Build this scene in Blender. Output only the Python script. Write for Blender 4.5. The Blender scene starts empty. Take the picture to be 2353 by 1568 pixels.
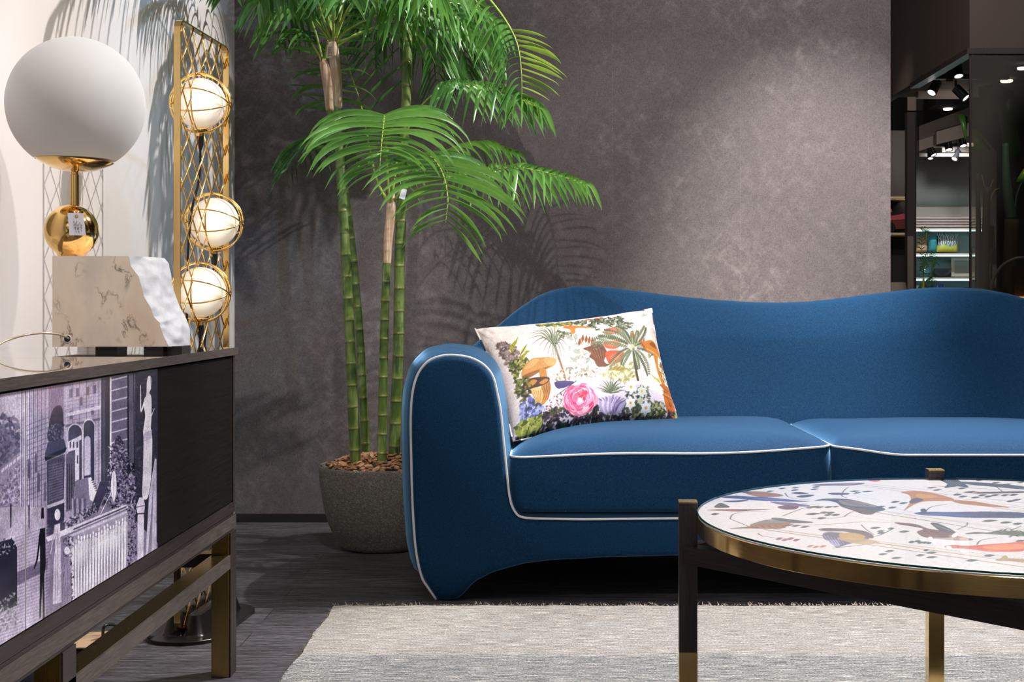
import bpy, bmesh, math, random
import numpy as np
from mathutils import Vector, Matrix

# ------------------------------------------------------------------ camera
F, VX, VY, CH = 3200.0, 1262.0, 703.0, 0.84      # focal (px), vanishing point (px), camera height
IW, IH = 2353.0, 1568.0
scene = bpy.context.scene
COL = scene.collection
cam_d = bpy.data.cameras.new('camera')
cam = bpy.data.objects.new('camera', cam_d); COL.objects.link(cam)
cam.location = (0, 0, CH); cam.rotation_euler = (math.pi/2, 0, 0)
cam_d.sensor_width = 36.0; cam_d.lens = 36.0*F/IW
cam_d.shift_x = (IW/2-VX)/IW; cam_d.shift_y = -(IH/2-VY)/IW
cam_d.clip_start = 0.05; cam_d.clip_end = 100
scene.camera = cam

# ------------------------------------------------------------------ look
vs = scene.view_settings
scene.display_settings.display_device = 'sRGB'
vs.view_transform = 'Standard'; vs.look = 'None'; vs.gamma = 1.0; vs.exposure = 0.0
try: vs.use_curve_mapping = False
except Exception: pass

# ------------------------------------------------------------------ world: the dim showroom around the set
world = bpy.data.worlds.new('showroom'); scene.world = world; world.use_nodes = True
wn = world.node_tree; wn.nodes.clear()
wo = wn.nodes.new('ShaderNodeOutputWorld'); wb = wn.nodes.new('ShaderNodeBackground')
tc = wn.nodes.new('ShaderNodeTexCoord'); sx = wn.nodes.new('ShaderNodeSeparateXYZ')
wn.links.new(tc.outputs['Generated'], sx.inputs[0])
mpw = wn.nodes.new('ShaderNodeMapping'); mpw.inputs['Scale'].default_value = (3.4, 3.4, 1.3)
wn.links.new(tc.outputs['Generated'], mpw.inputs['Vector'])
nz = wn.nodes.new('ShaderNodeTexNoise'); nz.inputs['Scale'].default_value = 1.5; nz.inputs['Detail'].default_value = 3
wn.links.new(mpw.outputs[0], nz.inputs['Vector'])
rp = wn.nodes.new('ShaderNodeValToRGB')
e = rp.color_ramp.elements
e[0].position = 0.47; e[0].color = (0.035, 0.032, 0.032, 1)
e[1].position = 0.555; e[1].color = (0.80, 0.72, 0.64, 1)
wn.links.new(nz.outputs['Fac'], rp.inputs[0]); wn.links.new(rp.outputs[0], wb.inputs[0])
# the showroom behind the photographer is the better lit side
sq = wn.nodes.new('ShaderNodeMapRange'); sq.inputs['From Min'].default_value = 0.1; sq.inputs['From Max'].default_value = -0.9
sq.inputs['To Min'].default_value = 0.30; sq.inputs['To Max'].default_value = 0.95
wn.links.new(sx.outputs[1], sq.inputs[0]); wn.links.new(sq.outputs[0], wb.inputs[1])
wn.links.new(wb.outputs[0], wo.inputs[0])

# ------------------------------------------------------------------ ceiling spots, a few added spots and soft fills
def look_at(o, t):
    d = Vector(t) - o.location
    o.rotation_euler = d.to_track_quat('-Z', 'Y').to_euler()
def spot(name, loc, tgt, power, angle, color=(1, 1, 1), blend=0.35, radius=0.025):
    l = bpy.data.lights.new(name, 'SPOT'); l.energy = power; l.color = color
    l.spot_size = math.radians(angle); l.spot_blend = blend; l.shadow_soft_size = radius
    o = bpy.data.objects.new(name, l); COL.objects.link(o); o.location = loc; look_at(o, tgt); return o
def area(name, loc, tgt, power, sx_, sy_, color=(1, 1, 1)):
    l = bpy.data.lights.new(name, 'AREA'); l.shape = 'RECTANGLE'; l.size = sx_; l.size_y = sy_
    l.energy = power; l.color = color
    o = bpy.data.objects.new(name, l); COL.objects.link(o); o.location = loc; look_at(o, tgt); return o
COOL = (0.86, 0.93, 1.0); WARM = (1.0, 0.86, 0.70); NEUT = (1.0, 0.95, 0.90)
spot('spot_palm', (1.30, 4.22, 3.0), (-1.05, 4.25, 0.95), 310, 54, (1.0, 0.96, 0.92), 0.3, 0.018)
spot('spot_corner', (1.0, 3.95, 3.0), (-0.9, 4.4, 0.1), 40, 60, COOL, 0.4)
spot('spot_blue_wall', (0.5, 2.2, 2.8), (-1.22, 4.9, 1.35), 120, 36, (0.42, 0.68, 1.0), 0.8)
spot('spot_sofa', (-0.38, 1.8, 3.0), (0.42, 4.85, 0.82), 165, 38, NEUT, 0.35, 0.012)
spot('spot_back', (0.85, 3.9, 3.0), (0.72, 4.95, 0.72), 330, 34, NEUT, 0.8)
spot('spot_wall', (1.25, 3.5, 3.0), (1.02, 5.41, 1.06), 620, 33, (1.0, 0.95, 0.93), 1.0)
spot('spot_wall_soft', (1.0, 4.0, 3.1), (0.9, 5.41, 1.7), 90, 100, (1.0, 0.95, 0.93), 1.0)
spot('spot_rug', (1.45, 4.5, 3.0), (0.95, 2.95, 0.0), 980, 74, (0.97, 0.96, 1.0), 0.8)
spot('spot_lamp_wall', (0.35, 2.5, 2.9), (-1.22, 2.9, 1.2), 95, 50, (1.0, 0.93, 0.88), 0.9)
spot('spot_table', (0.5, 1.3, 3.0), (0.78, 2.2, 0.5), 45, 36, NEUT, 0.6)
spot('spot_sideboard', (1.1, 1.3, 3.0), (-0.72, 1.85, 0.40), 300, 30, (1.0, 0.97, 0.97), 0.8)
spot('spot_globe', (1.2, 3.0, 2.9), (-1.02, 2.85, 1.25), 75, 24, (0.93, 0.95, 1.0), 0.7)  # added to light the lamp globe from the right
spot('spot_marble', (-0.35, 1.5, 2.6), (-0.95, 2.88, 0.82), 85, 13, (1.0, 0.93, 0.84), 0.7)  # added to brighten the front of the marble block
spot('spot_frond', (-0.30, 2.5, 3.0), (-0.50, 4.4, 1.15), 85, 26, (1.0, 0.98, 0.92), 0.7)
area('fill_front', (0.3, -0.6, 2.0), (0.2, 4.5, 0.7), 3.0, 2.4, 1.4, (0.93, 0.95, 1.0))
area('fill_top', (0.3, 3.2, 3.3), (0.3, 3.4, 0), 13, 3.0, 3.0, (0.96, 0.96, 1.0))

# ------------------------------------------------------------------ helpers
def P(px, py, Y):
    """world point seen at picture position px, py when it stands at distance Y"""
    s = F/Y
    return Vector(((px-VX)/s, Y, CH-(py-VY)/s))
def tag(o, label=None, cat=None, group=None, kind=None):
    if label: o['label'] = label
    if cat: o['category'] = cat
    if group: o['group'] = group
    if kind: o['kind'] = kind
    return o
def empty(name, loc=(0, 0, 0)):
    o = bpy.data.objects.new(name, None); COL.objects.link(o); o.location = loc
    o.empty_display_size = 0.05
    return o
def link(name, me, mats, parent=None, smooth=True, angle=None):
    if not isinstance(mats, (list, tuple)): mats = [mats]
    for m in mats: me.materials.append(m)
    if smooth: me.polygons.foreach_set('use_smooth', [True]*len(me.polygons))
    o = bpy.data.objects.new(name, me); COL.objects.link(o)
    if parent is not None:
        attach(o, parent)
    if angle and smooth:
        try: me.set_sharp_from_angle(angle=math.radians(angle))
        except Exception: pass
    return o
def attach(o, parent):
    """parts are modelled in place (world coordinates); the thing's own object sits at its base"""
    o.parent = parent
    if parent.parent is None: o.matrix_parent_inverse = Matrix.Translation(-parent.location)

class MB:
    def __init__(s): s.v = []; s.f = []; s.m = []
    def add(s, vs_, fs, mi=0):
        n = len(s.v); s.v.extend([tuple(map(float, v)) for v in vs_])
        s.f.extend([tuple(i+n for i in f) for f in fs]); s.m.extend([mi]*len(fs)); return s
    def box(s, x0, x1, y0, y1, z0, z1, mi=0, bev=0.0):
        if bev <= 0:
            vs_ = [(x, y, z) for z in (z0, z1) for y in (y0, y1) for x in (x0, x1)]
            s.add(vs_, [(0, 2, 3, 1), (4, 5, 7, 6), (0, 1, 5, 4), (2, 6, 7, 3), (0, 4, 6, 2), (1, 3, 7, 5)], mi)
        else:
            bm = bmesh.new(); bmesh.ops.create_cube(bm, size=1.0)
            for v in bm.verts:
                v.co = Vector(((x0+x1)/2+v.co.x*(x1-x0), (y0+y1)/2+v.co.y*(y1-y0), (z0+z1)/2+v.co.z*(z1-z0)))
            bmesh.ops.bevel(bm, geom=bm.edges[:], offset=bev, segments=2, profile=0.7, affect='EDGES')
            bm.verts.index_update()
            s.add([v.co for v in bm.verts], [[v.index for v in f.verts] for f in bm.faces], mi); bm.free()
        return s
    def obox(s, c, ax, ay, az, mi=0, bev=0.0):
        """oriented box: centre and three half-axis vectors"""
        b = MB().box(-1, 1, -1, 1, -1, 1) if bev <= 0 else None
        if b is None:
            lx, ly, lz = Vector(ax).length, Vector(ay).length, Vector(az).length
            b = MB().box(-lx, lx, -ly, ly, -lz, lz, 0, bev)
            ex, ey, ez = Vector(ax).normalized(), Vector(ay).normalized(), Vector(az).normalized()
        else:
            ex, ey, ez = Vector(ax), Vector(ay), Vector(az)
        c = Vector(c)
        s.add([c+ex*v[0]+ey*v[1]+ez*v[2] for v in b.v], b.f, mi); return s
    def tube(s, pts, r, n=8, mi=0, closed=False, caps=True):
        pts = [Vector(p) for p in pts]; m = len(pts)
        if not hasattr(r, '__len__'): r = [r]*m
        base = []; up = None
        for i in range(m):
            a = pts[i-1] if (i > 0 or closed) else pts[i]
            b = pts[(i+1) % m] if (i < m-1 or closed) else pts[i]
            t = (b-a)
            t = t.normalized() if t.length > 1e-9 else Vector((0, 0, 1))
            if up is None:
                up = Vector((0, 0, 1)) if abs(t.z) < 0.9 else Vector((0, 1, 0))
            u = (up - t*up.dot(t))
            if u.length < 1e-6: u = t.orthogonal()
            u.normalize(); w = t.cross(u); up = u
            for k in range(n):
                an = 2*math.pi*k/n
                base.append(pts[i]+(u*math.cos(an)+w*math.sin(an))*r[i])
        fs = []
        for i in range(m if closed else m-1):
            j = (i+1) % m
            for k in range(n):
                l = (k+1) % n
                fs.append((i*n+k, i*n+l, j*n+l, j*n+k))
        if caps and not closed:
            fs.append(tuple(range(n-1, -1, -1))); fs.append(tuple((m-1)*n+k for k in range(n)))
        s.add(base, fs, mi); return s
    def lathe(s, prof, c=(0, 0, 0), n=48, mi=0, axis=None, close=True):
        """prof: list of (r, z)"""
        c = Vector(c); R = Matrix.Identity(3) if axis is None else Vector((0, 0, 1)).rotation_difference(Vector(axis)).to_matrix()
        vs_ = []; idx = []
        for (r, z) in prof:
            if r < 1e-6:
                idx.append([len(vs_)]*n); vs_.append(c+R@Vector((0, 0, z)))
            else:
                idx.append([len(vs_)+k for k in range(n)])
                for k in range(n):
                    a = 2*math.pi*k/n; vs_.append(c+R@Vector((r*math.cos(a), r*math.sin(a), z)))
        fs = []
        for i in range(len(prof)-1):
            for k in range(n):
                l = (k+1) % n
                q = [idx[i][k], idx[i][l], idx[i+1][l], idx[i+1][k]]
                u = []
                for t in q:
                    if t not in u: u.append(t)
                if len(u) > 2: fs.append(tuple(u))
        s.add(vs_, fs, mi); return s
    def loft(s, rings, mi=0, cap=True, closed=True):
        n = len(rings[0]); vs_ = [p for r in rings for p in r]; fs = []
        for i in range(len(rings)-1):
            for k in range(n if closed else n-1):
                l = (k+1) % n
                fs.append((i*n+k, i*n+l, (i+1)*n+l, (i+1)*n+k))
        if cap:
            fs.append(tuple(range(n-1, -1, -1))); fs.append(tuple((len(rings)-1)*n+k for k in range(n)))
        s.add(vs_, fs, mi); return s
    def prism(s, poly, d, mi=0):
        """closed planar polygon extruded by vector d"""
        d = Vector(d); n = len(poly); p = [Vector(q) for q in poly]
        fs = [tuple(range(n-1, -1, -1)), tuple(range(n, 2*n))]
        for k in range(n): l = (k+1) % n; fs.append((k, l, n+l, n+k))
        s.add(p+[q+d for q in p], fs, mi); return s
    def mesh(s, name, recalc=True):
        me = bpy.data.meshes.new(name); me.from_pydata(s.v, [], s.f)
        me.polygons.foreach_set('material_index', s.m)
        if recalc:
            bm = bmesh.new(); bm.from_mesh(me); bmesh.ops.recalc_face_normals(bm, faces=bm.faces[:]); bm.to_mesh(me); bm.free()
        me.update(); return me
    def build(s, name, mats, parent=None, smooth=True, angle=35, recalc=True):
        return link(name, s.mesh(name, recalc), mats, parent, smooth, angle)

def catmull(pts, n):
    """n samples along a smooth curve through pts"""
    pts = [Vector(p) for p in pts]
    Q = [pts[0]*2-pts[1]]+pts+[pts[-1]*2-pts[-2]]
    m = len(pts)-1; out = []
    for i in range(n):
        t = i/(n-1)*m; k = min(int(t), m-1); u = t-k
        a, b, c, d = Q[k], Q[k+1], Q[k+2], Q[k+3]
        out.append(0.5*((2*b)+(c-a)*u+(2*a-5*b+4*c-d)*u*u+(3*b-a-3*c+d)*u**3))
    return out
def interp(x, xs, ys): return float(np.interp(x, xs, ys))
def sstep(a, b, x):
    t = min(1, max(0, (x-a)/(b-a))); return t*t*(3-2*t)
def lin(c):
    c = np.asarray(c, dtype=float)
    return np.where(c <= 0.04045, c/12.92, ((c+0.055)/1.055)**2.4)
def C8(r, g, b): return tuple(float(v) for v in lin([r/255, g/255, b/255]))+(1.0,)

# ------------------------------------------------------------------ materials
class NT:
    """small wrapper to write node materials"""
    def __init__(s, name):
        s.m = bpy.data.materials.new(name); s.m.use_nodes = True; s.t = s.m.node_tree
        s.b = s.t.nodes['Principled BSDF']; s.out = s.t.nodes['Material Output']
    def n(s, typ, **kw):
        nd = s.t.nodes.new(typ)
        for k, v in kw.items():
            if k in nd.inputs: nd.inputs[k].default_value = v
            else: setattr(nd, k, v)
        return nd
    def l(s, a, b): s.t.links.new(a, b)
    def coord(s, kind='Object'):
        return s.n('ShaderNodeTexCoord').outputs[kind]
    def pos(s):
        return s.n('ShaderNodeNewGeometry').outputs['Position']
    def mapping(s, vec, scale=(1, 1, 1), rot=(0, 0, 0), loc=(0, 0, 0)):
        mp = s.n('ShaderNodeMapping'); mp.inputs['Scale'].default_value = scale
        mp.inputs['Rotation'].default_value = rot; mp.inputs['Location'].default_value = loc
        s.l(vec, mp.inputs['Vector']); return mp.outputs[0]
    def noise(s, vec, scale=5, detail=3, rough=0.5, out='Fac', dist=0):
        nd = s.n('ShaderNodeTexNoise'); nd.inputs['Scale'].default_value = scale
        nd.inputs['Detail'].default_value = detail; nd.inputs['Roughness'].default_value = rough
        nd.inputs['Distortion'].default_value = dist
        if vec is not None: s.l(vec, nd.inputs['Vector'])
        return nd.outputs[out]
    def ramp(s, fac, stops, interp_='LINEAR'):
        nd = s.n('ShaderNodeValToRGB'); cr = nd.color_ramp; cr.interpolation = interp_
        while len(cr.elements) < len(stops): cr.elements.new(0.5)
        for el, (p, c) in zip(cr.elements, stops):
            el.position = p; el.color = c if len(c) == 4 else (*c, 1)
        s.l(fac, nd.inputs[0]); return nd.outputs[0]
    def mix(s, fac, a, b, mode='MIX'):
        nd = s.n('ShaderNodeMix'); nd.data_type = 'RGBA'; nd.blend_type = mode
        for sock, v in ((nd.inputs[0], fac), (nd.inputs[6], a), (nd.inputs[7], b)):
            if hasattr(v, 'links'): s.l(v, sock)
            else: sock.default_value = v
        return nd.outputs[2]
    def math(s, op, a, b=0.0):
        nd = s.n('ShaderNodeMath'); nd.operation = op
        for sock, v in ((nd.inputs[0], a), (nd.inputs[1], b)):
            if hasattr(v, 'links'): s.l(v, sock)
            else: sock.default_value = v
        return nd.outputs[0]
    def bump(s, h, strength=0.3, dist=0.01):
        nd = s.n('ShaderNodeBump'); nd.inputs['Strength'].default_value = strength; nd.inputs['Distance'].default_value = dist
        s.l(h, nd.inputs['Height']); s.l(nd.outputs[0], s.b.inputs['Normal']); return nd
    def base(s, v):
        if hasattr(v, 'links'): s.l(v, s.b.inputs['Base Color'])
        else: s.b.inputs['Base Color'].default_value = v
    def set(s, **kw):
        names = {'rough': 'Roughness', 'metal': 'Metallic', 'spec': 'Specular IOR Level', 'trans': 'Transmission Weight',
                 'sheen': 'Sheen Weight', 'sheen_rough': 'Sheen Roughness', 'sheen_tint': 'Sheen Tint', 'coat': 'Coat Weight',
                 'coat_rough': 'Coat Roughness', 'emit': 'Emission Color', 'emit_s': 'Emission Strength', 'ior': 'IOR', 'aniso': 'Anisotropic'}
        for k, v in kw.items():
            i = s.b.inputs[names[k]]
            if hasattr(v, 'links'): s.l(v, i)
            else: i.default_value = v
        return s

def plain(name, col, rough=0.5, metal=0.0, var=0.06, scale=30, **kw):
    """simple surface whose colour wavers a little, so nothing is a flat fill"""
    m = NT(name); c = m.coord('Object')
    f = m.noise(c, scale, 3)
    a = tuple(x*(1-var) for x in col[:3])+(1,); b = tuple(min(1, x*(1+var)) for x in col[:3])+(1,)
    m.base(m.mix(f, a, b)); m.set(rough=rough, metal=metal, **kw)
    return m.m
def brass(name, col, rough, bscale=(3, 3, 220)):
    m = NT(name); c = m.coord('Object')
    f = m.noise(m.mapping(c, bscale), 6, 2)
    m.base(m.mix(f, tuple(x*0.9 for x in col[:3])+(1,), col)); m.set(metal=1.0)
    m.set(rough=m.math('MULTIPLY_ADD', f, 0.12)); m.t.nodes[-1].inputs[2].default_value = rough-0.05
    return m.m
def vcol(name, rough=0.5, **kw):
    m = NT(name); a = m.n('ShaderNodeAttribute'); a.attribute_name = 'print'
    m.base(a.outputs['Color']); m.set(rough=rough, **kw); return m
def dark_wood(name, a=(0.012, 0.008, 0.008, 1), b=(0.045, 0.030, 0.026, 1), rough=0.45, sc=(2, 2, 60), coat=0.0, spec=0.3):
    m = NT(name); c = m.coord('Object')
    f = m.noise(m.mapping(c, sc), 5, 5, 0.65)
    g = m.noise(m.mapping(c, tuple(v*3 for v in sc)), 9, 2)
    m.base(m.ramp(m.mix(0.35, f, g), [(0.35, a), (0.65, b)]))
    m.set(rough=rough, coat=coat, coat_rough=0.25, spec=spec); m.bump(f, 0.12, 0.002); return m.m

# floor: dark, rustic, wide wooden boards that run across the picture
def floor_mat():
    m = NT('floor_boards'); p = m.pos()
    br = m.n('ShaderNodeTexBrick'); br.offset = 0.37; br.squash = 1.0
    br.inputs['Scale'].default_value = 1.0; br.inputs['Mortar Size'].default_value = 0.0012
    br.inputs['Mortar Smooth'].default_value = 0.3; br.inputs['Bias'].default_value = 0.0
    br.inputs['Brick Width'].default_value = 1.25; br.inputs['Row Height'].default_value = 0.145
    br.inputs['Color1'].default_value = (0.15, 0.15, 0.15, 1); br.inputs['Color2'].default_value = (0.95, 0.95, 0.95, 1)
    br.inputs['Mortar'].default_value = (0, 0, 0, 1)
    m.l(m.mapping(p, (1, 1, 1), (0, 0, 0), (0.3, 0.05, 0)), br.inputs['Vector'])
    st = m.noise(m.mapping(p, (1.6, 26, 1)), 4.0, 7, 0.7, dist=0.25)
    fine = m.noise(m.mapping(p, (9, 160, 1)), 4.0, 3, 0.7)
    grain = m.mix(0.45, st, fine)
    c1 = m.ramp(grain, [(0.40, (0.014, 0.012, 0.013, 1)), (0.50, (0.062, 0.056, 0.062, 1)), (0.60, (0.20, 0.19, 0.21, 1))])
    tone = m.ramp(br.outputs['Color'], [(0.0, (0.62, 0.58, 0.58, 1)), (1.0, (1.2, 1.2, 1.22, 1))])
    c2 = m.mix(1.0, c1, tone, 'MULTIPLY')
    c3 = m.mix(br.outputs['Fac'], c2, (0.003, 0.003, 0.003, 1))
    m.base(c3)
    # scuffed chalky specks
    sp = m.noise(m.mapping(p, (70, 200, 1)), 1.0, 2, 0.8)
    m.set(rough=m.ramp(grain, [(0.3, (0.62,)*3), (0.7, (0.36,)*3)]), spec=0.45)
    m.bump(m.mix(0.4, grain, sp), 0.42, 0.004)
    return m.m
M_floor = floor_mat()

# back wall: taupe textile wallpaper with pale brushed flecks and fine drop seams
def wallpaper():
    m = NT('taupe_wallpaper'); p = m.pos()
    weave = m.noise(m.mapping(p, (900, 1, 130)), 1.0, 2, 0.7)
    weave2 = m.noise(m.mapping(p, (130, 1, 900)), 1.0, 2, 0.7)
    w = m.mix(0.5, weave, weave2)
    base = m.ramp(w, [(0.40, (0.070, 0.058, 0.058, 1)), (0.60, (0.160, 0.137, 0.137, 1))])
    cloud = m.noise(m.mapping(p, (3, 3, 3)), 1.2, 4)
    base = m.mix(m.math('MULTIPLY', cloud, 0.35), base, (0.115, 0.098, 0.098, 1))
    def flecks(rot, seed, sc):
        v = m.mapping(m.mapping(p, (1, 0.0, 1), (0, rot, 0), (seed, 0, seed)), (sc[0], 1, sc[1]))
        n = m.noise(v, 1.0, 3, 0.6)
        return m.ramp(n, [(0.50, (0, 0, 0)), (0.86, (1, 1, 1))])
    f1 = flecks(0.9, 3.1, (13, 28)); f2 = flecks(-0.85, 8.3, (13, 26)); f3 = flecks(0.1, 1.7, (20, 30))
    zone = m.ramp(m.noise(m.mapping(p, (2.3, 1, 2.3)), 1.0, 3), [(0.35, (0.15,)*3), (0.62, (1, 1, 1))])
    fl = m.math('MINIMUM', m.math('ADD', m.math('ADD', f1, f2), m.math('MULTIPLY', f3, 0.5)), 1.0)
    fl = m.math('MULTIPLY', fl, m.math('MULTIPLY', zone, 0.38))
    fl = m.math('MULTIPLY', fl, m.ramp(w, [(0.3, (0.5,)*3), (0.7, (1, 1, 1))]))
    c = m.mix(fl, base, (0.42, 0.37, 0.36, 1))
    # seams every 0.498 m
    sx = m.n('ShaderNodeSeparateXYZ'); m.l(p, sx.inputs[0])
    fr = m.math('FRACT', m.math('DIVIDE', m.math('ADD', sx.outputs[0], 10-0.2838), 0.498))
    seam = m.math('LESS_THAN', fr, 0.006)
    c = m.mix(m.math('MULTIPLY', seam, 0.08), c, (0.36, 0.31, 0.30, 1))
    m.base(c); m.set(rough=0.72, spec=0.3); m.bump(w, 0.25, 0.002); return m.m
M_wallpaper = wallpaper()
M_white_wall = plain('white_plaster', C8(226, 219, 216), 0.55, 0, 0.02, 4)
M_black = plain('black_trim', (0.012, 0.011, 0.012, 1), 0.35)
M_wood = dark_wood('dark_stained_oak')
M_wood_top = dark_wood('dark_wood_edge', (0.035, 0.026, 0.022, 1), (0.11, 0.085, 0.07, 1), 0.45, (60, 3, 60))
M_black_oak = dark_wood('black_stained_oak', (0.004, 0.003, 0.003, 1), (0.014, 0.010, 0.009, 1), 0.6, (60, 2, 60), 0.0, 0.06)
M_leg_dark = dark_wood('black_bronze', (0.022, 0.018, 0.019, 1), (0.05, 0.04, 0.042, 1), 0.33, (40, 40, 2), 0.3)
M_gold = brass('polished_brass', (0.95, 0.62, 0.23, 1), 0.10)
M_gold_ring = brass('brushed_brass', (0.90, 0.63, 0.26, 1), 0.11, (1, 1, 300))
M_gold_old = brass('aged_brass', (0.50, 0.36, 0.13, 1), 0.24, (40, 40, 3))
M_gold_wire = brass('gold_wire', (1.0, 0.66, 0.22, 1), 0.16)

def velvet():
    m = NT('blue_velvet'); p = m.coord('Object')
    f = m.noise(p, 420, 2, 0.8); g = m.noise(m.mapping(p, (2.2, 2.2, 3)), 1.5, 3)
    a = m.ramp(f, [(0.30, (0.001, 0.008, 0.028, 1)), (0.5, (0.0045, 0.032, 0.085, 1)), (0.72, (0.012, 0.075, 0.17, 1))])
    b = m.mix(m.math('MULTIPLY', g, 0.4), a, (0.006, 0.038, 0.092, 1))
    # a little lint
    vo = m.n('ShaderNodeTexVoronoi'); vo.inputs['Scale'].default_value = 14; m.l(p, vo.inputs['Vector'])
    lint = m.math('LESS_THAN', vo.outputs['Distance'], 0.022)
    sel = m.math('GREATER_THAN', m.noise(p, 3.0, 0), 0.56)
    c = m.mix(m.math('MULTIPLY', m.math('MULTIPLY', lint, sel), 0.7), b, (0.5, 0.55, 0.6, 1))
    m.base(c)
    m.set(rough=0.75, sheen=1.0, sheen_rough=0.36, sheen_tint=(0.26, 0.55, 0.90, 1), spec=0.1)
    m.bump(f, 0.18, 0.002); return m.m
M_velvet = velvet()
M_piping = plain('white_piping', (0.62, 0.63, 0.66, 1), 0.6)

def marble():
    m = NT('cream_marble'); p = m.coord('Object')
    w = m.noise(p, 2.5, 5, 0.6, 'Color'); v = m.mix(0.16, p, w)
    n1 = m.noise(m.mapping(v, (14, 14, 7)), 1.0, 6, 0.62)
    vein = m.math('ABSOLUTE', m.math('SUBTRACT', n1, 0.5))
    vm = m.ramp(vein, [(0.0, (1, 1, 1)), (0.012, (0.3,)*3), (0.03, (0, 0, 0))])
    gate = m.ramp(m.noise(p, 13, 3), [(0.48, (0, 0, 0)), (0.64, (0.9,)*3)])
    cloud = m.noise(m.mapping(p, (8, 8, 5)), 1.0, 4)
    base = m.ramp(cloud, [(0.3, (0.66, 0.50, 0.38, 1)), (0.55, (0.80, 0.68, 0.57, 1)), (0.75, (0.60, 0.54, 0.49, 1))])
    streak = m.ramp(m.noise(m.mapping(p, (60, 60, 10), (0, 0.15, 0)), 1.0, 3), [(0.6, (0, 0, 0)), (0.72, (1, 1, 1))])
    base = m.mix(m.math('MULTIPLY', streak, 0.25), base, (0.85, 0.76, 0.66, 1))
    c = m.mix(m.math('MULTIPLY', vm, gate), base, (0.13, 0.08, 0.07, 1))
    m.base(c); m.set(rough=0.42); return m.m
M_marble = marble()
def marble_raw():
    m = NT('raw_white_marble'); p = m.coord('Object')
    n1 = m.noise(p, 26, 6, 0.65); c = m.ramp(n1, [(0.35, (0.40, 0.41, 0.44, 1)), (0.6, (0.50, 0.50, 0.53, 1))])
    vein = m.math('ABSOLUTE', m.math('SUBTRACT', m.noise(p, 11, 5), 0.5))
    c = m.mix(m.ramp(vein, [(0.0, (0.35,)*3), (0.02, (0, 0, 0))]), c, (0.4, 0.4, 0.45, 1))
    m.base(c); m.set(rough=0.6); m.bump(n1, 0.45, 0.004); return m.m
M_marble_raw = marble_raw()
M_opal = plain('opal_glass', (0.84, 0.83, 0.82, 1), 0.55, 0, 0.01, 4, spec=0.2)
def lit_opal():
    m = NT('lit_opal_glass'); 
    lw = m.n('ShaderNodeLayerWeight'); lw.inputs['Blend'].default_value = 0.5
    c = m.ramp(lw.outputs['Facing'], [(0.0, (1.0, 0.93, 0.80, 1)), (0.30, (0.95, 0.80, 0.60, 1)), (1.0, (0.60, 0.47, 0.33, 1))])
    st = m.ramp(lw.outputs['Facing'], [(0.0, (1, 1, 1)), (0.10, (0.75,)*3), (0.35, (0.34,)*3), (1.0, (0.20,)*3)])
    m.base((0.8, 0.75, 0.68, 1)); m.set(rough=0.4, emit=c); m.l(m.math('MULTIPLY', st, 1.25), m.b.inputs['Emission Strength']); return m.m
M_opal_lit = lit_opal()

def concrete():
    m = NT('rough_dark_stone'); p = m.coord('Object')
    n1 = m.noise(p, 120, 6, 0.75); n2 = m.noise(p, 14, 4, 0.6)
    vo = m.n('ShaderNodeTexVoronoi'); vo.inputs['Scale'].default_value = 260; m.l(p, vo.inputs['Vector'])
    h = m.mix(0.25, n1, vo.outputs['Distance'])
    c = m.ramp(h, [(0.25, (0.06, 0.054, 0.046, 1)), (0.5, (0.17, 0.155, 0.135, 1)), (0.72, (0.42, 0.39, 0.35, 1))])
    c = m.mix(m.math('MULTIPLY', n2, 0.5), c, (0.13, 0.115, 0.10, 1))
    m.base(c); m.set(rough=0.75); m.bump(h, 0.9, 0.008); return m.m
M_pot = concrete()
def bark():
    m = NT('bark_chips'); p = m.coord('Object')
    n1 = m.noise(m.mapping(p, (60, 160, 160)), 1.0, 4); n2 = m.noise(p, 26, 2)
    c = m.mix(n2, m.ramp(n1, [(0.3, (0.10, 0.035, 0.015, 1)), (0.7, (0.42, 0.19, 0.09, 1))]), m.ramp(n1, [(0.3, (0.22, 0.10, 0.045, 1)), (0.7, (0.66, 0.40, 0.22, 1))]))
    m.base(c); m.set(rough=0.8); m.bump(n1, 0.5, 0.004); return m.m
M_bark = bark()
def cane():
    """ringed green palm cane; the rings use the height along the cane stored on the mesh"""
    m = NT('palm_cane'); p = m.coord('Object')
    a = m.n('ShaderNodeAttribute'); a.attribute_name = 'ringpos'; t = a.outputs['Fac']
    n1 = m.noise(m.mapping(p, (40, 40, 8)), 1.0, 4); n2 = m.noise(p, 90, 3, 0.7)
    fr = m.math('FRACT', t)
    ring = m.ramp(fr, [(0.0, (1, 1, 1)), (0.05, (0.75,)*3), (0.09, (0, 0, 0)), (0.96, (0, 0, 0)), (1.0, (0.8,)*3)])
    glow = m.ramp(fr, [(0.06, (1, 1, 1)), (0.3, (0.2,)*3), (1.0, (0, 0, 0))])
    g = m.ramp(n1, [(0.3, (0.024, 0.060, 0.012, 1)), (0.5, (0.070, 0.120, 0.020, 1)), (0.72, (0.20, 0.25, 0.07, 1))])
    g = m.mix(m.math('MULTIPLY', glow, 0.45), g, (0.26, 0.32, 0.06, 1))
    frost = m.ramp(m.noise(m.mapping(p, (30, 30, 3)), 2.0, 5, 0.7), [(0.55, (0, 0, 0)), (0.68, (1, 1, 1))])
    g = m.mix(m.math('MULTIPLY', frost, 0.35), g, (0.4, 0.5, 0.3, 1))
    c = m.mix(m.math('MULTIPLY', ring, 0.75), g, (0.13, 0.10, 0.035, 1))
    m.base(c); m.set(rough=0.38); m.bump(ring, 0.4, 0.004); return m.m
M_cane = cane()
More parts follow.
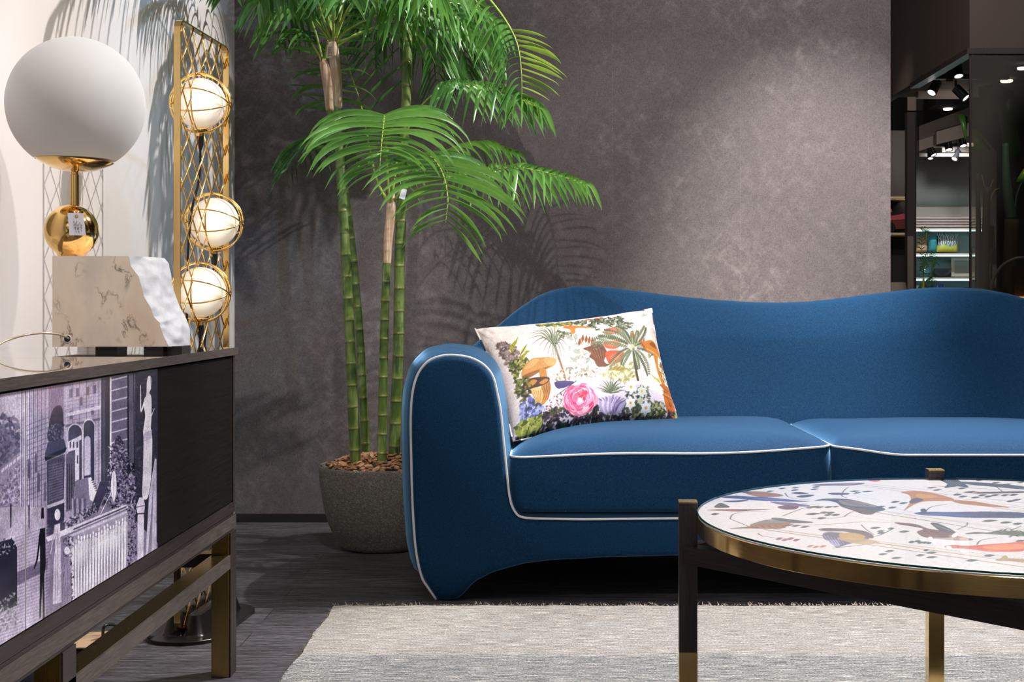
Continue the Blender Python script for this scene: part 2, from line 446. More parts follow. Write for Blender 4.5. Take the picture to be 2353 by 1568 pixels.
def sheath():
    m = NT('dry_palm_sheath'); p = m.coord('Object')
    n1 = m.noise(m.mapping(p, (160, 160, 8)), 1.0, 4)
    n2 = m.noise(m.mapping(p, (20, 20, 9)), 1.0, 2)
    c = m.mix(n2, m.ramp(n1, [(0.3, (0.32, 0.15, 0.08, 1)), (0.7, (0.62, 0.36, 0.24, 1))]), m.ramp(n1, [(0.3, (0.34, 0.26, 0.15, 1)), (0.7, (0.64, 0.52, 0.36, 1))]))
    m.base(c); m.set(rough=0.6); m.bump(n1, 0.4, 0.003); return m.m
M_sheath = sheath()
def leaf(name, hue, bright):
    m = NT(name); p = m.coord('Object')
    a = m.n('ShaderNodeAttribute'); a.attribute_name = 'leafvar'; t = a.outputs['Fac']
    n1 = m.noise(p, 25, 3); n2 = m.noise(m.mapping(p, (300, 300, 300)), 1.0, 1)
    bright *= 1.3
    dark = tuple(v*bright for v in (0.012, 0.075, 0.020))+(1,)
    mid = tuple(v*bright for v in (0.080+hue*0.05, 0.205, 0.045))+(1,)
    yel = tuple(v*bright for v in (0.21+hue*0.1, 0.41, 0.06))+(1,)
    c = m.mix(t, m.mix(n1, dark, mid), m.mix(n1, mid, yel))
    m.base(c); m.set(rough=m.math('MULTIPLY_ADD', n1, 0.2), spec=0.6); m.t.nodes[-1].inputs[2].default_value = 0.22
    m.bump(n1, 0.15, 0.003)
    tr = m.n('ShaderNodeBsdfTranslucent'); m.l(m.mix(0.5, c, yel), tr.inputs[0])
    mx = m.n('ShaderNodeMixShader'); mx.inputs[0].default_value = 0.30
    m.l(m.b.outputs[0], mx.inputs[1]); m.l(tr.outputs[0], mx.inputs[2]); m.l(mx.outputs[0], m.out.inputs[0])
    return m.m
M_leaf = leaf('palm_leaf', 0.0, 1.0); M_leaf_y = leaf('palm_leaf_yellow', 1.0, 1.3)
M_rachis = plain('palm_rachis', (0.25, 0.34, 0.05, 1), 0.45)
M_tag = plain('tag_card', (0.62, 0.48, 0.36, 1), 0.7)
M_paper = plain('white_paper', (0.72, 0.72, 0.80, 1), 0.6)
M_ink = plain('ink', (0.03, 0.03, 0.035, 1), 0.6)

def rug():
    m = NT('woven_wool_rug'); p = m.pos()
    sx = m.n('ShaderNodeSeparateXYZ'); m.l(p, sx.inputs[0])
    thread = m.noise(m.mapping(p, (120, 300, 1)), 1.0, 3, 0.8)
    knots = m.noise(m.mapping(p, (200, 260, 1)), 1.0, 2, 0.8)
    lines = m.noise(m.mapping(p, (16, 260, 1)), 1.0, 3, 0.6)
    t = m.mix(0.4, m.mix(0.5, thread, knots), lines)
    tt = m.n('ShaderNodeMapRange'); tt.inputs['From Min'].default_value = 0.405; tt.inputs['From Max'].default_value = 0.565; m.l(t, tt.inputs[0]); t = tt.outputs[0]
    beige = m.ramp(t, [(0.0, (0.085, 0.088, 0.088, 1)), (0.28, (0.30, 0.27, 0.24, 1)), (0.6, (0.50, 0.45, 0.39, 1)), (1.0, (0.72, 0.67, 0.60, 1))])
    blue = m.ramp(t, [(0.0, (0.016, 0.032, 0.045, 1)), (0.35, (0.075, 0.115, 0.135, 1)), (0.65, (0.33, 0.33, 0.31, 1)), (1.0, (0.66, 0.62, 0.55, 1))])
    edge = m.math('ADD', sx.outputs[1], m.math('MULTIPLY', m.math('SUBTRACT', m.noise(m.mapping(p, (4, 90, 1)), 1.0, 3), 0.5), 0.16))
    k = m.ramp(m.math('SUBTRACT', 3.78, edge), [(0.47, (0, 0, 0)), (0.50, (0.9,)*3), (0.62, (0.75,)*3), (0.95, (0.4,)*3)])
    c = m.mix(k, beige, blue)
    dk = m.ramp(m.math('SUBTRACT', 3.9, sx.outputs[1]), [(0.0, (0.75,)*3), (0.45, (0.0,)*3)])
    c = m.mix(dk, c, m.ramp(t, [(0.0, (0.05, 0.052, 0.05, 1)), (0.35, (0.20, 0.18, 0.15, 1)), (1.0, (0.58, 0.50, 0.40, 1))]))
    patch = m.ramp(m.noise(m.mapping(p, (3.2, 6, 1)), 1.0, 3), [(0.62, (0, 0, 0)), (0.76, (1, 1, 1))])
    c = m.mix(m.math('MULTIPLY', patch, 0.4), c, (0.55, 0.58, 0.60, 1))
    m.base(c); m.set(rough=0.9, sheen=0.2); m.bump(t, 0.8, 0.006); return m.m
M_rug = rug()
M_wool = plain('wool_fringe', (0.60, 0.53, 0.44, 1), 0.9, 0, 0.3, 60)
M_cable = plain('black_cable', (0.012, 0.012, 0.013, 1), 0.35)
M_clear_cable = plain('gold_clear_cable', (0.62, 0.52, 0.38, 1), 0.2, 0.4)
M_dark_metal = plain('dark_bronze_metal', (0.028, 0.021, 0.021, 1), 0.3, 0.6)

def glass_pane(name, tint=(1, 1, 1, 1), refl=1.0):
    """a thin sheet: clear through, mirror-like at a slant"""
    m = NT(name); m.t.nodes.remove(m.b)
    tr = m.n('ShaderNodeBsdfTransparent'); tr.inputs[0].default_value = tint
    gl = m.n('ShaderNodeBsdfGlossy'); gl.inputs['Roughness'].default_value = 0.01
    nz_ = m.noise(m.coord('Object'), 3.0, 1)
    lw = m.n('ShaderNodeLayerWeight'); lw.inputs['Blend'].default_value = 0.5
    sch = m.math('ADD', m.math('MULTIPLY', m.math('POWER', lw.outputs['Facing'], 5.0), 0.95), 0.045)
    mx = m.n('ShaderNodeMixShader'); m.l(m.math('MULTIPLY', sch, m.math('ADD', m.math('MULTIPLY', nz_, 0.02), refl-0.01)), mx.inputs[0])
    m.l(tr.outputs[0], mx.inputs[1]); m.l(gl.outputs[0], mx.inputs[2]); m.l(mx.outputs[0], m.out.inputs[0])
    return m.m
M_glass_top = glass_pane('table_glass')
M_glass_dark = glass_pane('smoked_glass', (0.60, 0.58, 0.55, 1), 0.8)
M_teal_edge = plain('glass_edge', (0.01, 0.10, 0.085, 1), 0.08, 0, 0.2)
# ================================================================== the setting
YW = 5.41; XL = -1.2225; XR = 1.326
def struct(name, mb, mat, smooth=False):
    o = mb.build(name, mat, None, smooth, None); o['kind'] = 'structure'; return o
struct('floor', MB().add([(-1.4, -1.5, 0), (9, -1.5, 0), (9, 15, 0), (-1.4, 15, 0)], [(0, 1, 2, 3)]), M_floor)
struct('wall_back', MB().box(-1.5, XR, YW, YW+0.16, 0, 3.2), M_wallpaper)
struct('wall_left', MB().box(-1.40, XL, -0.6, YW, 0, 3.2), M_white_wall)
struct('baseboard_back', MB().box(XL, XR+0.012, YW-0.012, YW, 0, 0.032).box(XR, XR+0.012, YW, YW+0.17, 0, 0.032), M_black)

# ================================================================== rug
rx0, rx1, ry0, ry1 = -0.5957, 2.75, 1.45, 3.862
rng = random.Random(5)
nx, ny = 120, 60
m = MB(); vs_ = []
for j in range(ny+1):
    for i in range(nx+1):
        x = rx0+(rx1-rx0)*i/nx; y = ry0+(ry1-ry0)*j/ny
        if j == ny: y += 0.004*math.sin(i*0.9)+rng.uniform(-0.003, 0.003)
        if i == 0: x += 0.003*math.sin(j*0.7)+rng.uniform(-0.002, 0.002)
        z = 0.012 if 0 < i < nx and 0 < j < ny else 0.008
        vs_.append((x, y, z+rng.uniform(-0.0004, 0.0004)))
fs = [(j*(nx+1)+i, j*(nx+1)+i+1, (j+1)*(nx+1)+i+1, (j+1)*(nx+1)+i) for j in range(ny) for i in range(nx)]
n0 = len(vs_); loop = [i for i in range(nx+1)]+[(j+1)*(nx+1)-1 for j in range(1, ny+1)]+[ny*(nx+1)+i for i in range(nx-1, -1, -1)]+[j*(nx+1) for j in range(ny-1, 0, -1)]
for k in loop: vs_.append((vs_[k][0], vs_[k][1], 0.0))
for a in range(len(loop)): b = (a+1) % len(loop); fs.append((loop[b], loop[a], n0+a, n0+b))
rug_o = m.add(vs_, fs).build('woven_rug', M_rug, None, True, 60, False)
tag(rug_o, 'beige and blue-grey woven wool rug with a rough edge lying under the coffee table', 'rug')
fr = MB()
for k in range(1500):
    if k < 1300:
        x = rng.uniform(rx0, 2.2); y = ry1-rng.uniform(0.0, 0.008); a = rng.uniform(0.3, 2.8); L = rng.uniform(0.004, 0.014)
    else:
        x = rx0+rng.uniform(-0.001, 0.005); y = rng.uniform(2.2, ry1); a = rng.uniform(2.0, 4.3); L = rng.uniform(0.003, 0.006)
    z = rng.uniform(0.004, 0.013)
    d = Vector((math.cos(a), math.sin(a), rng.uniform(-0.4, 0.8)))*L
    p0 = Vector((x, y, z)); w = Vector((0.0009, 0, 0.0006))
    fr.add([p0-w, p0+w, p0+d*0.6+w*0.7+Vector((0, 0, 0.001)), p0+d, p0+d*0.6-w*0.7], [(0, 1, 2, 3, 4)])
fo = fr.build('fringe', M_wool, rug_o, False, None, False); fo['kind'] = 'stuff'

# ================================================================== sofa
SX = 0.81                                        # its middle
def fp(px, py, Y=3.97): v = P(px, py, Y); return (v.x, v.z)
arm_px = [(1045, 1380), (1012, 1380), (1000, 1372), (984, 1348), (969, 1321), (956, 1256), (949, 1155), (946, 1042), (945, 962), (949, 903), (961, 860),
          (985, 830), (1020, 817), (1055, 817), (1087, 824), (1114, 840), (1133, 865), (1143, 903), (1151, 946), (1158, 1015), (1165, 1085), (1173, 1149), (1186, 1178), (1203, 1189)]
under_px = [(1240, 1285), (1200, 1297), (1135, 1315), (1088, 1339), (1060, 1372)]
arm2 = [fp(*p) for p in arm_px]; und2 = [fp(*p) for p in under_px]
def resample(poly, n):
    pts = [Vector((p[0], p[1], 0)) for p in poly]
    d = [0]
    for a, b in zip(pts, pts[1:]+pts[:1]): d.append(d[-1]+(b-a).length)
    L = d[-1]; out = []
    for k in range(n):
        t = L*k/n; i = max(j for j in range(len(pts)) if d[j] <= t+1e-9); i = min(i, len(pts)-1)
        a, b = pts[i], pts[(i+1) % len(pts)]; u = (t-d[i])/max(1e-9, d[i+1]-d[i]); out.append(a.lerp(b, u))
    return out
loop2 = resample(arm2+und2, 150)
def normals2(lp):
    n = len(lp); out = []
    area_ = sum(lp[i].x*lp[(i+1) % n].y-lp[(i+1) % n].x*lp[i].y for i in range(n))
    sg = 1 if area_ > 0 else -1
    for i in range(n):
        t = lp[(i+2) % n]-lp[(i-2) % n]; out.append(Vector((t.y, -t.x, 0)).normalized()*sg)
    return out
nr2 = normals2(loop2)
def arm_rings(flip):
    rings = []
    for Y, e, k, rs in [(3.955, -0.012, 1, 0), (3.960, -0.004, 1, 0), (3.972, 0.0, 1, 0), (3.99, 0.006, 1, 0), (4.03, 0.013, 1, 0), (4.10, 0.020, 1, 0.02),
                        (4.20, 0.024, 1, 0.06), (4.32, 0.022, 0.97, 0.09), (4.45, 0.018, 0.92, 0.1), (4.58, 0.010, 0.78, 0.1), (4.72, 0.004, 0.66, 0.1), (4.88, 0.0, 0.6, 0.1), (5.02, -0.015, 0.55, 0.1)]:
        r = []
        for p, nn in zip(loop2, nr2):
            ee = e*(1.0+1.1*max(0, -nn.x)-0.55*max(0, nn.x)) if e > 0 else e
            if nn.y < -0.3: ee = min(ee, 0.002)
            x = p.x+nn.x*ee; z = p.y+nn.y*ee
            xc = -0.25; x = xc+(x-xc)*k if x < xc else x
            # the outer flank is fullest low down
            z += rs*(1-sstep(0.0, 0.16, p.y))
            z = max(z, 0.0015)
            if flip: x = 2*SX-x
            r.append((x, Y, z))
        rings.append(r if not flip else r[::-1])
    return rings
body = MB(); body.loft(arm_rings(False)); body.loft(arm_rings(True))
# apron and seat deck between the arms
zb = [(-0.16, 0.084), (-0.077, 0.103), (0.006, 0.113), (0.171, 0.1216), (0.367, 0.1266), (SX, 0.1275)]
rings = []
for i in range(61):
    x = -0.16+(2*SX+0.32)*i/60; xm = x if x < SX else 2*SX-x
    z0 = interp(xm, [a for a, _ in zb], [b for _, b in zb]); z1 = 0.240
    rings.append([(x, 3.957, z0+0.012), (x, 3.957, z1-0.012), (x, 3.97, z1), (x, 5.0, z1), (x, 5.03, z1-0.03), (x, 5.03, z0+0.02), (x, 4.99, z0), (x, 3.97, z0)])
body.loft(rings)
# back rest: two soft humps that sweep down into the arms
TX = [-.33, -.30, -.25, -.194, -.144, -.097, -.042, .012, .075, .13, .216, .325, .45, .59, .716, .825, .934, 1.04, 1.15, 1.28, 1.37, 1.47, 1.56, 1.64, 1.705, 1.76, 1.81, 1.86, 1.92, 1.95]
TZ = [.640, .667, .712, .757, .80, .837, .873, .895, .906, .909, .904, .890, .874, .86, .852, .8495, .854, .865, .88, .896, .904, .904, .898, .882, .86, .82, .775, .72, .665, .64]
rings = []
NB = 110
for i in range(NB+1):
    x = -0.33+(2.28)*i/NB; T = interp(x, TX, TZ)+0.004
    q = abs(x-SX); fw = 0.42*sstep(0.72, 1.12, q)**1.5
    yt = 5.0; r = 0.062
    lean = sstep(0.70, 1.15, q)
    yf0 = 4.66-fw; yf1 = 4.92-0.55*fw
    rr = [(x, yf0, 0.16), (x, yf0+0.01, 0.34), (x, yf0+0.05*(1-lean)+0.02, 0.47)]
    H = T-0.47
    for t in (0.25, 0.5, 0.72): rr.append((x, yf0+0.06+(yf1-yf0-0.06)*(t**0.9), 0.47+H*t*0.93))
    rr += [(x, yf1+0.012, T-0.045), (x, yf1+0.035, T-0.016), (x, yf1+0.075, T), (x, yf1+0.125, T-0.012), (x, min(5.13, yf1+0.17), T-0.05), (x, 5.13, T-0.14), (x, 5.13, 0.40), (x, 5.10, 0.18), (x, 4.9, 0.16)]
    rings.append(rr)
body.loft(rings)
sofa = empty('velvet_sofa', (SX, 4.5, 0))
tag(sofa, 'blue velvet sofa with a wavy back and white piping standing on the dark floor', 'sofa')
tmp = body.build('frame_tmp', M_velvet, None)
rm = tmp.modifiers.new('r', 'REMESH'); rm.mode = 'VOXEL'; rm.voxel_size = 0.0085
sm = tmp.modifiers.new('s', 'SMOOTH'); sm.factor = 0.5; sm.iterations = 7
dg = bpy.context.evaluated_depsgraph_get(); me = bpy.data.meshes.new_from_object(tmp.evaluated_get(dg))
me.name = 'upholstered_body'; me.materials.clear(); bpy.data.objects.remove(tmp)
body_o = link('upholstered_body', me, M_velvet, sofa, True, None)
# piping along the front of each arm and the apron
pp = [Vector((p[0], 3.9555, p[1])) for p in [fp(*q) for q in [(1003, 1376)]+arm_px[3:23]+[(1200, 1187), (1225, 1190), (1270, 1191), (1340, 1192), (1450, 1191), (1558, 1190), (1700, 1189)]]]
mirror = [Vector((2*SX-v.x, v.y, v.z)) for v in reversed(pp)]
path = catmull(pp+mirror, 340)
MB().tube(path, 0.0034, 8).build('piping', M_piping, sofa, True, None)

def cushion(x0, x1, zfun, y0=3.962, y1=4.74):
    NS = 36
    def outline(ins, rad):
        pts = []
        ax0, ax1, ay0, ay1 = x0+ins, x1-ins, y0+ins, y1-ins; rad = min(max(rad-ins*0.4, 0.012), 0.46*min(ax1-ax0, ay1-ay0))
        for cx, cy, a0 in ((ax1-rad, ay0+rad, -90), (ax1-rad, ay1-rad, 0), (ax0+rad, ay1-rad, 90), (ax0+rad, ay0+rad, 180)):
            for k in range(10):
                a = math.radians(a0+90*k/9); pts.append((cx+rad*math.cos(a), cy+rad*math.sin(a)))
        # subdivide the straight runs
        out = []
        n = len(pts)
        for i in range(n):
            a, b = pts[i], pts[(i+1) % n]; L = math.hypot(b[0]-a[0], b[1]-a[1]); m_ = NS if (i % 10) == 9 else 1
            for q in range(m_): out.append((a[0]+(b[0]-a[0])*q/m_, a[1]+(b[1]-a[1])*q/m_))
        return out
    rings = []
    for ins, z in ((0.10, 0.249), (0.03, 0.249), (0.012, 0.252), (0.003, 0.262), (0.0, 0.28)):
        rings.append([(x, y, z) for x, y in outline(ins, 0.05)])
    for t in (0.25, 0.5, 0.75, 0.93):
        rings.append([(x, y, 0.28+(zfun(x)-0.28)*t) for x, y in outline(-0.006*math.sin(math.pi*t), 0.05)])
    rim = [(x, y, zfun(x)) for x, y in outline(0.0, 0.05)]
    rings.append(rim)
    W = (y1-y0)/2
    for ins, h in ((0.006, 0.006), (0.02, 0.017), (0.045, 0.031), (0.08, 0.043), (0.13, 0.053), (0.2, 0.061), (0.28, 0.065), (0.34, 0.066)):
        ol = outline(min(ins, W-0.02), 0.05+ins*0.9)
        mx = (x0+x1)/2
        rings.append([(x, y, zfun(x)*(1-min(1, ins*2))+0.416*min(1, ins*2)+h*(1-0.1*((x-mx)/(x1-mx))**4)) for x, y in ol])
    cu = MB().loft(rings).build('seat_cushion', M_velvet, sofa, True, None)
    MB().tube([(p[0], p[1]+(-0.0012 if p[1] < 4 else 0), p[2]) for p in rim], 0.0033, 8, closed=True).build('piping', M_piping, cu, True, None)
    return cu
cushion(-0.112, 0.806, lambda x: 0.411+0.026*max(0, (x+0.112)/0.918)**1.6+0.004*math.sin(x*9))
cushion(0.813, 1.732, lambda x: 0.437-0.022*sstep(0.81, 1.02, x))
# ================================================================== sideboard
FX = -0.7205                                     # its front plane
side = empty('sideboard', (-0.97, 1.95, 0))
tag(side, 'long dark wood sideboard with printed doors on a brass frame beside the white wall', 'sideboard')
M_lacquer = NT('bronze_lacquer')
_c = M_lacquer.coord('Object')
_f = M_lacquer.noise(M_lacquer.mapping(_c, (60, 2, 60)), 3, 3)
M_lacquer.base(M_lacquer.mix(_f, (0.09, 0.065, 0.045, 1), (0.14, 0.105, 0.075, 1)))
M_lacquer.set(rough=0.035, spec=0.9, coat=1.0, coat_rough=0.02); M_lacquer = M_lacquer.m
ST = 0.7448
MB().box(-1.2165, FX+0.0055, 2.533, 3.197, 0.728, ST, 0, 0.0008).build('top_panel', [M_lacquer], side, False, None)
MB().box(-1.2165, FX+0.0055, 0.6, 2.5315, 0.728, ST, 0, 0.0008).build('top_panel', [M_lacquer], side, False, None)
MB().box(FX+0.0055, FX+0.0068, 0.6, 3.197, 0.728, ST+0.0002).build('top_edge', M_wood_top, side, False, None)
ca = MB()
ca.box(-1.215, FX-0.021, 0.62, 3.190, 0.392, 0.7275)                 # body behind the doors
ca.box(-1.215, FX, 0.62, 3.190, 0.369, 0.3915)                       # bottom board
ca.box(-1.215, FX, 3.175, 3.192, 0.392, 0.7275)                      # end cheek
ca.build('case', M_wood, side, False, None)
dd = MB().box(FX-0.020, FX-0.001, 2.566, 3.168, 0.3945, 0.7235, 0, 0.0012)
tag(dd.build('plain_door', M_black_oak, side, False, None), 'plain black-stained wooden door')
MB().box(-1.20, FX-0.0015, 0.64, 3.185, 0.327, 0.3675).build('frame_beam', M_wood, side, False, None)
MB().box(FX-0.0015, FX+0.0005, 0.64, 3.203, 0.333, 0.3605).build('beam_cladding', M_wood_top, side, False, None)
# brass rails faced with dark wood on the outside
MB().box(FX-0.0425, FX-0.003, 0.66, 3.143, 0.247, 0.2768).build('lower_rail', M_gold_old, side, False, None)
MB().box(FX-0.003, FX+0.001, 0.66, 3.143, 0.2465, 0.277).build('rail_cladding', M_wood_top, side, False, None)
MB().box(-1.175, FX-0.0425, 3.150, 3.190, 0.2475, 0.2765).build('cross_rail', [M_leg_dark], side, False, None)
MB().box(-1.175, FX-0.0425, 3.150, 3.190, 0.2768, 0.2785).build('cross_rail_cap', M_gold_old, side, False, None)
MB().box(-1.205, -1.165, 0.66, 3.143, 0.247, 0.2768).build('lower_rail', M_gold_old, side, False, None)
def s_leg(x0, x1, y0, y1, top, clad):
    l = MB().box(x0, x1, y0, y1, 0, top, 0, 0.0008).build('leg', M_gold_old, side, False, None)
    if clad: MB().box(x1, x1+0.0035, y0+0.001, y1, 0.001, top).build('leg_cladding', M_wood, l, False, None)
s_leg(FX-0.0425, FX-0.0025, 3.1435, 3.2015, 0.326, True)
s_leg(FX-0.0425, FX-0.0025, 2.06, 2.118, 0.326, True)
s_leg(FX-0.0425, FX-0.0025, 0.68, 0.738, 0.326, True)
s_leg(-1.207, -1.167, 3.1435, 3.2015, 0.326, False)
s_leg(-1.207, -1.167, 2.06, 2.118, 0.326, False)
s_leg(-1.207, -1.167, 0.68, 0.738, 0.326, False)

# ================================================================== table lamp on the sideboard
LX, LY = -1.004, 2.955
lamp = empty('table_lamp', (-0.9, LY, ST))
tag(lamp, 'table lamp with large white globe and brass ball on a marble block on the sideboard', 'lamp')
s0 = 1111.0
fpx = [(297, 588), (300, 612), (318, 635), (330, 680), (345, 706), (353, 728), (368, 742), (367, 748), (373, 768), (384, 790), (388, 797)]
bpx = [(378, 592), (388, 606), (394, 632), (397, 658), (403, 680), (412, 702), (422, 722), (431, 740), (437, 757), (437, 776), (436, 796)]
fc = [P(x, y, 3200/s0) for x, y in fpx]; bc = [P(x, y, 3.02) for x, y in bpx]
xl, zt, zb_ = -1.0275, P(0, 588.5, 2.88).z, P(0, 797, 2.88).z
for a in (fc, bc): a[0].z = zt; a[-1].z = zb_
rr_ = random.Random(3); NC = 7; grid = []
def vnoise(v):
    from mathutils import noise as mn
    return mn.noise(v*38)*0.006+mn.noise(v*90)*0.0022
SUB = 5
def dense(ch):
    out = []
    for a, b in zip(ch, ch[1:]):
        for q in range(SUB): out.append(a.lerp(b, q/SUB))
    return out+[ch[-1]]
fd, bd = dense(fc), dense(bc)
rows = []
for k in range(NC*2+1):
    t = k/(NC*2); row = []
    for i, (a, b) in enumerate(zip(fd, bd)):
        p = a.lerp(b, t)
        w = math.sin(math.pi*min(1, max(0, t)))*1.0
        bul = 0.012*math.sin(math.pi*t)
        edge_ = 0.25 if t in (0, 1) else 1
        p = p+Vector((bul*0.5, -bul*0.6, 0))+Vector((1, -0.3, 0))*vnoise(p)*edge_
        if i == 0: p.z = zt
        if i == len(fd)-1: p.z = zb_
        row.append(p)
    rows.append(row)
ff = rows[0]; bb = rows[-1]
bl = MB()
nv = len(fd)
bl.add([p for r in rows for p in r], [(k*nv+i, k*nv+i+1, (k+1)*nv+i+1, (k+1)*nv+i) for k in range(len(rows)-1) for i in range(nv-1)], 1)
front = [Vector((xl, 2.88, zb_)), Vector((xl, 2.88, zt))]+ff
back = [Vector((xl, 3.02, zb_)), Vector((xl, 3.02, zt))]+bb
bl.add(front, [tuple(range(len(front)))], 0); bl.add(back, [tuple(range(len(back)-1, -1, -1))], 0)
bl.add([front[0], front[1], back[1], back[0]], [(0, 1, 2, 3)], 0)
bl.add([front[1]]+[r[0] for r in rows]+[back[1]], [tuple(range(len(rows)+2))], 0)
bl.add([front[0]]+[r[-1] for r in rows]+[back[0]], [tuple(range(len(rows)+1, -1, -1))], 0)
blk = bl.build('marble_block', [M_marble, M_marble_raw], lamp, True, 40)
for (x0, x1) in ((-0.945, -0.900), (-0.795, -0.765), (-0.84, -0.80)):
    MB().box(x0, x1, 2.90 if x0 < -0.9 or x0 > -0.81 else 2.885, 2.97, ST, zb_+0.0003).build('rubber_foot', M_cable, lamp, False, None)
# cord hole with a pale ring
hc = P(155, 779, 2.88)
MB().lathe([(0.0068, -0.001), (0.0088, -0.0012), (0.0088, 0.0006), (0.0068, 0.0006)], (hc.x, 2.8797, hc.z), 24, axis=(0, 1, 0)).build('grommet', M_opal, blk, True, None)
MB().lathe([(0.0, -0.0003), (0.0066, -0.0003)], (hc.x, 2.8795, hc.z), 24, axis=(0, 1, 0)).build('cord_hole', M_cable, blk, True, None)
gz = P(0, 241, LY).z; bz = zt+0.0553
MB().lathe([(0.0, -0.056), (0.028, -0.056)]+[(0.056*math.cos(a), 0.056*math.sin(a)) for a in [math.radians(-57+k*4.5) for k in range(32)]]+[(0.0085, 0.0555)], (LX-0.01, LY, bz+0.0006), 64).build('brass_ball', M_gold, lamp, True, None)
stem_o = MB().lathe([(0.0085, 1.052), (0.0092, 1.0525), (0.0092, 1.118), (0.0075, 1.1195), (0.0075, 1.124), (0.014, 1.127), (0.014, 1.131), (0.0, 1.132)], (LX-0.003, LY, 0), 40).build('stem', M_gold, lamp, True, 30)
rimz = P(0, 370, LY).z
MB().lathe([(0.0, -0.0235), (0.02, -0.0228), (0.045, -0.0175), (0.066, -0.0085), (0.0805, 0.0), (0.0812, 0.0008), (0.0795, 0.0012), (0.065, -0.007), (0.03, -0.017), (0.0, -0.0195)], (LX-0.004, LY, rimz), 72, axis=(0.055, 0, 1)).build('dish', M_gold, lamp, True, None)
R = 0.1425; a0 = math.asin((rimz+0.002-gz)/R)
MB().lathe([(0.0, R*math.sin(a0))]+[(R*math.cos(a), R*math.sin(a)) for a in [a0+(math.pi/2-a0)*k/44 for k in range(44)]]+[(0, R)], (LX, LY, gz), 80).build('globe', M_opal, lamp, True, 40)
cp = [P(160, 780, 2.883), P(150, 774, 2.87), P(130, 768, 2.85), P(95, 766, 2.83), P(55, 771, 2.80), P(15, 783, 2.76), P(-20, 798, 2.72), Vector((-1.14, 2.66, ST+0.006)), Vector((-1.15, 2.60, ST+0.0035)), Vector((-1.115, 2.585, ST+0.0032)), Vector((-1.128, 2.64, ST+0.0033)), Vector((-1.185, 2.66, ST+0.0034)), Vector((-1.2195, 2.70, ST-0.0))]
MB().tube(catmull(cp[:-1], 70), 0.0022, 8).build('cord', M_clear_cable, lamp, True, None)
# its price tag
def tag_card(name, corners, thick, mat, parent=None):
    c = [Vector(v) for v in corners]; n = (c[1]-c[0]).cross(c[3]-c[0]).normalized()*thick
    return MB().prism(c, n).build(name, mat, parent, False, None)
tg = tag_card('price_tag', [P(155, 489, 2.893), P(191, 490, 2.893), P(197, 541, 2.893), P(160, 541, 2.893)], 0.0006, M_paper)
tag(tg, 'white paper price tag hanging on the brass ball of the globe lamp', 'tag')
txt = MB()
for k in range(6):
    x = 169+k*3.4; y0 = 508+[0, 4, 0, 6, 3, 8][k]; L = [20, 27, 22, 24, 14, 18][k]
    for seg in range(3):
        a = P(x+seg*0.7, y0+L*seg/3, 2.892); b = P(x+1.0+seg*0.7, y0+L*(seg+0.75)/3, 2.892)
        txt.box(a.x, b.x, 2.8918, 2.8922, b.z, a.z)
txt.build('small_print', M_ink, tg, False, None)
MB().tube([P(176, 497, 2.892), P(170, 486, 2.92), P(158, 478, 2.945), P(160, 474, 2.968), P(176, 474, 2.968), P(181, 481, 2.94), P(177, 497, 2.892)], 0.0012, 6).build('string', M_paper, tg, True, None)
MB().lathe([(0.0018, 0), (0.0036, 0)], (P(176, 497, 2.8918).x, 2.8917, P(176, 497, 2.8918).z), 20, axis=(0, 1, 0)).build('eyelet', M_gold, tg, True, None)

# ================================================================== lattice floor lamp
A = Vector((-0.926, 3.465, 0)); B = Vector((-0.897, 3.868, 0))
dU = (B-A).normalized(); dN = Vector((dU.y, -dU.x, 0)); WL = (B-A).length; Z0, Z1 = 0.030, 1.556
fl = empty('floor_lamp', ((A.x+B.x)/2, (A.y+B.y)/2, 0))
tag(fl, 'tall gold lattice floor lamp with three lit white globes behind the sideboard', 'lamp')
def scr(u, z, off=0.0): return A+dU*u+Vector((0, 0, z))+dN*off
rc = 0.028; outl = []
for cu, cz, a0_ in ((WL-rc, Z1-rc, 0), (rc, Z1-rc, 90), (rc, Z0+rc, 180), (WL-rc, Z0+rc, 270)):
    for k in range(9):
        a = math.radians(a0_+90*k/8); outl.append((cu+rc*math.cos(a), cz+rc*math.sin(a)))
fr = MB(); T_, HB = 0.004, 0.0085
n = len(outl); cu, cz = WL/2, (Z0+Z1)/2
vs_ = []
for (u, z) in outl:
    iu = u-math.copysign(T_, u-cu) ; iz = z-math.copysign(T_, z-cz)
    # inner ring follows the same rounding
    vs_ += [scr(u, z, -HB), scr(u, z, HB), scr(iu, iz, HB), scr(iu, iz, -HB)]
fs = []
for i in range(n):
    j = (i+1) % n
    for k in range(4): l = (k+1) % 4; fs.append((i*4+k, i*4+l, j*4+l, j*4+k))
fr.add(vs_, fs).build('outer_frame', M_gold_ring, fl, True, 30)
globes = []
for (px, py, Yg) in ((455, 238, 3.645), (490, 511, 3.76), (454, 672, 3.645)):
    c = P(px, py, Yg); u = (Yg-A.y)/dU.y; c2 = scr(u, c.z); globes.append((u, c.z, c2))
rods = MB(); pitch = 0.0765; vp = 0.080
slope = vp/pitch
def clip_rod(u0, sgn, off):
    # a rod: z = Z1 + sgn*slope*(u-u0)... walk down and keep what lies inside the frame and outside the globe cages
    N = 240; seg = []; cur = []
    for k in range(N+1):
        u = WL*k/N; z = u0+sgn*slope*u
        ok = Z0+0.0045 < z < Z1-0.0045 and 0.0045 < u < WL-0.0045
        if ok:
            for (gu, gz_, _) in globes:
                if (u-gu)**2+(z-gz_)**2 < 0.0765**2: ok = False
        if ok: cur.append((u, z))
        else:
            if len(cur) > 1: seg.append(cur)
            cur = []
    if len(cur) > 1: seg.append(cur)
    for sg in seg:
        rods.tube([scr(sg[0][0], sg[0][1], off), scr(sg[-1][0], sg[-1][1], off)], 0.0021, 6)
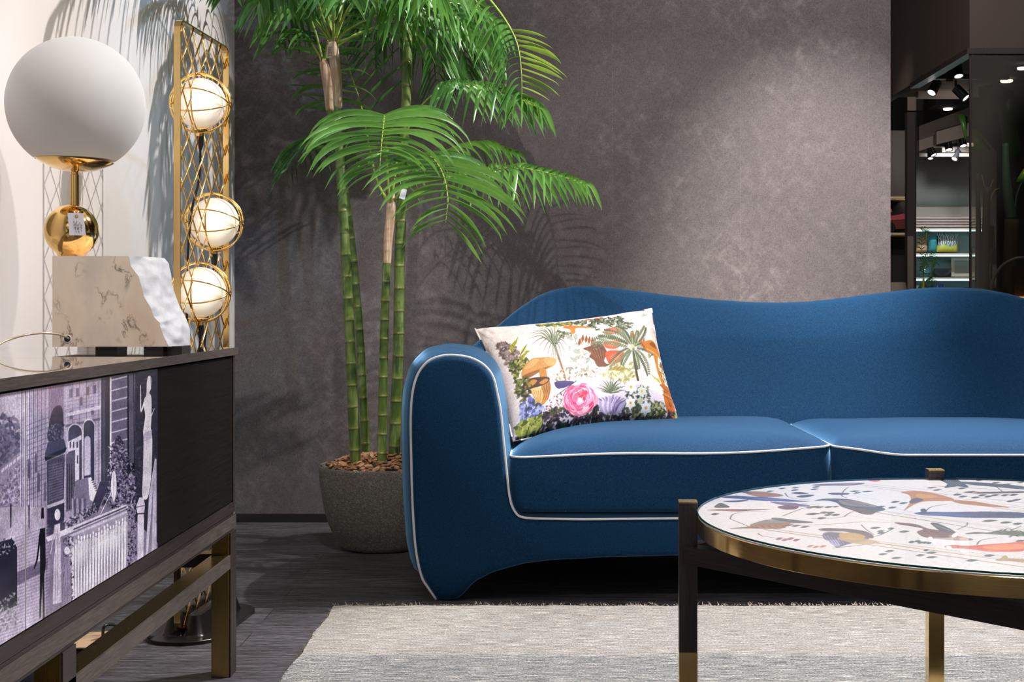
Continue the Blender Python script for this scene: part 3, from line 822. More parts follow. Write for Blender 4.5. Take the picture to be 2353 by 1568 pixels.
k = -8
while k < 28:
    clip_rod(Z0+0.038+k*vp, 1, 0.0026); clip_rod(Z0+0.045+k*vp, -1, -0.0026); k += 1
for (gu, gz_, _) in globes:
    rods.tube([scr(gu+0.0765*math.cos(t*math.pi/24), gz_+0.0765*math.sin(t*math.pi/24)) for t in range(48) if 0.002 < gu+0.0765*math.cos(t*math.pi/24) < WL-0.002], 0.0022, 6)
rods.build('lattice', M_gold_wire, fl, True, None)
for (gu, gz_, c) in globes:
    g = MB().lathe([(0.0, -0.066)]+[(0.066*math.cos(a), 0.066*math.sin(a)) for a in [math.radians(-89+k*178/40) for k in range(41)]]+[(0, 0.066)], c, 48).build('globe', M_opal_lit, fl, True, None)
    cg = MB()
    for (ax, rr2, dd2) in (((0.20, -0.97, 0.1), 0.0775, 0.0045), ((-0.20, -0.95, -0.16), 0.0790, 0.0), ((0.10, 0.37, 0.93), 0.0782, 0.0), ((-0.02, -0.37, 0.93), 0.0782, 0.0)):
        q = Vector((0, 0, 1)).rotation_difference(Vector(ax).normalized()).to_matrix()
        for sgn in ((-1, 1) if dd2 else (0,)):
            cg.tube([c+q@Vector((rr2*math.cos(t*math.pi/28), rr2*math.sin(t*math.pi/28), sgn*dd2)) for t in range(56)], 0.0021, 6, closed=True)
    cg.build('ring_cage', M_gold_wire, g, True, None)
    sk = MB().lathe([(0.0, -0.067), (0.022, -0.067), (0.024, -0.069), (0.024, -0.073), (0.010, -0.074), (0.010, -0.086), (0.0, -0.086)], c, 28).build('socket', M_gold_ring, g, True, 30)
    MB().lathe([(0.009, -0.086), (0.0085, -0.108), (0.004, -0.122), (0.0, -0.122)], c, 20).build('socket_sleeve', M_cable, g, True, 30)
# wires that run down behind the screen
wr = MB()
g1, g2, g3 = [g[2] for g in globes]
wr.tube(catmull([g1+Vector((0, 0, -0.115)), g1+Vector((-0.004, 0.0, -0.2)), g1+Vector((-0.02, -0.02, -0.3)), g1+Vector((-0.03, -0.02, -0.5)), Vector((g1.x-0.03, g1.y, 0.4)), Vector((g1.x-0.02, g1.y, 0.07))], 40), 0.0034, 8)
wr.tube(catmull([g2+Vector((0, 0, -0.115)), g2+Vector((-0.008, -0.0, -0.2)), g2+Vector((-0.02, -0.04, -0.4)), Vector((g2.x-0.02, g2.y-0.06, 0.07))], 30), 0.0034, 8)
wr.tube(catmull([g3+Vector((0, 0, -0.115)), g3+Vector((-0.012, 0.02, -0.25)), Vector((g3.x-0.02, g3.y+0.02, 0.07))], 20), 0.003, 8)
wr.build('wiring', M_cable, fl, True, None)
def stadium(c, ax, ay, hx, hy, rad, z0, z1, top_in=0.0):
    rr3 = []
    for zz, ins in ((z0, 0), (z1-0.001, 0), (z1, 0.001+top_in)):
        ring = []
        for sx_, sy_, a0_ in ((1, 1, 0), (-1, 1, 90), (-1, -1, 180), (1, -1, 270)):
            for k in range(11):
                a = math.radians(a0_+90*k/10)
                ring.append(c+ax*(sx_*(hx-rad)+(rad-ins)*math.cos(a))+ay*(sy_*(hy-rad)+(rad-ins)*math.sin(a))+Vector((0, 0, zz)))
        rr3.append(ring)
    return rr3
bc_ = (A+B)/2
MB().loft(stadium(Vector((bc_.x, bc_.y-0.005, 0)), dN, dU, 0.096, 0.228, 0.085, 0.0, 0.010)).build('base_plate', M_dark_metal, fl, True, 30)
# the wedge that holds the screen
wd = MB()
for sgn in (1, -1):
    c = bc_+dN*(0.026*sgn)
    ring = []
    for hx, hy, z in ((0.030, 0.175, 0.010), (0.027, 0.17, 0.016), (0.016, 0.155, 0.058), (0.013, 0.150, 0.060)):
        r_ = []
        for sx_, sy_, a0_ in ((1, 1, 0), (-1, 1, 90), (-1, -1, 180), (1, -1, 270)):
            for k in range(6):
                a = math.radians(a0_+90*k/5); rad = min(hx*0.8, 0.02)
                r_.append(c+dN*(sx_*(hx-rad)+rad*math.cos(a))+dU*(sy_*(hy-rad)+rad*math.sin(a))+Vector((0, 0, z)))
        ring.append(r_)
    wd.loft(ring)
wd.build('clamp', M_dark_metal, fl, True, 35)
# small tag on the lamp
ft = tag_card('price_tag', [P(502, 573, 3.80), P(508, 571, 3.80), P(508, 594, 3.80), P(503, 596, 3.80)], 0.0005, M_paper)
tag(ft, 'tiny white tag hanging below the middle globe of the gold lattice lamp', 'tag')
MB().obox(P(505.2, 584.5, 3.7985), (0.0022, 0, 0.0008), (0, 0.0002, 0), (0, 0, 0.0006)).obox(P(505.2, 587, 3.7985), (0.0022, 0, 0.0008), (0, 0.0002, 0), (0, 0, 0.0006)).build('small_print', M_ink, ft, False, None)

# things lying on the floor behind the sideboard
pb = MB().obox((-1.105, 3.36, 0.017), (0.048, 0.012, 0), (-0.02, 0.085, 0), (0, 0, 0.0165), 0, 0.004).build('power_strip', plain('pale_peach_plastic', C8(206, 168, 128), 0.3), None, False, None)
tag(pb, 'pale peach plastic power block on the floor behind the sideboard', 'power strip')
cb = MB().tube(catmull([(-1.08, 3.37, 0.038), (-1.075, 3.365, 0.065), (-1.06, 3.40, 0.06), (-1.02, 3.44, 0.035), (-0.99, 3.50, 0.006), (-0.96, 3.60, 0.014)], 30), 0.0042, 8)
o = cb.build('power_cable', M_cable, None, True, None); tag(o, 'thin black cable running from the power block to the lattice floor lamp', 'cable')
rb = random.Random(9); cb = MB()
for k in range(9):
    cx, cy = -1.078+rb.uniform(-0.02, 0.02), 3.12+rb.uniform(-0.03, 0.03); r1, r2 = rb.uniform(0.035, 0.07), rb.uniform(0.06, 0.13); ph = rb.uniform(0, 6.28); z = 0.006+k*0.006
    cb.tube([(cx+r1*math.cos(t*0.25+ph), cy+r2*math.sin(t*0.25+ph), z+0.005*math.sin(t*0.5+k)) for t in range(25)], 0.0042, 7, closed=True)
o = cb.build('cable_coil', M_cable, None, True, None); tag(o, 'tangled coil of black cable on the floor under the sideboard', 'cable')
bx = MB().obox((-1.105, 2.93, 0.03), (0.05, 0.0, 0), (0.0, 0.04, 0), (0, 0, 0.03), 0, 0.006).build('small_box', plain('periwinkle_box', C8(120, 130, 190), 0.5), None, False, None)
tag(bx, 'small blue box on the floor behind the middle leg of the sideboard', 'box')
# ================================================================== coffee table
KT = 0.85
def zk(z): return CH-(CH-z)*KT
TCX, TCY, TR, TZ_ = 0.889*KT, 2.689*KT, 0.600*KT, zk(0.434)
tab = empty('coffee_table', (TCX, TCY, 0.0125))
tag(tab, 'round glass-topped coffee table with bird print and brass rim standing on the rug', 'table')
LEGS = [(-0.614*KT, 0.075*KT), (0.025*KT, 0.612*KT), (0.614*KT, -0.075*KT), (-0.03*KT, -0.612*KT)]
hw = 0.018*KT; LT = zk(0.4525); RZ0, RZ1 = zk(0.331), zk(0.3665); FT = zk(0.156)
ang = math.radians(-2.5)
ex = Vector((math.cos(ang), math.sin(ang), 0)); ey = Vector((-math.sin(ang), math.cos(ang), 0))
for (lx, ly) in LEGS:
    c = Vector((TCX+lx, TCY+ly, 0))
    b = MB().obox(c+Vector((0, 0, (FT+LT-0.0015)/2)), ex*hw, ey*hw, Vector((0, 0, (LT-0.0015-FT)/2)), 0, 0.0008).build('leg', M_leg_dark, tab, False, None)
    MB().obox(c+Vector((0, 0, (0.0132+FT)/2)), ex*(hw+0.0003), ey*(hw+0.0003), Vector((0, 0, (FT-0.0132)/2)), 0, 0.0008).build('brass_foot', M_gold_ring, b, False, None)
    MB().obox(c+Vector((0, 0, LT-0.0008)), ex*(hw+0.0004), ey*(hw+0.0004), Vector((0, 0, 0.0012)), 0, 0).build('leg_cap', M_gold_old, b, False, None)
for i in range(4):
    a = Vector((TCX+LEGS[i][0], TCY+LEGS[i][1], 0)); b = Vector((TCX+LEGS[(i+1) % 4][0], TCY+LEGS[(i+1) % 4][1], 0))
    d = (b-a).normalized(); n_ = Vector((d.y, -d.x, 0)); ctr = Vector((TCX, TCY, 0))
    if (ctr-(a+b)/2).dot(n_) > 0: n_ = -n_
    a2 = a+n_*0.0038-d*0.0034; b2 = b+n_*0.0038+d*0.0034
    h = (b2-a2)/2
    MB().obox((a2+b2)/2+Vector((0, 0, (RZ0+RZ1)/2)), h, n_*0.014, Vector((0, 0, (RZ1-RZ0)/2)), 0, 0.0008).build('rail', M_wood, tab, False, None)
# brass rim, print, glass
r0_, r1_ = zk(0.3945), zk(0.427)
MB().lathe([(TR-0.005, r0_), (TR-0.001, r0_), (TR, r0_+0.001), (TR, r1_-0.0008), (TR-0.0008, r1_), (TR-0.005, r1_), (TR-0.005, r0_)], (TCX, TCY, 0), 240).build('brass_rim', M_gold_ring, tab, True, 30)
MB().lathe([(0.0, zk(0.405)), (TR-0.006, zk(0.405)), (TR-0.006, zk(0.4255)), (0.0, zk(0.4255))], (TCX, TCY, 0), 160).build('top_board', M_black, tab, True, 30)
# the white backing board seen under the glass edge
MB().lathe([(TR-0.018, zk(0.4262)), (TR-0.0013, zk(0.4264)), (TR-0.0013, zk(0.4296)), (TR-0.018, zk(0.4296))], (TCX, TCY, 0), 240).build('white_edge', plain('white_board', (0.8, 0.79, 0.78, 1), 0.4), tab, True, 30)
gl = MB().lathe([(0.0, TZ_), (TR-0.0010, TZ_)], (TCX, TCY, 0), 240, 0, close=False)
go = gl.build('glass_top', M_glass_top, tab, False, None)
MB().lathe([(TR-0.0018, zk(0.4301)), (TR-0.0006, zk(0.4303)), (TR-0.0006, TZ_-0.0006), (TR-0.0010, TZ_-0.0003), (TR-0.0018, TZ_-0.0003)], (TCX, TCY, 0), 240).build('glass_edge', M_teal_edge, go, True, 40)
# ================================================================== printed pictures: painted into per-vertex colours
class Canvas:
    """a small drawing surface in metres (or any plane units); y grows upwards"""
    def __init__(s, x0, x1, y0, y1, nx, ny, bg, fwd=lambda x, y: (x, y)):
        s.x0, s.x1, s.y0, s.y1, s.nx, s.ny, s.f = x0, x1, y0, y1, nx, ny, fwd
        s.a = np.zeros((ny, nx, 3)); s.a[:] = np.array(bg)/255.0
        s.rs = np.random.RandomState(4)
    def ij(s, p):
        x, y = s.f(*p); return ((x-s.x0)/(s.x1-s.x0)*s.nx-0.5, (y-s.y0)/(s.y1-s.y0)*s.ny-0.5)
    def box(s, q, pad):
        i0 = max(0, int(q[:, 0].min()-pad)); i1 = min(s.nx, int(q[:, 0].max()+pad)+2)
        j0 = max(0, int(q[:, 1].min()-pad)); j1 = min(s.ny, int(q[:, 1].max()+pad)+2)
        return i0, i1, j0, j1
    def blend(s, i0, i1, j0, j1, cov, col, al):
        c = np.array(col)/255.0; k = (cov*al)[..., None]
        s.a[j0:j1, i0:i1] = s.a[j0:j1, i0:i1]*(1-k)+c*k
    def poly(s, pts, col, al=1.0, smooth=0):
        if smooth:
            n = len(pts); Q = np.array(pts, float); out = []
            for i in range(n):
                a, b, c, d = Q[i-1], Q[i], Q[(i+1) % n], Q[(i+2) % n]
                for u in np.linspace(0, 1, 5)[:-1]:
                    out.append(0.5*((2*b)+(c-a)*u+(2*a-5*b+4*c-d)*u*u+(3*b-a-3*c+d)*u**3))
            pts = out
        q = np.array([s.ij(p) for p in pts]); i0, i1, j0, j1 = s.box(q, 1)
        if i0 >= i1 or j0 >= j1: return
        cov = np.zeros((j1-j0, i1-i0))
        for ox, oy in ((-.25, -.25), (.25, -.25), (-.25, .25), (.25, .25)):
            X, Y = np.meshgrid(np.arange(i0, i1)+ox, np.arange(j0, j1)+oy); ins = np.zeros(X.shape, bool)
            for k in range(len(q)):
                (xa, ya), (xb, yb) = q[k], q[(k+1) % len(q)]
                if ya == yb: continue
                ins ^= ((ya > Y) != (yb > Y)) & (X < (xb-xa)*(Y-ya)/(yb-ya)+xa)
            cov += ins*0.25
        s.blend(i0, i1, j0, j1, cov, col, al)
    def stroke(s, pts, w0, w1, col, al=1.0, curve=True):
        """tapering line; widths in canvas cells"""
        q = np.array([s.ij(p) for p in pts], float)
        if curve and len(q) > 2:
            out = []
            for i in range(len(q)-1):
                a = q[i-1] if i else q[0]; b, c = q[i], q[i+1]; d = q[i+2] if i+2 < len(q) else q[-1]
                for u in np.linspace(0, 1, 6)[:-1]:
                    out.append(0.5*((2*b)+(c-a)*u+(2*a-5*b+4*c-d)*u*u+(3*b-a-3*c+d)*u**3))
            q = np.array(out+[q[-1]])
        n = len(q)-1; i0, i1, j0, j1 = s.box(q, max(w0, w1)+1)
        if i0 >= i1 or j0 >= j1: return
        X, Y = np.meshgrid(np.arange(i0, i1), np.arange(j0, j1)); cov = np.zeros(X.shape)
        for k in range(n):
            a, b = q[k], q[k+1]; d = b-a; L2 = d@d+1e-9
            t = np.clip(((X-a[0])*d[0]+(Y-a[1])*d[1])/L2, 0, 1)
            D = np.hypot(X-a[0]-t*d[0], Y-a[1]-t*d[1]); w = (w0+(w1-w0)*(k+t)/n)/2
            cov = np.maximum(cov, np.clip(w-D+0.5, 0, 1)*np.minimum(1, 2*w+0.1))
        s.blend(i0, i1, j0, j1, cov, col, al)
    def ell(s, c, rx, ry, col, al=1.0, rot=0.0, soft=None):
        ca, sa = math.cos(rot), math.sin(rot)
        pts = [(c[0]+rx*math.cos(t)*ca-ry*math.sin(t)*sa, c[1]+rx*math.cos(t)*sa+ry*math.sin(t)*ca) for t in np.linspace(0, 2*math.pi, 21)[:-1]]
        if not soft: s.poly(pts, col, al); return
        for k in range(5): 
            f = 1-k*0.17; s.poly([(c[0]+(p[0]-c[0])*f, c[1]+(p[1]-c[1])*f) for p in pts], col, al*0.35)
    def leafp(s, a, b, w, col, al=1.0):
        """leaf shape from a to b, w half-width in the source units"""
        a = np.array(a, float); b = np.array(b, float); d = b-a; n = np.array([-d[1], d[0]])/(np.hypot(*d)+1e-9)*w
        s.poly([a, a+d*.25+n*.8, a+d*.5+n, a+d*.8+n*.5, b, a+d*.8-n*.5, a+d*.5-n, a+d*.25-n*.8], col, al)
    def blobs(s, region, n, r0, r1, cols, al=0.7, asp=1.0):
        """scatter of small dabs inside a polygon of source points"""
        rs = s.rs; R_ = np.array(region, float); lo, hi = R_.min(0), R_.max(0); k = 0; tries = 0
        while k < n and tries < n*6:
            tries += 1
            x, y = lo+(hi-lo)*rs.rand(2); ins = False
            for i in range(len(R_)):
                (xa, ya), (xb, yb) = R_[i], R_[(i+1) % len(R_)]
                if (ya > y) != (yb > y) and x < (xb-xa)*(y-ya)/(yb-ya)+xa: ins = not ins
            if not ins: continue
            r = r0+(r1-r0)*rs.rand(); a = rs.rand()*6.28; c = cols[rs.randint(len(cols))]
            s.leafp((x-r*math.cos(a), y-r*math.sin(a)), (x+r*math.cos(a), y+r*math.sin(a)), r*0.45*asp, c, al); k += 1
    def noise(s, amp, cell=1, aniso=(1, 1)):
        ny, nx = s.ny, s.nx
        g = s.rs.rand(ny//(cell*aniso[1])+2, nx//(cell*aniso[0])+2)
        yy = np.arange(ny)/(cell*aniso[1]); xx = np.arange(nx)/(cell*aniso[0])
        iy = yy.astype(int); ix = xx.astype(int); fy = (yy-iy)[:, None]; fx = (xx-ix)[None, :]
        v = (g[iy][:, ix]*(1-fy)*(1-fx)+g[iy+1][:, ix]*fy*(1-fx)+g[iy][:, ix+1]*(1-fy)*fx+g[iy+1][:, ix+1]*fy*fx)
        s.a = np.clip(s.a*(1+amp*(v-0.5)[..., None]*2), 0, 1)
    def sample(s, x, y):
        i = np.clip((x-s.x0)/(s.x1-s.x0)*s.nx-0.5, 0, s.nx-1.001); j = np.clip((y-s.y0)/(s.y1-s.y0)*s.ny-0.5, 0, s.ny-1.001)
        i0 = i.astype(int); j0 = j.astype(int); fi = (i-i0)[..., None]; fj = (j-j0)[..., None]
        A_ = s.a
        v = A_[j0, i0]*(1-fi)*(1-fj)+A_[j0, i0+1]*fi*(1-fj)+A_[j0+1, i0]*(1-fi)*fj+A_[j0+1, i0+1]*fi*fj
        return lin(v)
def printed_mesh(name, V, quads, cols):
    me = bpy.data.meshes.new(name); nvv = len(V)
    me.vertices.add(nvv); me.vertices.foreach_set('co', np.asarray(V, np.float32).ravel())
    q = np.asarray(quads, np.int32); me.loops.add(q.size); me.loops.foreach_set('vertex_index', q.ravel())
    me.polygons.add(len(q)); me.polygons.foreach_set('loop_start', np.arange(0, q.size, 4, dtype=np.int32))
    try: me.polygons.foreach_set('loop_total', np.full(len(q), 4, np.int32))
    except Exception: pass
    me.update(calc_edges=True)
    ca_ = me.color_attributes.new('print', 'FLOAT_COLOR', 'POINT')
    rgba = np.ones((nvv, 4), np.float32); rgba[:, :3] = cols; ca_.data.foreach_set('color', rgba.ravel())
    return me
def grid_quads(nu, nv):
    i, j = np.meshgrid(np.arange(nu-1), np.arange(nv-1)); b = (j*nu+i).ravel()
    return np.stack([b, b+1, b+nu+1, b+nu], 1)

# ------------------------------------------------------------------ table print: birds, leaves and stems on white
ZA = zk(0.4300); dz = CH-ZA
def f_tab(zx, zy):
    px, py = 1590+zx/3.0838, 1080+zy/3.084; s_ = (py-VY)/dz; return ((px-VX)/s_, F/s_)
tcv = Canvas(TCX-TR, TCX+TR, TCY-TR, TCY+TR, 1100, 900, (236, 232, 229), f_tab)
T = tcv
GRN = (44, 68, 66); BRN = (86, 66, 58); DK = (48, 42, 50)
def stem_(pts, w=2.2, c=DK): T.stroke(pts, w, w*0.7, c, 0.85)
# long tail streaks
for (a, b, w, c, al) in [((1180, 105), (2353, 235), 3, (110, 98, 104), .8), ((1190, 96), (2353, 205), 2, (150, 140, 146), .8), ((1230, 120), (2353, 262), 2.2, (140, 124, 120), .7),
                         ((1250, 130), (1800, 190), 1.2, (120, 110, 110), .6), ((1100, 175), (1330, 215), 1.2, (120, 110, 110), .6), ((1120, 170), (1300, 190), 1, (120, 110, 110), .5),
                         ((520, 425), (2353, 690), 5, (176, 144, 104), .9), ((560, 418), (2353, 660), 2.4, (128, 106, 84), .8), ((660, 436), (1900, 600), 2.2, (205, 184, 148), .9), ((1100, 490), (2353, 650), 2.2, (210, 170, 90), .8), ((1250, 500), (2353, 630), 1.6, (96, 88, 70), .7), ((1300, 520), (2200, 640), 2.4, (190, 160, 120), .8), ((1300, 508), (2100, 606), 1.4, (225, 205, 150), .9),
                         ((1290, 300), (2353, 470), 4, (122, 102, 104), .85), ((1310, 285), (2353, 440), 2.4, (168, 146, 138), .8), ((1380, 300), (2353, 425), 1.4, (90, 80, 84), .7), ((1100, 325), (2100, 450), 1.3, (130, 116, 116), .6), ((1400, 265), (1700, 330), 1.4, (110, 100, 100), .6),
                         ((590, 205), (830, 225), 2, (120, 130, 170), .8), ((560, 215), (900, 250), 2.6, (96, 104, 150), .8), ((1850, 210), (2353, 275), 3.4, (188, 142, 98), .9), ((1840, 222), (2353, 300), 2, (150, 110, 84), .8), ((2000, 250), (2353, 290), 1.5, (120, 90, 80), .7), ((1720, 115), (2353, 150), 3, (86, 96, 110), .8), ((1900, 108), (2353, 122), 2, (90, 90, 100), .7), ((1400, 70), (1550, 66), 2, (90, 80, 90), .8),
                         ((980, 440), (1300, 490), 1.4, (214, 204, 180), .8)]:
    T.stroke([a, b], w, w*0.8, c, al)
# stems and tendrils
for pts in [[(660, 165), (680, 190), (740, 205), (830, 215)], [(640, 330), (740, 290), (830, 262), (900, 255)], [(410, 405), (300, 360), (272, 345), (300, 312), (400, 296), (520, 296)],
            [(1095, 200), (1060, 180), (1085, 140), (1110, 125)], [(1080, 330), (1120, 305), (1160, 292)], [(760, 395), (1000, 385), (1200, 370), (1400, 374)], [(470, 452), (500, 470), (600, 485)],
            [(1200, 390), (1230, 420), (1290, 460)], [(2020, 530), (2050, 500), (2160, 480)], [(1950, 375), (1945, 395), (1880, 425)], [(2100, 100), (2160, 125), (2200, 155)],
            [(1000, 555), (1150, 540), (1290, 520)], [(1660, 290), (1700, 262), (1800, 245)], [(2240, 440), (2330, 400)], [(850, 345), (980, 345), (1090, 330)], [(1420, 420), (1340, 460), (1280, 475)]]:
    stem_(pts)
for (x, y, w_) in [(690, 108, 34), (610, 118, 30), (640, 132, 28), (735, 126, 30), (868, 138, 32), (880, 122, 30), (555, 152, 30), (730, 144, 30), (165, 314, 32), (940, 303, 34), (985, 305, 30), (860, 313, 60), (965, 320, 30), (1020, 320, 34),
                   (920, 343, 36), (1155, 152, 40), (1245, 154, 44), (1170, 164, 32), (1345, 448, 34), (1340, 435, 30), (1300, 412, 40), (1410, 417, 26), (1505, 438, 40), (1400, 577, 36), (1355, 598, 36), (1450, 625, 40),
                   (1560, 512, 28), (1600, 506, 24), (1620, 516, 24), (1650, 516, 22), (1680, 520, 20), (1695, 588, 42), (1700, 620, 44), (1620, 606, 36), (1985, 643, 50), (2110, 608, 44), (2330, 504, 40), (2225, 374, 46), (2110, 362, 60), (2310, 382, 40),
                   (1740, 143, 36), (1915, 132, 32), (2155, 92, 32), (2240, 102, 30), (2330, 90, 26), (2040, 75, 30), (1700, 127, 40), (1080, 460, 40), (1020, 262, 24), (1660, 570, 20)]:
    c = [GRN, (52, 80, 70), (40, 52, 62), (70, 92, 78)][(x*7+y) % 4]
    T.leafp((x-w_, y+3), (x+w_, y-3), 8 if y > 300 else 5, c, 0.95)
# birds
def bird(body, col, light=None, wing=None, wc=None):
    T.poly(body, col, 1, smooth=1)
    if light is not None: T.poly(light[0], light[1], .8, smooth=1)
    if wing is not None: T.poly(wing, wc, .9, smooth=1)
bird([(305, 155), (390, 152), (500, 155), (600, 168), (650, 182), (600, 192), (500, 194), (420, 182), (370, 165)], (168, 124, 92), ([(310, 155), (380, 152), (430, 168), (380, 166)], (96, 84, 100)))
bird([(195, 190), (300, 184), (420, 190), (560, 198), (700, 212), (825, 226), (700, 226), (500, 220), (330, 206), (230, 200)], (62, 72, 128), ([(420, 200), (560, 200), (700, 216), (560, 216)], (120, 128, 176)))
bird([(215, 224), (300, 218), (400, 212), (370, 224), (300, 230)], (76, 64, 112))
bird([(560, 226), (700, 234), (830, 252), (800, 262), (660, 252), (580, 238)], (90, 92, 146))
bird([(158, 266), (180, 244), (210, 236), (268, 264), (210, 270)], (38, 56, 60))
bird([(102, 286), (200, 280), (400, 280), (560, 280), (440, 288), (330, 296), (220, 292)], (120, 84, 84), ([(200, 284), (300, 282), (330, 294), (220, 292)], (182, 112, 88)))
bird([(608, 262), (660, 252), (740, 256), (756, 266), (730, 280), (660, 282), (620, 274)], (108, 46, 84))
bird([(740, 190), (800, 178), (870, 178), (830, 192), (780, 198)], (58, 58, 66))
bird([(700, 165), (760, 158), (830, 168), (760, 174)], (76, 70, 84))
bird([(862, 222), (930, 206), (1040, 204), (1130, 212), (1230, 234), (1330, 262), (1370, 282), (1310, 300), (1270, 318), (1210, 314), (1130, 286), (1060, 262), (1020, 232), (940, 218)], (78, 64, 70), ([(1040, 216), (1150, 220), (1270, 246), (1310, 266), (1200, 262), (1080, 248)], (172, 154, 122)), [(1180, 286), (1300, 296), (1260, 316), (1200, 308)], (62, 58, 84))
for k in range(10): T.stroke([(1050+k*22, 212+k*4), (1130+k*20, 244+k*4)], 1.4, 1, (70, 60, 60), .6)
bird([(960, 168), (1010, 162), (1110, 166), (1100, 176), (1010, 178)], (78, 66, 96))
bird([(850, 108), (940, 100), (1180, 92), (1220, 100), (1120, 112), (1000, 112), (900, 114)], (126, 112, 128), ([(1040, 100), (1180, 94), (1120, 106)], (180, 164, 176)))
bird([(1250, 74), (1290, 68), (1336, 74), (1310, 84), (1270, 82)], (222, 104, 88))
bird([(1480, 158), (1600, 150), (1720, 168), (1840, 200), (1850, 218), (1760, 222), (1640, 226), (1570, 250), (1500, 292), (1540, 240), (1550, 200), (1530, 176)], (198, 140, 78), ([(1600, 170), (1740, 184), (1700, 200), (1600, 196)], (222, 172, 108)), [(1540, 226), (1580, 200), (1640, 214), (1560, 240)], (80, 78, 104))
bird([(1850, 216), (2000, 224), (2160, 252), (2250, 268), (2120, 262), (1900, 240)], (190, 134, 86))
bird([(1575, 310), (1650, 298), (1850, 300), (2100, 296), (2353, 306), (2353, 340), (2150, 342), (1950, 340), (1760, 328), (1640, 322)], (30, 62, 128), ([(1650, 304), (1820, 306), (2000, 326), (1800, 322)], (40, 92, 166)), [(1900, 300), (2200, 300), (2353, 326), (2100, 330)], (28, 48, 104))
bird([(1620, 282), (1650, 276), (1664, 300), (1634, 306)], (40, 44, 66)); T.stroke([(1640, 318), (1730, 318)], 2, 1, (200, 140, 60))
bird([(1758, 72), (1860, 68), (1900, 80), (1960, 124), (1880, 118), (1790, 128), (1810, 100)], (52, 64, 84))
for k in range(9): T.stroke([(1800+k*15, 76+k*2), (1830+k*13, 120-k)], 1.3, 1, (196, 204, 214), .8)
bird([(1890, 84), (2100, 94), (2353, 118), (2353, 140), (2150, 122), (1960, 104)], (84, 94, 112))
bird([(1920, 160), (2000, 150), (2040, 158), (2353, 152), (2353, 164), (2050, 170), (1990, 166)], (92, 74, 72), ([(1990, 154), (2030, 154), (2020, 164), (1990, 164)], (186, 160, 140)))
for (x, y) in [(2060, 180), (2100, 190), (2010, 196), (2150, 180), (2220, 180), (2280, 178), (1880, 176), (1920, 190), (2260, 222), (2300, 214), (1440, 228), (1500, 236), (1340, 262), (1420, 268), (870, 262), (905, 266), (840, 268), (970, 264)]:
    T.leafp((x-34, y+4), (x+34, y-4), 7, (70, 66, 76) if x % 3 else (58, 78, 70), .9)
bird([(275, 416), (400, 402), (420, 385), (500, 360), (560, 352), (660, 350), (780, 362), (860, 374), (780, 378), (690, 384), (660, 410), (600, 420), (500, 418), (400, 416)], (156, 112, 62), ([(420, 388), (500, 362), (640, 354), (680, 374), (560, 378)], (128, 148, 160)), [(560, 344), (600, 340), (740, 356), (860, 372), (760, 378), (600, 358)], (66, 84, 104))
for k in range(14): T.stroke([(430+k*16, 392+(k*37 % 14)), (452+k*16, 402+(k*23 % 12))], 2.2, 1.4, [(226, 148, 44), (70, 50, 40), (196, 122, 40)][k % 3], .9)
T.stroke([(275, 416), (400, 408), (470, 412)], 3.4, 4, (66, 48, 44)); 
for (x, y) in [(740, 396), (800, 404), (690, 392)]: T.leafp((x-36, y+5), (x+36, y-4), 7, (84, 70, 76), .9)
for (x, y) in [(620, 488), (660, 496), (700, 488), (740, 498)]: T.leafp((x-28, y+6), (x+28, y-5), 9, (150, 96, 104), .9)
for (x, y) in [(840, 540), (880, 546), (930, 542)]: T.leafp((x-26, y+7), (x+26, y-5), 8, (190, 118, 84), .9)
bird([(895, 424), (940, 414), (1040, 416), (1120, 420), (1230, 436), (1286, 468), (1260, 486), (1100, 440), (960, 438)], (98, 76, 82))
bird([(925, 460), (960, 442), (1060, 446), (1180, 448), (1250, 474), (1240, 500), (1140, 520), (1080, 536), (1040, 550), (1016, 548), (990, 516), (940, 492)], (104, 96, 124), ([(1050, 450), (1160, 450), (1230, 474), (1180, 494), (1060, 486)], (228, 184, 60)), [(960, 500), (1030, 500), (1050, 540), (1010, 540)], (188, 186, 214))
for k in range(12): T.stroke([(935+k*12, 462+k*3), (980+k*10, 520+k)], 1.3, 1.0, (70, 66, 100) if k % 2 else (206, 206, 226), .8)
T.poly([(1040, 480), (1230, 488), (1330, 516), (1200, 530), (1060, 500)], (206, 180, 128), .85, 1)
bird([(1435, 374), (1500, 376), (1600, 390), (1680, 418), (1780, 432), (1850, 446), (1880, 470), (1990, 492), (1960, 502), (1850, 500), (1740, 492), (1640, 476), (1594, 440), (1640, 420), (1560, 402), (1470, 388)], (122, 82, 80), ([(1820, 462), (1880, 468), (1960, 494), (1850, 494)], (196, 160, 116)), [(1600, 440), (1680, 446), (1760, 470), (1680, 476)], (146, 94, 74))
bird([(1690, 380), (1726, 376), (1800, 404), (1865, 440), (1846, 450), (1760, 432), (1716, 402)], (62, 64, 76))
T.stroke([(1705, 384), (1770, 374)], 2.4, 1.4, (50, 48, 54))
for k in range(6): T.stroke([(1716+k*20, 388+k*7), (1740+k*20, 402+k*7)], 1.5, 1, (200, 204, 210), .8)
bird([(1935, 456), (2000, 442), (2100, 444), (2180, 430), (2353, 440), (2353, 470), (2200, 462), (2060, 454)], (92, 102, 74))
for (x, y) in [(2200, 432), (2260, 446), (2310, 436), (2330, 460), (2280, 470), (2240, 424)]: T.stroke([(x-30, y+8), (x, y-8), (x+34, y+6)], 3, 2, (50, 48, 44), .9)
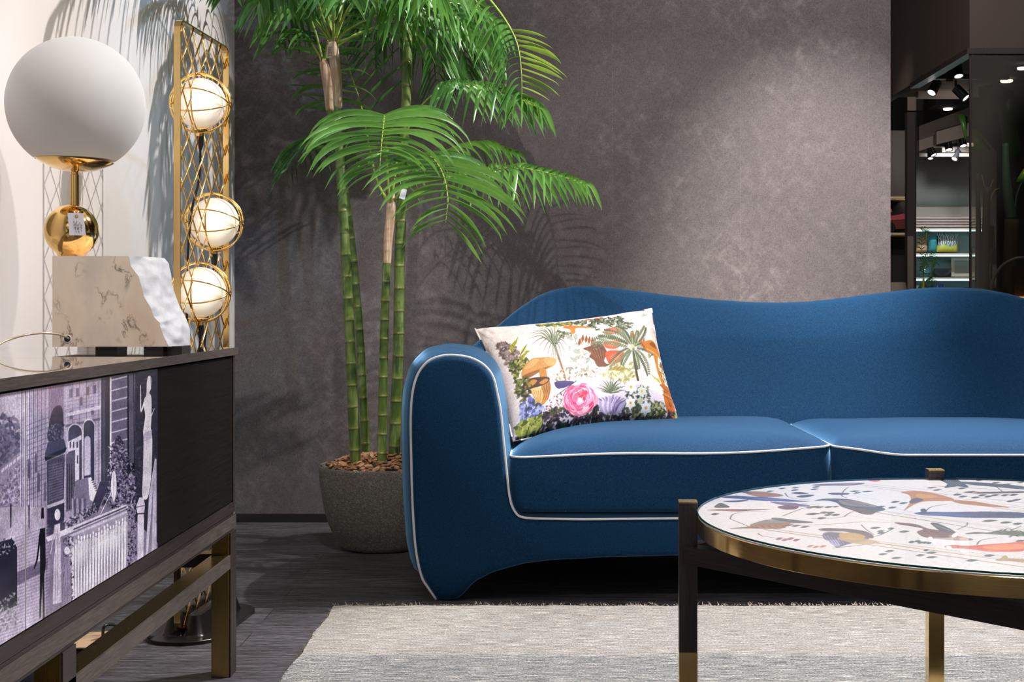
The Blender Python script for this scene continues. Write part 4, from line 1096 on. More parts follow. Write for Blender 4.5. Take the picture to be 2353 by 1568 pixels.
bird([(1785, 545), (1850, 532), (1950, 540), (2100, 528), (2250, 518), (2353, 512), (2353, 574), (2240, 582), (2100, 580), (1960, 562), (1840, 556)], (224, 88, 34), ([(2050, 548), (2200, 530), (2353, 530), (2353, 556), (2180, 570)], (244, 156, 64)), [(1785, 545), (1850, 534), (1940, 546), (1850, 554)], (196, 62, 40))
T.stroke([(1800, 544), (1960, 542), (2060, 548)], 2, 1.2, (160, 50, 30)); T.stroke([(1850, 546), (2100, 570), (2353, 600)], 1.4, 1.2, (220, 200, 170), .8)
bird([(2150, 640), (2200, 628), (2300, 630), (2353, 636), (2353, 656), (2240, 646)], (196, 150, 66), None, [(2190, 630), (2220, 606), (2240, 628)], (170, 150, 60))
T.stroke([(2160, 642), (2353, 640)], 2.2, 1.4, (60, 56, 60))
# the same birds return, turned round, on the half of the top that the picture does not reach
Xc, Yc = np.meshgrid(np.linspace(T.x0, T.x1, T.nx), np.linspace(T.y0, T.y1, T.ny))
far = np.clip((Xc-0.341*Yc-0.01)/0.004, 0, 1)[..., None]; T.a = T.a*(1-far)+T.a[::-1, ::-1]*far
T.noise(0.03, 3); T.a = T.a**1.25
def disc_mesh():
    xs = np.concatenate([np.arange(TCX-TR+0.0045, TCX+0.12, 0.00115), np.arange(TCX+0.12, TCX+TR-0.004, 0.005)])
    nyg = 330; V = []; R2 = TR-0.004
    half = np.sqrt(np.maximum(R2**2-(xs-TCX)**2, 1e-7)); v = np.linspace(-1, 1, nyg)
    X = np.repeat(xs[None, :], nyg, 0); Y = TCY+v[:, None]*half[None, :]
    V = np.stack([X.ravel(), Y.ravel(), np.full(X.size, ZA)], 1)
    return printed_mesh('bird_print', V, grid_quads(len(xs), nyg), T.sample(X.ravel(), Y.ravel()))
link('bird_print', disc_mesh(), vcol('bird_print_paper', 0.5, spec=0.3).m, tab, False)

# ------------------------------------------------------------------ sideboard doors: engraving-like town view
def f_door(px, py):
    s_ = (px-VX)/FX; return (F/s_, CH-(py-VY)/s_)           # (distance, height)
def zd(zx, zy): return f_door(zx/3.825, 830+zy/3.825)          # from the upper close view
class DV(Canvas): pass
D = Canvas(1.78, 2.566, 0.3945, 0.7235, 760, 470, (128, 118, 142), zd)
LV = (222, 214, 228); MD = (138, 128, 148); DKD = (42, 38, 48); BLK = (24, 22, 28)
D.poly([(-600, -200), (250, 180), (250, 700), (0, 560), (-600, 500)], (186, 176, 196))       # sky
D.blobs([(-300, 480), (20, 470), (170, 520), (170, 800), (60, 880), (0, 940), (-300, 900)], 420, 14, 40, [(72, 66, 88), (96, 88, 112), (120, 110, 134)], .8)
D.poly([(0, 960), (170, 800), (230, 820), (230, 1290), (0, 1340)], (150, 138, 164))
D.blobs([(0, 1080), (170, 900), (230, 950), (230, 1280), (0, 1330)], 260, 8, 22, [(100, 90, 118), (196, 188, 206), (86, 78, 104)], .6)
for k in range(6): D.poly([(10+k*34, 960-k*26), (36+k*34, 935-k*26), (40+k*34, 962-k*26), (14+k*34, 986-k*26)], (214, 206, 224), .9)
# facade of the left building: tall vertical pilasters
for k in range(30):
    x = 178+k*8.6; c = [LV, (96, 86, 110), (188, 178, 202), (150, 138, 166)][k % 4]
    D.poly([(x, 260-k*2), (x+6, 258-k*2), (x+6, 1290), (x, 1300)], c, .85)
for k in range(16):
    y = 560+k*44; D.stroke([(236, y+8), (440, y-70)], 1.6, 1.6, (84, 76, 98), .6)
for (x, y) in [(255, 880), (315, 830), (340, 1000), (395, 1080)]:
    D.poly([(x-10, y), (x, y-30), (x+12, y), (x+12, y+150), (x-10, y+155)], (92, 84, 108), .9)
# central facade
D.poly([(560, 170), (890, 80), (900, 1100), (560, 1340)], (170, 158, 182))
for y in range(0, 30): D.stroke([(570, 330+y*34), (880, 270+y*33)], 1.3, 1.3, (104, 96, 118), .55)
for x in (582, 640, 700, 760, 820, 850, 868, 882): D.stroke([(x, 180), (x, 1080)], 2.2, 2.2, (220, 212, 228) if x % 4 else (90, 82, 104), .8)
for (x, y) in [(610, 250), (668, 240), (610, 440), (800, 400), (760, 230), (820, 215), (700, 320)]:
    D.poly([(x, y), (x+26, y-6), (x+26, y+70), (x, y+76)], (96, 88, 112), .9)
D.poly([(575, 460), (880, 390), (880, 420), (575, 492)], (218, 210, 226), .8); D.poly([(575, 560), (880, 500), (880, 520), (575, 585)], (90, 82, 106), .8)
# arches
def arch(x0, x1, yt, yb, col, edge=LV):
    xm = (x0+x1)/2; r = (x1-x0)/2
    pts = [(x0, yb)]+[(xm-r*math.cos(t), yt+r*1.2-r*1.2*math.sin(t)) for t in np.linspace(0, math.pi, 12)]+[(x1, yb-10)]
    D.stroke(pts, 6, 6, edge, .9, False); D.poly(pts, col)
arch(600, 720, 560, 1110, (70, 64, 86)); arch(735, 830, 520, 1060, (62, 56, 78)); arch(742, 796, 660, 1010, (190, 182, 204), (50, 44, 64))
D.poly([(600, 710), (715, 650), (715, 690), (696, 700), (696, 1040), (660, 1060), (660, 780), (600, 800)], (208, 200, 218))
for x in (612, 640, 672): D.poly([(x, 712), (x+14, 706), (x+14, 760), (x, 768)], (70, 64, 84)); D.poly([(x+4, 830), (x+16, 826), (x+16, 900), (x+4, 906)], (80, 74, 94))
D.poly([(660, 1060), (780, 1020), (780, 1230), (660, 1270)], (120, 112, 136)); D.poly([(775, 1030), (800, 1020), (870, 1190), (820, 1240), (790, 1220)], LV)
for k in range(9): D.stroke([(800+k*8, 1050+k*18), (822+k*8, 1044+k*18)], 2.2, 2.2, DKD, .9)
# monument
D.poly([(430, 560), (470, 420), (540, 400), (560, 560), (545, 680), (425, 700)], (58, 50, 66), 1, 1)
D.blobs([(430, 570), (560, 540), (560, 690), (425, 710)], 120, 6, 16, [(30, 28, 40), (120, 110, 130), (70, 62, 80)], .8)
D.poly([(420, 720), (560, 680), (585, 770), (390, 850)], (66, 60, 82)); D.poly([(390, 840), (585, 762), (575, 800), (400, 880)], BLK); D.poly([(410, 880), (570, 820), (560, 1240), (415, 1290)], (74, 68, 88))
for y in range(14): D.stroke([(430, 920+y*24), (550, 890+y*23)], 2.0, 2.0, (130, 122, 144), .6)
D.poly([(415, 1290), (565, 1240), (565, 1400), (415, 1480)], (54, 48, 68)); D.poly([(415, 1270), (565, 1215), (565, 1245), (415, 1300)], LV, .7); D.poly([(410, 1480), (570, 1400), (570, 1520), (410, 1600)], (72, 66, 86))
D.poly([(580, 820), (655, 790), (655, 1290), (580, 1330)], (92, 84, 104)); 
for x in (592, 610, 630): D.stroke([(x, 910), (x, 1300)], 3, 3, DKD, .8)
# ground by the monument
D.poly([(-400, 1300), (230, 1280), (400, 1290), (400, 2500), (-400, 2500)], (176, 164, 186)); D.poly([(570, 1330), (860, 1240), (900, 1290), (560, 1420)], (150, 140, 164))
for k in range(70):
    y = 1560+k*14; D.stroke([(-60, y+50), (430, y-120)], 1.6, 1.2, (122, 112, 138) if k % 2 else (214, 206, 222), .45)
D.poly([(-60, 1960), (420, 1730), (420, 1830), (-60, 2090)], (98, 88, 114), .8)
for k in range(6):
    D.poly([(630+k*22, 1210+(k % 2)*10), (644+k*22, 1206), (646+k*22, 1390), (628+k*22, 1400)], (86, 78, 100) if k % 2 else (168, 158, 180), .9)
# dark columns and block wall on the right
D.poly([(890, 80), (965, 60), (965, 1060), (890, 1060)], (60, 56, 66)); D.poly([(900, 80), (925, 76), (925, 1060), (900, 1060)], (96, 90, 112), .6)
D.poly([(965, 62), (980, 60), (980, 1000), (965, 1010)], LV)
D.poly([(980, 60), (1118, 35), (1118, 1000), (980, 1000)], (104, 96, 118))
for k in range(9):
    y = 150+k*92; D.stroke([(980, y+20), (1118, y-16)], 3, 3, (214, 206, 222), .8)
    for x in (1010, 1060, 1090): D.stroke([(x, y+30), (x, y+70)], 2, 2, (70, 64, 84), .6)
D.poly([(1118, 34), (1180, 24), (1186, 1000), (1118, 1000)], BLK); D.poly([(1134, 32), (1172, 26), (1176, 900), (1136, 900)], (92, 86, 106)); D.poly([(1186, 24), (1386, 0), (1386, 1600), (1186, 1400)], (52, 48, 58))
D.blobs([(1190, 30), (1380, 10), (1380, 1200), (1190, 1200)], 700, 6, 14, [(34, 30, 46), (84, 78, 100), (60, 56, 78)], .7)
# foliage
D.blobs([(960, 760), (1050, 640), (1110, 800), (1200, 1000), (1200, 1300), (1000, 1300), (870, 1260), (930, 1020)], 900, 8, 18, [BLK, (60, 54, 74), (84, 78, 100), (170, 160, 184), (46, 42, 60)], .85)
D.poly([(880, 1060), (960, 1060), (860, 1330), (780, 1350)], (66, 60, 80))
D.blobs([(560, 1420), (820, 1250), (880, 1300), (700, 1420), (560, 1480)], 220, 7, 15, [BLK, (84, 76, 98), (190, 182, 204)], .8)
D.poly([(975, 1120), (985, 1000), (1000, 968), (1018, 1000), (1024, 1120), (1000, 1240)], LV, 1, 1); D.stroke([(1000, 980), (1000, 1230)], 3, 2, (120, 112, 136)); D.stroke([(885, 1345), (975, 1160)], 2.4, 2.4, LV)
# statue
D.poly([(1300, 140), (1318, 132), (1330, 160), (1328, 240), (1312, 280), (1330, 320), (1332, 480), (1326, 600), (1338, 700), (1330, 1000), (1300, 1200), (1252, 1190), (1256, 1000), (1262, 700), (1258, 620), (1276, 480), (1262, 380), (1286, 290), (1290, 200)], (226, 220, 232), 1, 1)
D.stroke([(1276, 330), (1240, 440), (1236, 300), (1234, 220)], 7, 5, (222, 216, 230)); D.stroke([(1332, 480), (1356, 420)], 4, 3, LV); D.poly([(1262, 640), (1336, 600), (1332, 680), (1268, 710)], (176, 166, 188), .8)
for k in range(9): D.stroke([(1266+k*8, 700), (1262+k*8, 900), (1258+k*9, 1180)], 1.6, 1.6, (128, 118, 142), .7)
D.stroke([(1324, 150), (1330, 260)], 1.6, 1.6, DKD)
# pedestal
D.poly([(1196, 1280), (1225, 1200), (1262, 1200), (1275, 1270), (1266, 1350), (1256, 2000), (1206, 2000), (1210, 1350)], (206, 198, 216)); D.stroke([(1200, 1345), (1270, 1340)], 3, 3, DKD); D.stroke([(1198, 1285), (1274, 1270)], 3, 3, (120, 112, 134))
D.poly([(1310, 1180), (1360, 860), (1376, 860), (1376, 2100), (1300, 2100), (1280, 1700)], (196, 188, 206), .95)
for k in range(10): D.stroke([(1350-k*3, 1000+k*50), (1330-k*3, 1700), (1310, 2080)], 1.6, 1.6, (94, 86, 108), .7)
# balustrade with reliefs
D.poly([(400, 1550), (1110, 1260), (1128, 1290), (620, 1510), (420, 1590)], (214, 206, 222)); D.stroke([(650, 1480), (1110, 1282)], 4, 4, (84, 76, 98))
D.poly([(612, 1530), (1122, 1310), (1118, 1940), (640, 2220)], (196, 188, 206))
rs_ = np.random.RandomState(8)
for k in range(19):
    x = 640+k*25.6; y0 = 1545-(x-612)*0.43; y1 = 2190-(x-640)*0.56; H_ = y1-y0; l_ = rs_.rand()-0.5; t_ = 0.03+0.07*rs_.rand()
    D.poly([(x-12, y0+14), (x+13, y0+4), (x+13, y1-8), (x-12, y1+6)], (150, 140, 162), .8)
    D.ell((x+l_*5, y0+H_*(t_+.03)), 6.5, H_*.028, (246, 242, 248))
    D.poly([(x-8+l_*4, y0+H_*(t_+.07)), (x+8+l_*4, y0+H_*(t_+.06)), (x+9, y0+H_*.35), (x+5+l_*6, y0+H_*.55), (x+9+l_*6, y1-H_*.04), (x+2, y1-H_*.03), (x, y0+H_*.6), (x-4+l_*3, y1-H_*.02), (x-10, y1-H_*.01), (x-7, y0+H_*.5), (x-10+l_*6, y0+H_*.3)], (238, 233, 242), 1)
    D.stroke([(x+7, y0+H_*(t_+.09)), (x+14, y0+H_*(.22+.1*l_)), (x+5, y0+H_*(.32-.1*l_))], 3.4, 2.4, (236, 230, 240)); D.stroke([(x+1, y0+H_*.14), (x-1+l_*5, y0+H_*.5)], 1.4, 1.2, (120, 110, 132), .8)
    D.stroke([(x+12, y0+H_*.1), (x+11, y1-H_*.05)], 1.8, 1.8, (70, 62, 80), .7)
D.poly([(620, 2230), (1122, 1935), (1122, 1975), (640, 2270)], (206, 198, 216), .9)
D.blobs([(560, 1560), (640, 1530), (660, 2330), (560, 2330)], 330, 7, 14, [BLK, (200, 192, 212), (92, 86, 108), (60, 56, 76)], .8)
D.blobs([(640, 2290), (1130, 1990), (1380, 2020), (1380, 2200), (640, 2460)], 600, 7, 14, [(70, 62, 82), (200, 192, 210), (46, 42, 58), (150, 140, 164)], .75)
D.blobs([(1120, 1280), (1195, 1240), (1200, 2020), (1124, 1960)], 300, 7, 14, [BLK, (96, 88, 110), (180, 172, 194)], .8)
# promenading people
def man(x, y, h, c=BLK):
    D.poly([(x-12, y+0.10*h), (x-8, y), (x+12, y), (x+16, y+0.10*h)], c); D.ell((x+2, y+0.13*h), 14, 0.035*h, (176, 166, 188))
    D.poly([(x-22, y+0.19*h), (x+24, y+0.18*h), (x+30, y+0.5*h), (x+18, y+0.62*h), (x+22, y+h), (x+4, y+h), (x, y+0.66*h), (x-12, y+0.98*h), (x-26, y+h), (x-20, y+0.5*h)], c, 1, 0)
    D.stroke([(x-18, y+0.24*h), (x-46, y+0.46*h), (x-70, y+0.54*h)], 8, 4, c)
man(372, 1290, 980)
def lady(x, y, h, c=(200, 190, 208)):
    D.ell((x, y+0.05*h), 26, 0.06*h, (216, 208, 222)); D.poly([(x-26, y+0.16*h), (x+22, y+0.14*h), (x+30, y+0.42*h), (x+36, y+h*0.98), (x-42, y+h), (x-34, y+0.6*h), (x-22, y+0.42*h)], c, 1)
    D.stroke([(x-22, y+0.2*h), (x-60, y+0.46*h)], 6, 3, c); D.stroke([(x+4, y+0.2*h), (x+2, y+0.9*h)], 2, 2, (110, 100, 124), .8); D.stroke([(x-14, y+0.46*h), (x-22, y+0.96*h)], 2, 2, (110, 100, 124), .8)
lady(505, 1310, 830); lady(590, 1640, 560, (140, 130, 154))
man(-30, 1560, 900, (40, 40, 56)); D.poly([(-200, 1640), (110, 1560), (150, 1640), (150, 2150), (-200, 2300)], (44, 42, 60)); D.blobs([(-100, 1600), (120, 1540), (140, 1680), (-100, 1720)], 80, 7, 16, [(150, 142, 162), BLK, (210, 202, 218)], .8)
for (x, y) in [(95, 1270), (255, 1280)]: D.stroke([(x, y), (x, y+190)], 5, 3, BLK); D.ell((x, y-4), 7, 14, (60, 54, 72))
D.blobs([(-200, 2140), (160, 2020), (190, 2300), (-200, 2500)], 300, 8, 18, [(90, 88, 96), (190, 186, 196), (140, 134, 146)], .7)
# engraved hatching
D.noise(0.13, 1, (2, 1)); D.noise(0.10, 2); D.noise(0.08, 1, (1, 6)); D.noise(0.12, 24)
D.a = np.clip((D.a-0.5)*1.12+0.52, 0, 1)
M_print = vcol('printed_lacquer', 0.22, coat=0.25, coat_rough=0.03, spec=0.3).m
def door(y0, y1, ys, first):
    zs = np.linspace(0.3945, 0.7235, 440); ys = np.asarray(ys)
    Yg, Zg = np.meshgrid(ys, zs)
    V = np.stack([np.full(Yg.size, FX), Yg.ravel(), Zg.ravel()], 1)
    me = printed_mesh('door_print', V, grid_quads(len(ys), len(zs)), D.sample(Yg.ravel(), Zg.ravel()))
    dr = MB().box(FX-0.019, FX-0.0002, y0, y1, 0.3943, 0.7237).build('printed_door', [plain('pale_door_edge', (0.6, 0.58, 0.6, 1), 0.3)], side, False, None)
    tag(dr, 'door printed with a grey engraved town scene')
    link('door_print', me, M_print, dr, False)
door(1.917, 2.563, np.linspace(1.9175, 2.5625, 520), True)
door(1.270, 1.914, np.concatenate([np.linspace(1.2705, 1.78, 20), np.linspace(1.785, 1.9135, 100)]), False)
door(0.640, 1.267, np.linspace(0.6405, 1.2665, 20), False)

# ------------------------------------------------------------------ cushion
cq = [(1092, 756), (1497, 710), (1563, 974), (1178, 1014)]       # seen corners TL TR BR BL
def homog(src, dst):
    A_, b = [], []
    for (x, y), (u, v) in zip(src, dst):
        A_ += [[x, y, 1, 0, 0, 0, -u*x, -u*y], [0, 0, 0, x, y, 1, -v*x, -v*y]]; b += [u, v]
    h = np.linalg.solve(np.array(A_, float), np.array(b, float)); return np.append(h, 1).reshape(3, 3)
zc = lambda p: ((p[0]-1060)*4.3556, (p[1]-680)*4.3556)
Hc = homog([zc(p) for p in cq], [(0, 1), (1, 1), (1, 0), (0, 0)])
def f_cus(x, y):
    q = Hc@np.array([x, y, 1.0]); return (q[0]/q[2], q[1]/q[2])
K = Canvas(0, 1, 0, 1, 640, 440, (238, 226, 222), f_cus)
K.rs = np.random.RandomState(11)
GG = [(92, 104, 78), (126, 136, 104), (60, 70, 54), (160, 166, 138), (74, 84, 66)]
K.poly([(560, 1130), (1000, 1010), (1600, 1000), (2200, 1150), (2250, 1500), (450, 1500)], (206, 202, 224), .55)
# canopy of leaves
K.blobs([(670, 350), (1000, 330), (1060, 380), (900, 400), (720, 400)], 60, 20, 46, [(112, 124, 84), (88, 104, 66), (190, 176, 96)], .85)
K.blobs([(1000, 330), (1250, 290), (1500, 280), (1560, 340), (1670, 390), (1650, 440), (1500, 470), (1350, 420), (1280, 480), (1200, 430), (1040, 380)], 260, 14, 34, GG, .9)
K.blobs([(860, 470), (1000, 500), (1060, 540), (1000, 600), (900, 540)], 60, 10, 26, GG, .85)
K.poly([(935, 430), (960, 395), (1080, 410), (1195, 425), (1180, 445), (1060, 440), (1050, 500), (1010, 520), (1000, 460)], (214, 140, 60), 1, 1)
for k in range(16): K.stroke([(950+k*14, 405+(k % 3)*8), (965+k*14, 425)], 1.8, 1.4, (150, 84, 34), .7)
K.poly([(1250, 410), (1330, 395), (1400, 430), (1380, 470), (1300, 450)], (240, 234, 232), 1, 1); K.stroke([(1250, 410), (1330, 400), (1400, 440), (1380, 470)], 1.4, 1.2, (120, 120, 114))
for (x, y) in [(1190, 300), (1290, 290)]: K.ell((x, y), 36, 14, (232, 110, 60))
# shrub left edge
K.blobs([(290, 560), (370, 540), (480, 640), (560, 800), (520, 880), (420, 840), (340, 700)], 260, 10, 28, [(120, 96, 84), (150, 130, 124), (96, 84, 90), (176, 160, 158)], .7)
for (a, b) in [((440, 660), (500, 520)), ((430, 640), (470, 560)), ((520, 720), (580, 620)), ((510, 760), (600, 690)), ((440, 700), (420, 600)), ((560, 700), (610, 690)), ((500, 800), (560, 740))]:
    K.leafp(a, b, 14, (186, 180, 70)); K.stroke([a, b], 2, 1, (90, 96, 44), .8)
K.blobs([(400, 800), (520, 740), (600, 780), (520, 900), (470, 960)], 120, 14, 30, [(150, 150, 66), (96, 104, 56), (200, 196, 120), (70, 74, 50)], .8)
# first palm
for k in range(5): K.stroke([(845+k*3, 640), (880+k*4, 760), (925+k*4, 900), (945+k*5, 995)], 3, 3, [(150, 116, 86), (190, 156, 124), (120, 92, 66)][k % 3])
for (x, y, c_) in [(600, 490, .5), (610, 520, .4), (590, 560, .2), (640, 450, .4), (680, 420, .3), (740, 402, .2), (800, 395, .1), (850, 400, 0), (900, 430, -.1), (940, 480, -.2), (980, 540, -.2), (1000, 600, -.3), (980, 660, -.3), (950, 720, -.3), (920, 760, -.2), (860, 775, 0), (820, 760, .1), (780, 740, .2), (740, 700, .3), (700, 640, .3), (650, 600, .3), (630, 620, .4), (700, 460, .2), (770, 430, .1), (960, 600, -.2), (900, 520, -.1), (880, 780, 0), (840, 790, .05)]:
    mx_, my_ = (845+x)/2, (640+y)/2-60-40*abs(c_)
    K.stroke([(845, 640), (mx_, my_), (x, y)], 5.5, 1.0, GG[int(x+y) % 5], .95); K.stroke([(845, 636), (mx_, my_-6), (x, y)], 1.6, .8, (214, 214, 190), .8)
# mushrooms
K.poly([(528, 930), (540, 860), (590, 800), (640, 770), (720, 765), (800, 762), (850, 775), (868, 805), (840, 850), (770, 885), (700, 900), (620, 930), (560, 960)], (206, 156, 92), 1, 1)
K.poly([(740, 790), (800, 764), (860, 780), (860, 820), (800, 850)], (222, 178, 120), 1, 1); K.poly([(560, 860), (640, 780), (700, 790), (620, 860)], (226, 184, 126), .7, 1); K.poly([(540, 930), (700, 880), (820, 850), (700, 910), (580, 965)], (150, 96, 48), .8, 1)
K.poly([(700, 890), (760, 880), (780, 960), (812, 1040), (806, 1120), (780, 1180), (720, 1230), (670, 1200), (690, 1120), (720, 1050)], (196, 142, 62), 1, 1)
for k in range(5): K.stroke([(710+k*20, 960), (740+k*16, 1050), (700+k*22, 1170)], 2.2, 1.6, (110, 66, 28), .8)
K.poly([(540, 1020), (600, 965), (700, 955), (790, 960), (796, 1000), (720, 1040), (620, 1060), (540, 1072)], (92, 56, 34), 1, 1); K.poly([(570, 1010), (640, 975), (680, 990), (640, 1030), (570, 1050)], (206, 150, 74), .9, 1); K.poly([(700, 1010), (760, 975), (790, 990), (740, 1025)], (200, 148, 70), .9, 1)
K.poly([(600, 1070), (690, 1050), (740, 1100), (720, 1220), (680, 1220), (640, 1120)], (222, 188, 130), .9, 1)
for k in range(5): K.stroke([(620+k*24, 1075), (660+k*14, 1140), (690+k*8, 1200)], 1.6, 1.2, (150, 100, 50), .8)
K.blobs([(470, 960), (600, 940), (640, 1060), (560, 1180), (480, 1080)], 90, 14, 34, [(96, 100, 54), (60, 64, 44), (146, 148, 84)], .7)
# centre: pale drawn leaves, brown fronds and red caps
K.blobs([(960, 530), (1080, 540), (1200, 620), (1220, 760), (1300, 850), (1240, 930), (1080, 880), (1020, 760), (980, 660)], 120, 22, 54, [(238, 234, 232), (216, 216, 210), (180, 182, 172), (232, 228, 228)], .9)
for k in range(60):
    x = 970+K.rs.rand()*280; y = 560+K.rs.rand()*330; K.stroke([(x, y), (x+30*K.rs.rand(), y+20), (x+44, y+44*K.rs.rand())], 1.3, .8, (96, 100, 90), .7)
for (x, y) in [(1130, 520), (1165, 530), (1195, 540), (1225, 550), (1250, 575), (1275, 600), (1100, 560)]:
    K.leafp((x-10, y+90), (x, y), 15, (164, 96, 38)); K.stroke([(x-10, y+90), (x, y)], 1, .8, (110, 60, 24))
K.poly([(1130, 680), (1200, 650), (1290, 600), (1330, 640), (1370, 720), (1340, 800), (1380, 850), (1280, 860), (1240, 800), (1190, 760), (1210, 720)], (128, 76, 34), 1, 1)
for k in range(12): K.stroke([(1150+k*16, 672+(k % 4)*6), (1230+k*10, 760+k*5)], 1.8, 1.4, (190, 128, 70) if k % 2 else (84, 48, 24), .8)
K.blobs([(1220, 620), (1300, 610), (1320, 680), (1240, 690)], 30, 12, 26, [(84, 70, 40), (150, 120, 70)], .8)
for pts in ([(1345, 480), (1390, 450), (1440, 440), (1510, 440), (1520, 480), (1480, 510), (1400, 520)], [(1335, 620), (1400, 600), (1500, 590), (1505, 650), (1440, 680), (1360, 670)], [(1355, 720), (1420, 695), (1540, 705), (1530, 760), (1500, 820), (1420, 845), (1370, 800)]):
    K.poly(pts, (232, 92, 46), 1, 1)
    cx_, cy_ = sum(p[0] for p in pts)/len(pts), sum(p[1] for p in pts)/len(pts)
    for k in range(14):
        a = k*0.45; K.stroke([(cx_+14*math.cos(a), cy_+10*math.sin(a)), (cx_+60*math.cos(a+.3), cy_+38*math.sin(a+.3))], 1.8, 1.2, (250, 190, 150), .75)
K.blobs([(800, 960), (980, 860), (1250, 900), (1260, 960), (1000, 980), (880, 1040)], 160, 8, 22, [(206, 190, 170), (120, 110, 96), (226, 214, 200), (170, 150, 126)], .7)
K.blobs([(1280, 930), (1440, 820), (1620, 820), (1700, 940), (1560, 1010), (1380, 960)], 170, 14, 34, [(214, 206, 160), (180, 176, 120), (226, 220, 190), (150, 152, 96)], .65)
K.leafp((1260, 880), (1400, 890), 26, (238, 232, 226)); K.stroke([(1260, 880), (1400, 890)], 1.4, 1, (120, 110, 96))
for k in range(9): K.leafp((1380+k*14, 900), (1400+k*24, 830+abs(k-4)*10), 9, (132, 138, 66) if k % 2 else (190, 146, 60), .8)
# second palm with feather leaves
K.stroke([(1650, 660), (1660, 800), (1690, 980)], 9, 9, (96, 74, 54)); K.stroke([(1640, 660), (1650, 860)], 3, 3, (150, 160, 120))
for (x, y, bx_, by_) in [(1240, 600, 1400, 560), (1350, 490, 1480, 520), (1470, 440, 1560, 500), (1545, 480, 1580, 540), (1640, 490, 1640, 560), (1700, 480, 1690, 560), (1795, 420, 1760, 520), (1740, 600, 1700, 610), (1940, 690, 1800, 620), (1805, 905, 1780, 730), (1530, 830, 1560, 740), (1400, 840, 1520, 720), (1700, 860, 1680, 760), (1300, 560, 1460, 600)]:
    c_ = GG[int(x) % 5]
    for t in np.linspace(0.15, 1.0, 16):
        qx = (1-t)**2*1645+2*(1-t)*t*bx_+t*t*x; qy = (1-t)**2*655+2*(1-t)*t*by_+t*t*y
        dx, dy = (x-1645)/500, (y-655)/500; w_ = 46*(math.sin(math.pi*min(1, t*0.9))**.6)+6
        K.leafp((qx, qy), (qx+dx*40-dy*w_*1.6, qy+dy*40+dx*w_*1.6), 8, c_, .95); K.leafp((qx, qy), (qx+dx*40+dy*w_*1.6, qy+dy*40-dx*w_*1.6), 8, GG[(int(x)+1) % 5], .95)
    K.stroke([(1645, 655), (bx_, by_), (x, y)], 2.6, 1.2, (200, 204, 160), .9)
for (x, y) in [(1640, 510), (1770, 560), (1745, 590), (1790, 600)]: K.leafp((x, y+50), (x+14, y-30), 11, (190, 116, 44))
# bird, hummingbird
K.poly([(1690, 240), (1760, 258), (1800, 210), (1802, 246), (1858, 222), (1800, 282), (1740, 292), (1780, 262)], (170, 174, 160), .9)
K.poly([(1820, 690), (1850, 710), (1880, 700), (1850, 740), (1830, 750)], (150, 150, 90), .9); K.ell((1876, 704), 9, 12, (70, 110, 150))
# tall mushroom on a carved vase
K.blobs([(1840, 480), (1900, 380), (1950, 420), (1990, 560), (1900, 520)], 90, 8, 22, [(222, 196, 186), (196, 186, 206), (230, 206, 150)], .55)
K.poly([(1765, 600), (1830, 560), (1890, 545), (1950, 575), (1990, 640), (2020, 705), (1950, 700), (1880, 690), (1800, 670)], (206, 140, 62), 1, 1); K.poly([(1850, 590), (1900, 560), (1950, 600), (1930, 620), (1870, 610)], (140, 84, 40), .8, 1); K.poly([(1800, 650), (1900, 665), (2000, 700), (1900, 690)], (232, 178, 106), .9, 1)
for k in range(6): K.leafp((1790, 640), (1715+k*8, 560+k*18), 7, (180, 106, 50))
K.poly([(1895, 690), (1950, 700), (1955, 820), (1990, 900), (2030, 990), (1990, 1000), (1940, 900), (1915, 800)], (206, 146, 60), 1, 1); K.blobs([(1955, 760), (2030, 740), (2090, 900), (2100, 980), (2020, 960), (1970, 860)], 90, 8, 20, [(190, 170, 90), (90, 80, 54), (226, 214, 190), (200, 140, 60)], .8)
K.poly([(1990, 745), (2040, 770), (2050, 820), (2000, 800)], (150, 96, 46), 1, 1)
K.poly([(1945, 1000), (1990, 980), (2110, 985), (2125, 1030), (2150, 1090), (2158, 1160), (2140, 1250), (2050, 1250), (2010, 1180), (1985, 1090), (1990, 1030)], (196, 122, 50), 1, 1)
for y in (1015, 1045, 1085): K.stroke([(1975, y), (2060, y+14), (2130, y+2)], 2.6, 2.6, (110, 62, 28), .9)
for k in range(8): K.stroke([(2010+k*15, 1060), (2006+k*15, 1085)], 2, 1.5, (236, 176, 96), .8)
K.poly([(2080, 1120), (2100, 1180), (2070, 1240), (2050, 1180)], (170, 100, 44), 1, 1); K.stroke([(2040, 1100), (2070, 1170), (2060, 1240)], 2, 2, (96, 54, 26)); K.poly([(2040, 1180), (2140, 1170), (2140, 1250), (2050, 1252)], (216, 116, 40), .8, 1)
for k in range(6): K.leafp((1960, 980), (1830+k*20, 945-abs(k-3)*14), 8, (214, 200, 110) if k % 2 else (176, 170, 90), .9)
# dragonfly
K.poly([(850, 1010), (960, 1000), (1040, 1010), (960, 1060), (880, 1072)], (66, 56, 118), 1, 1); K.stroke([(850, 1150), (960, 1075), (1060, 1000)], 1.8, 3, (60, 60, 80)); K.stroke([(870, 1015), (1030, 1012)], 1, 1, (130, 120, 176))
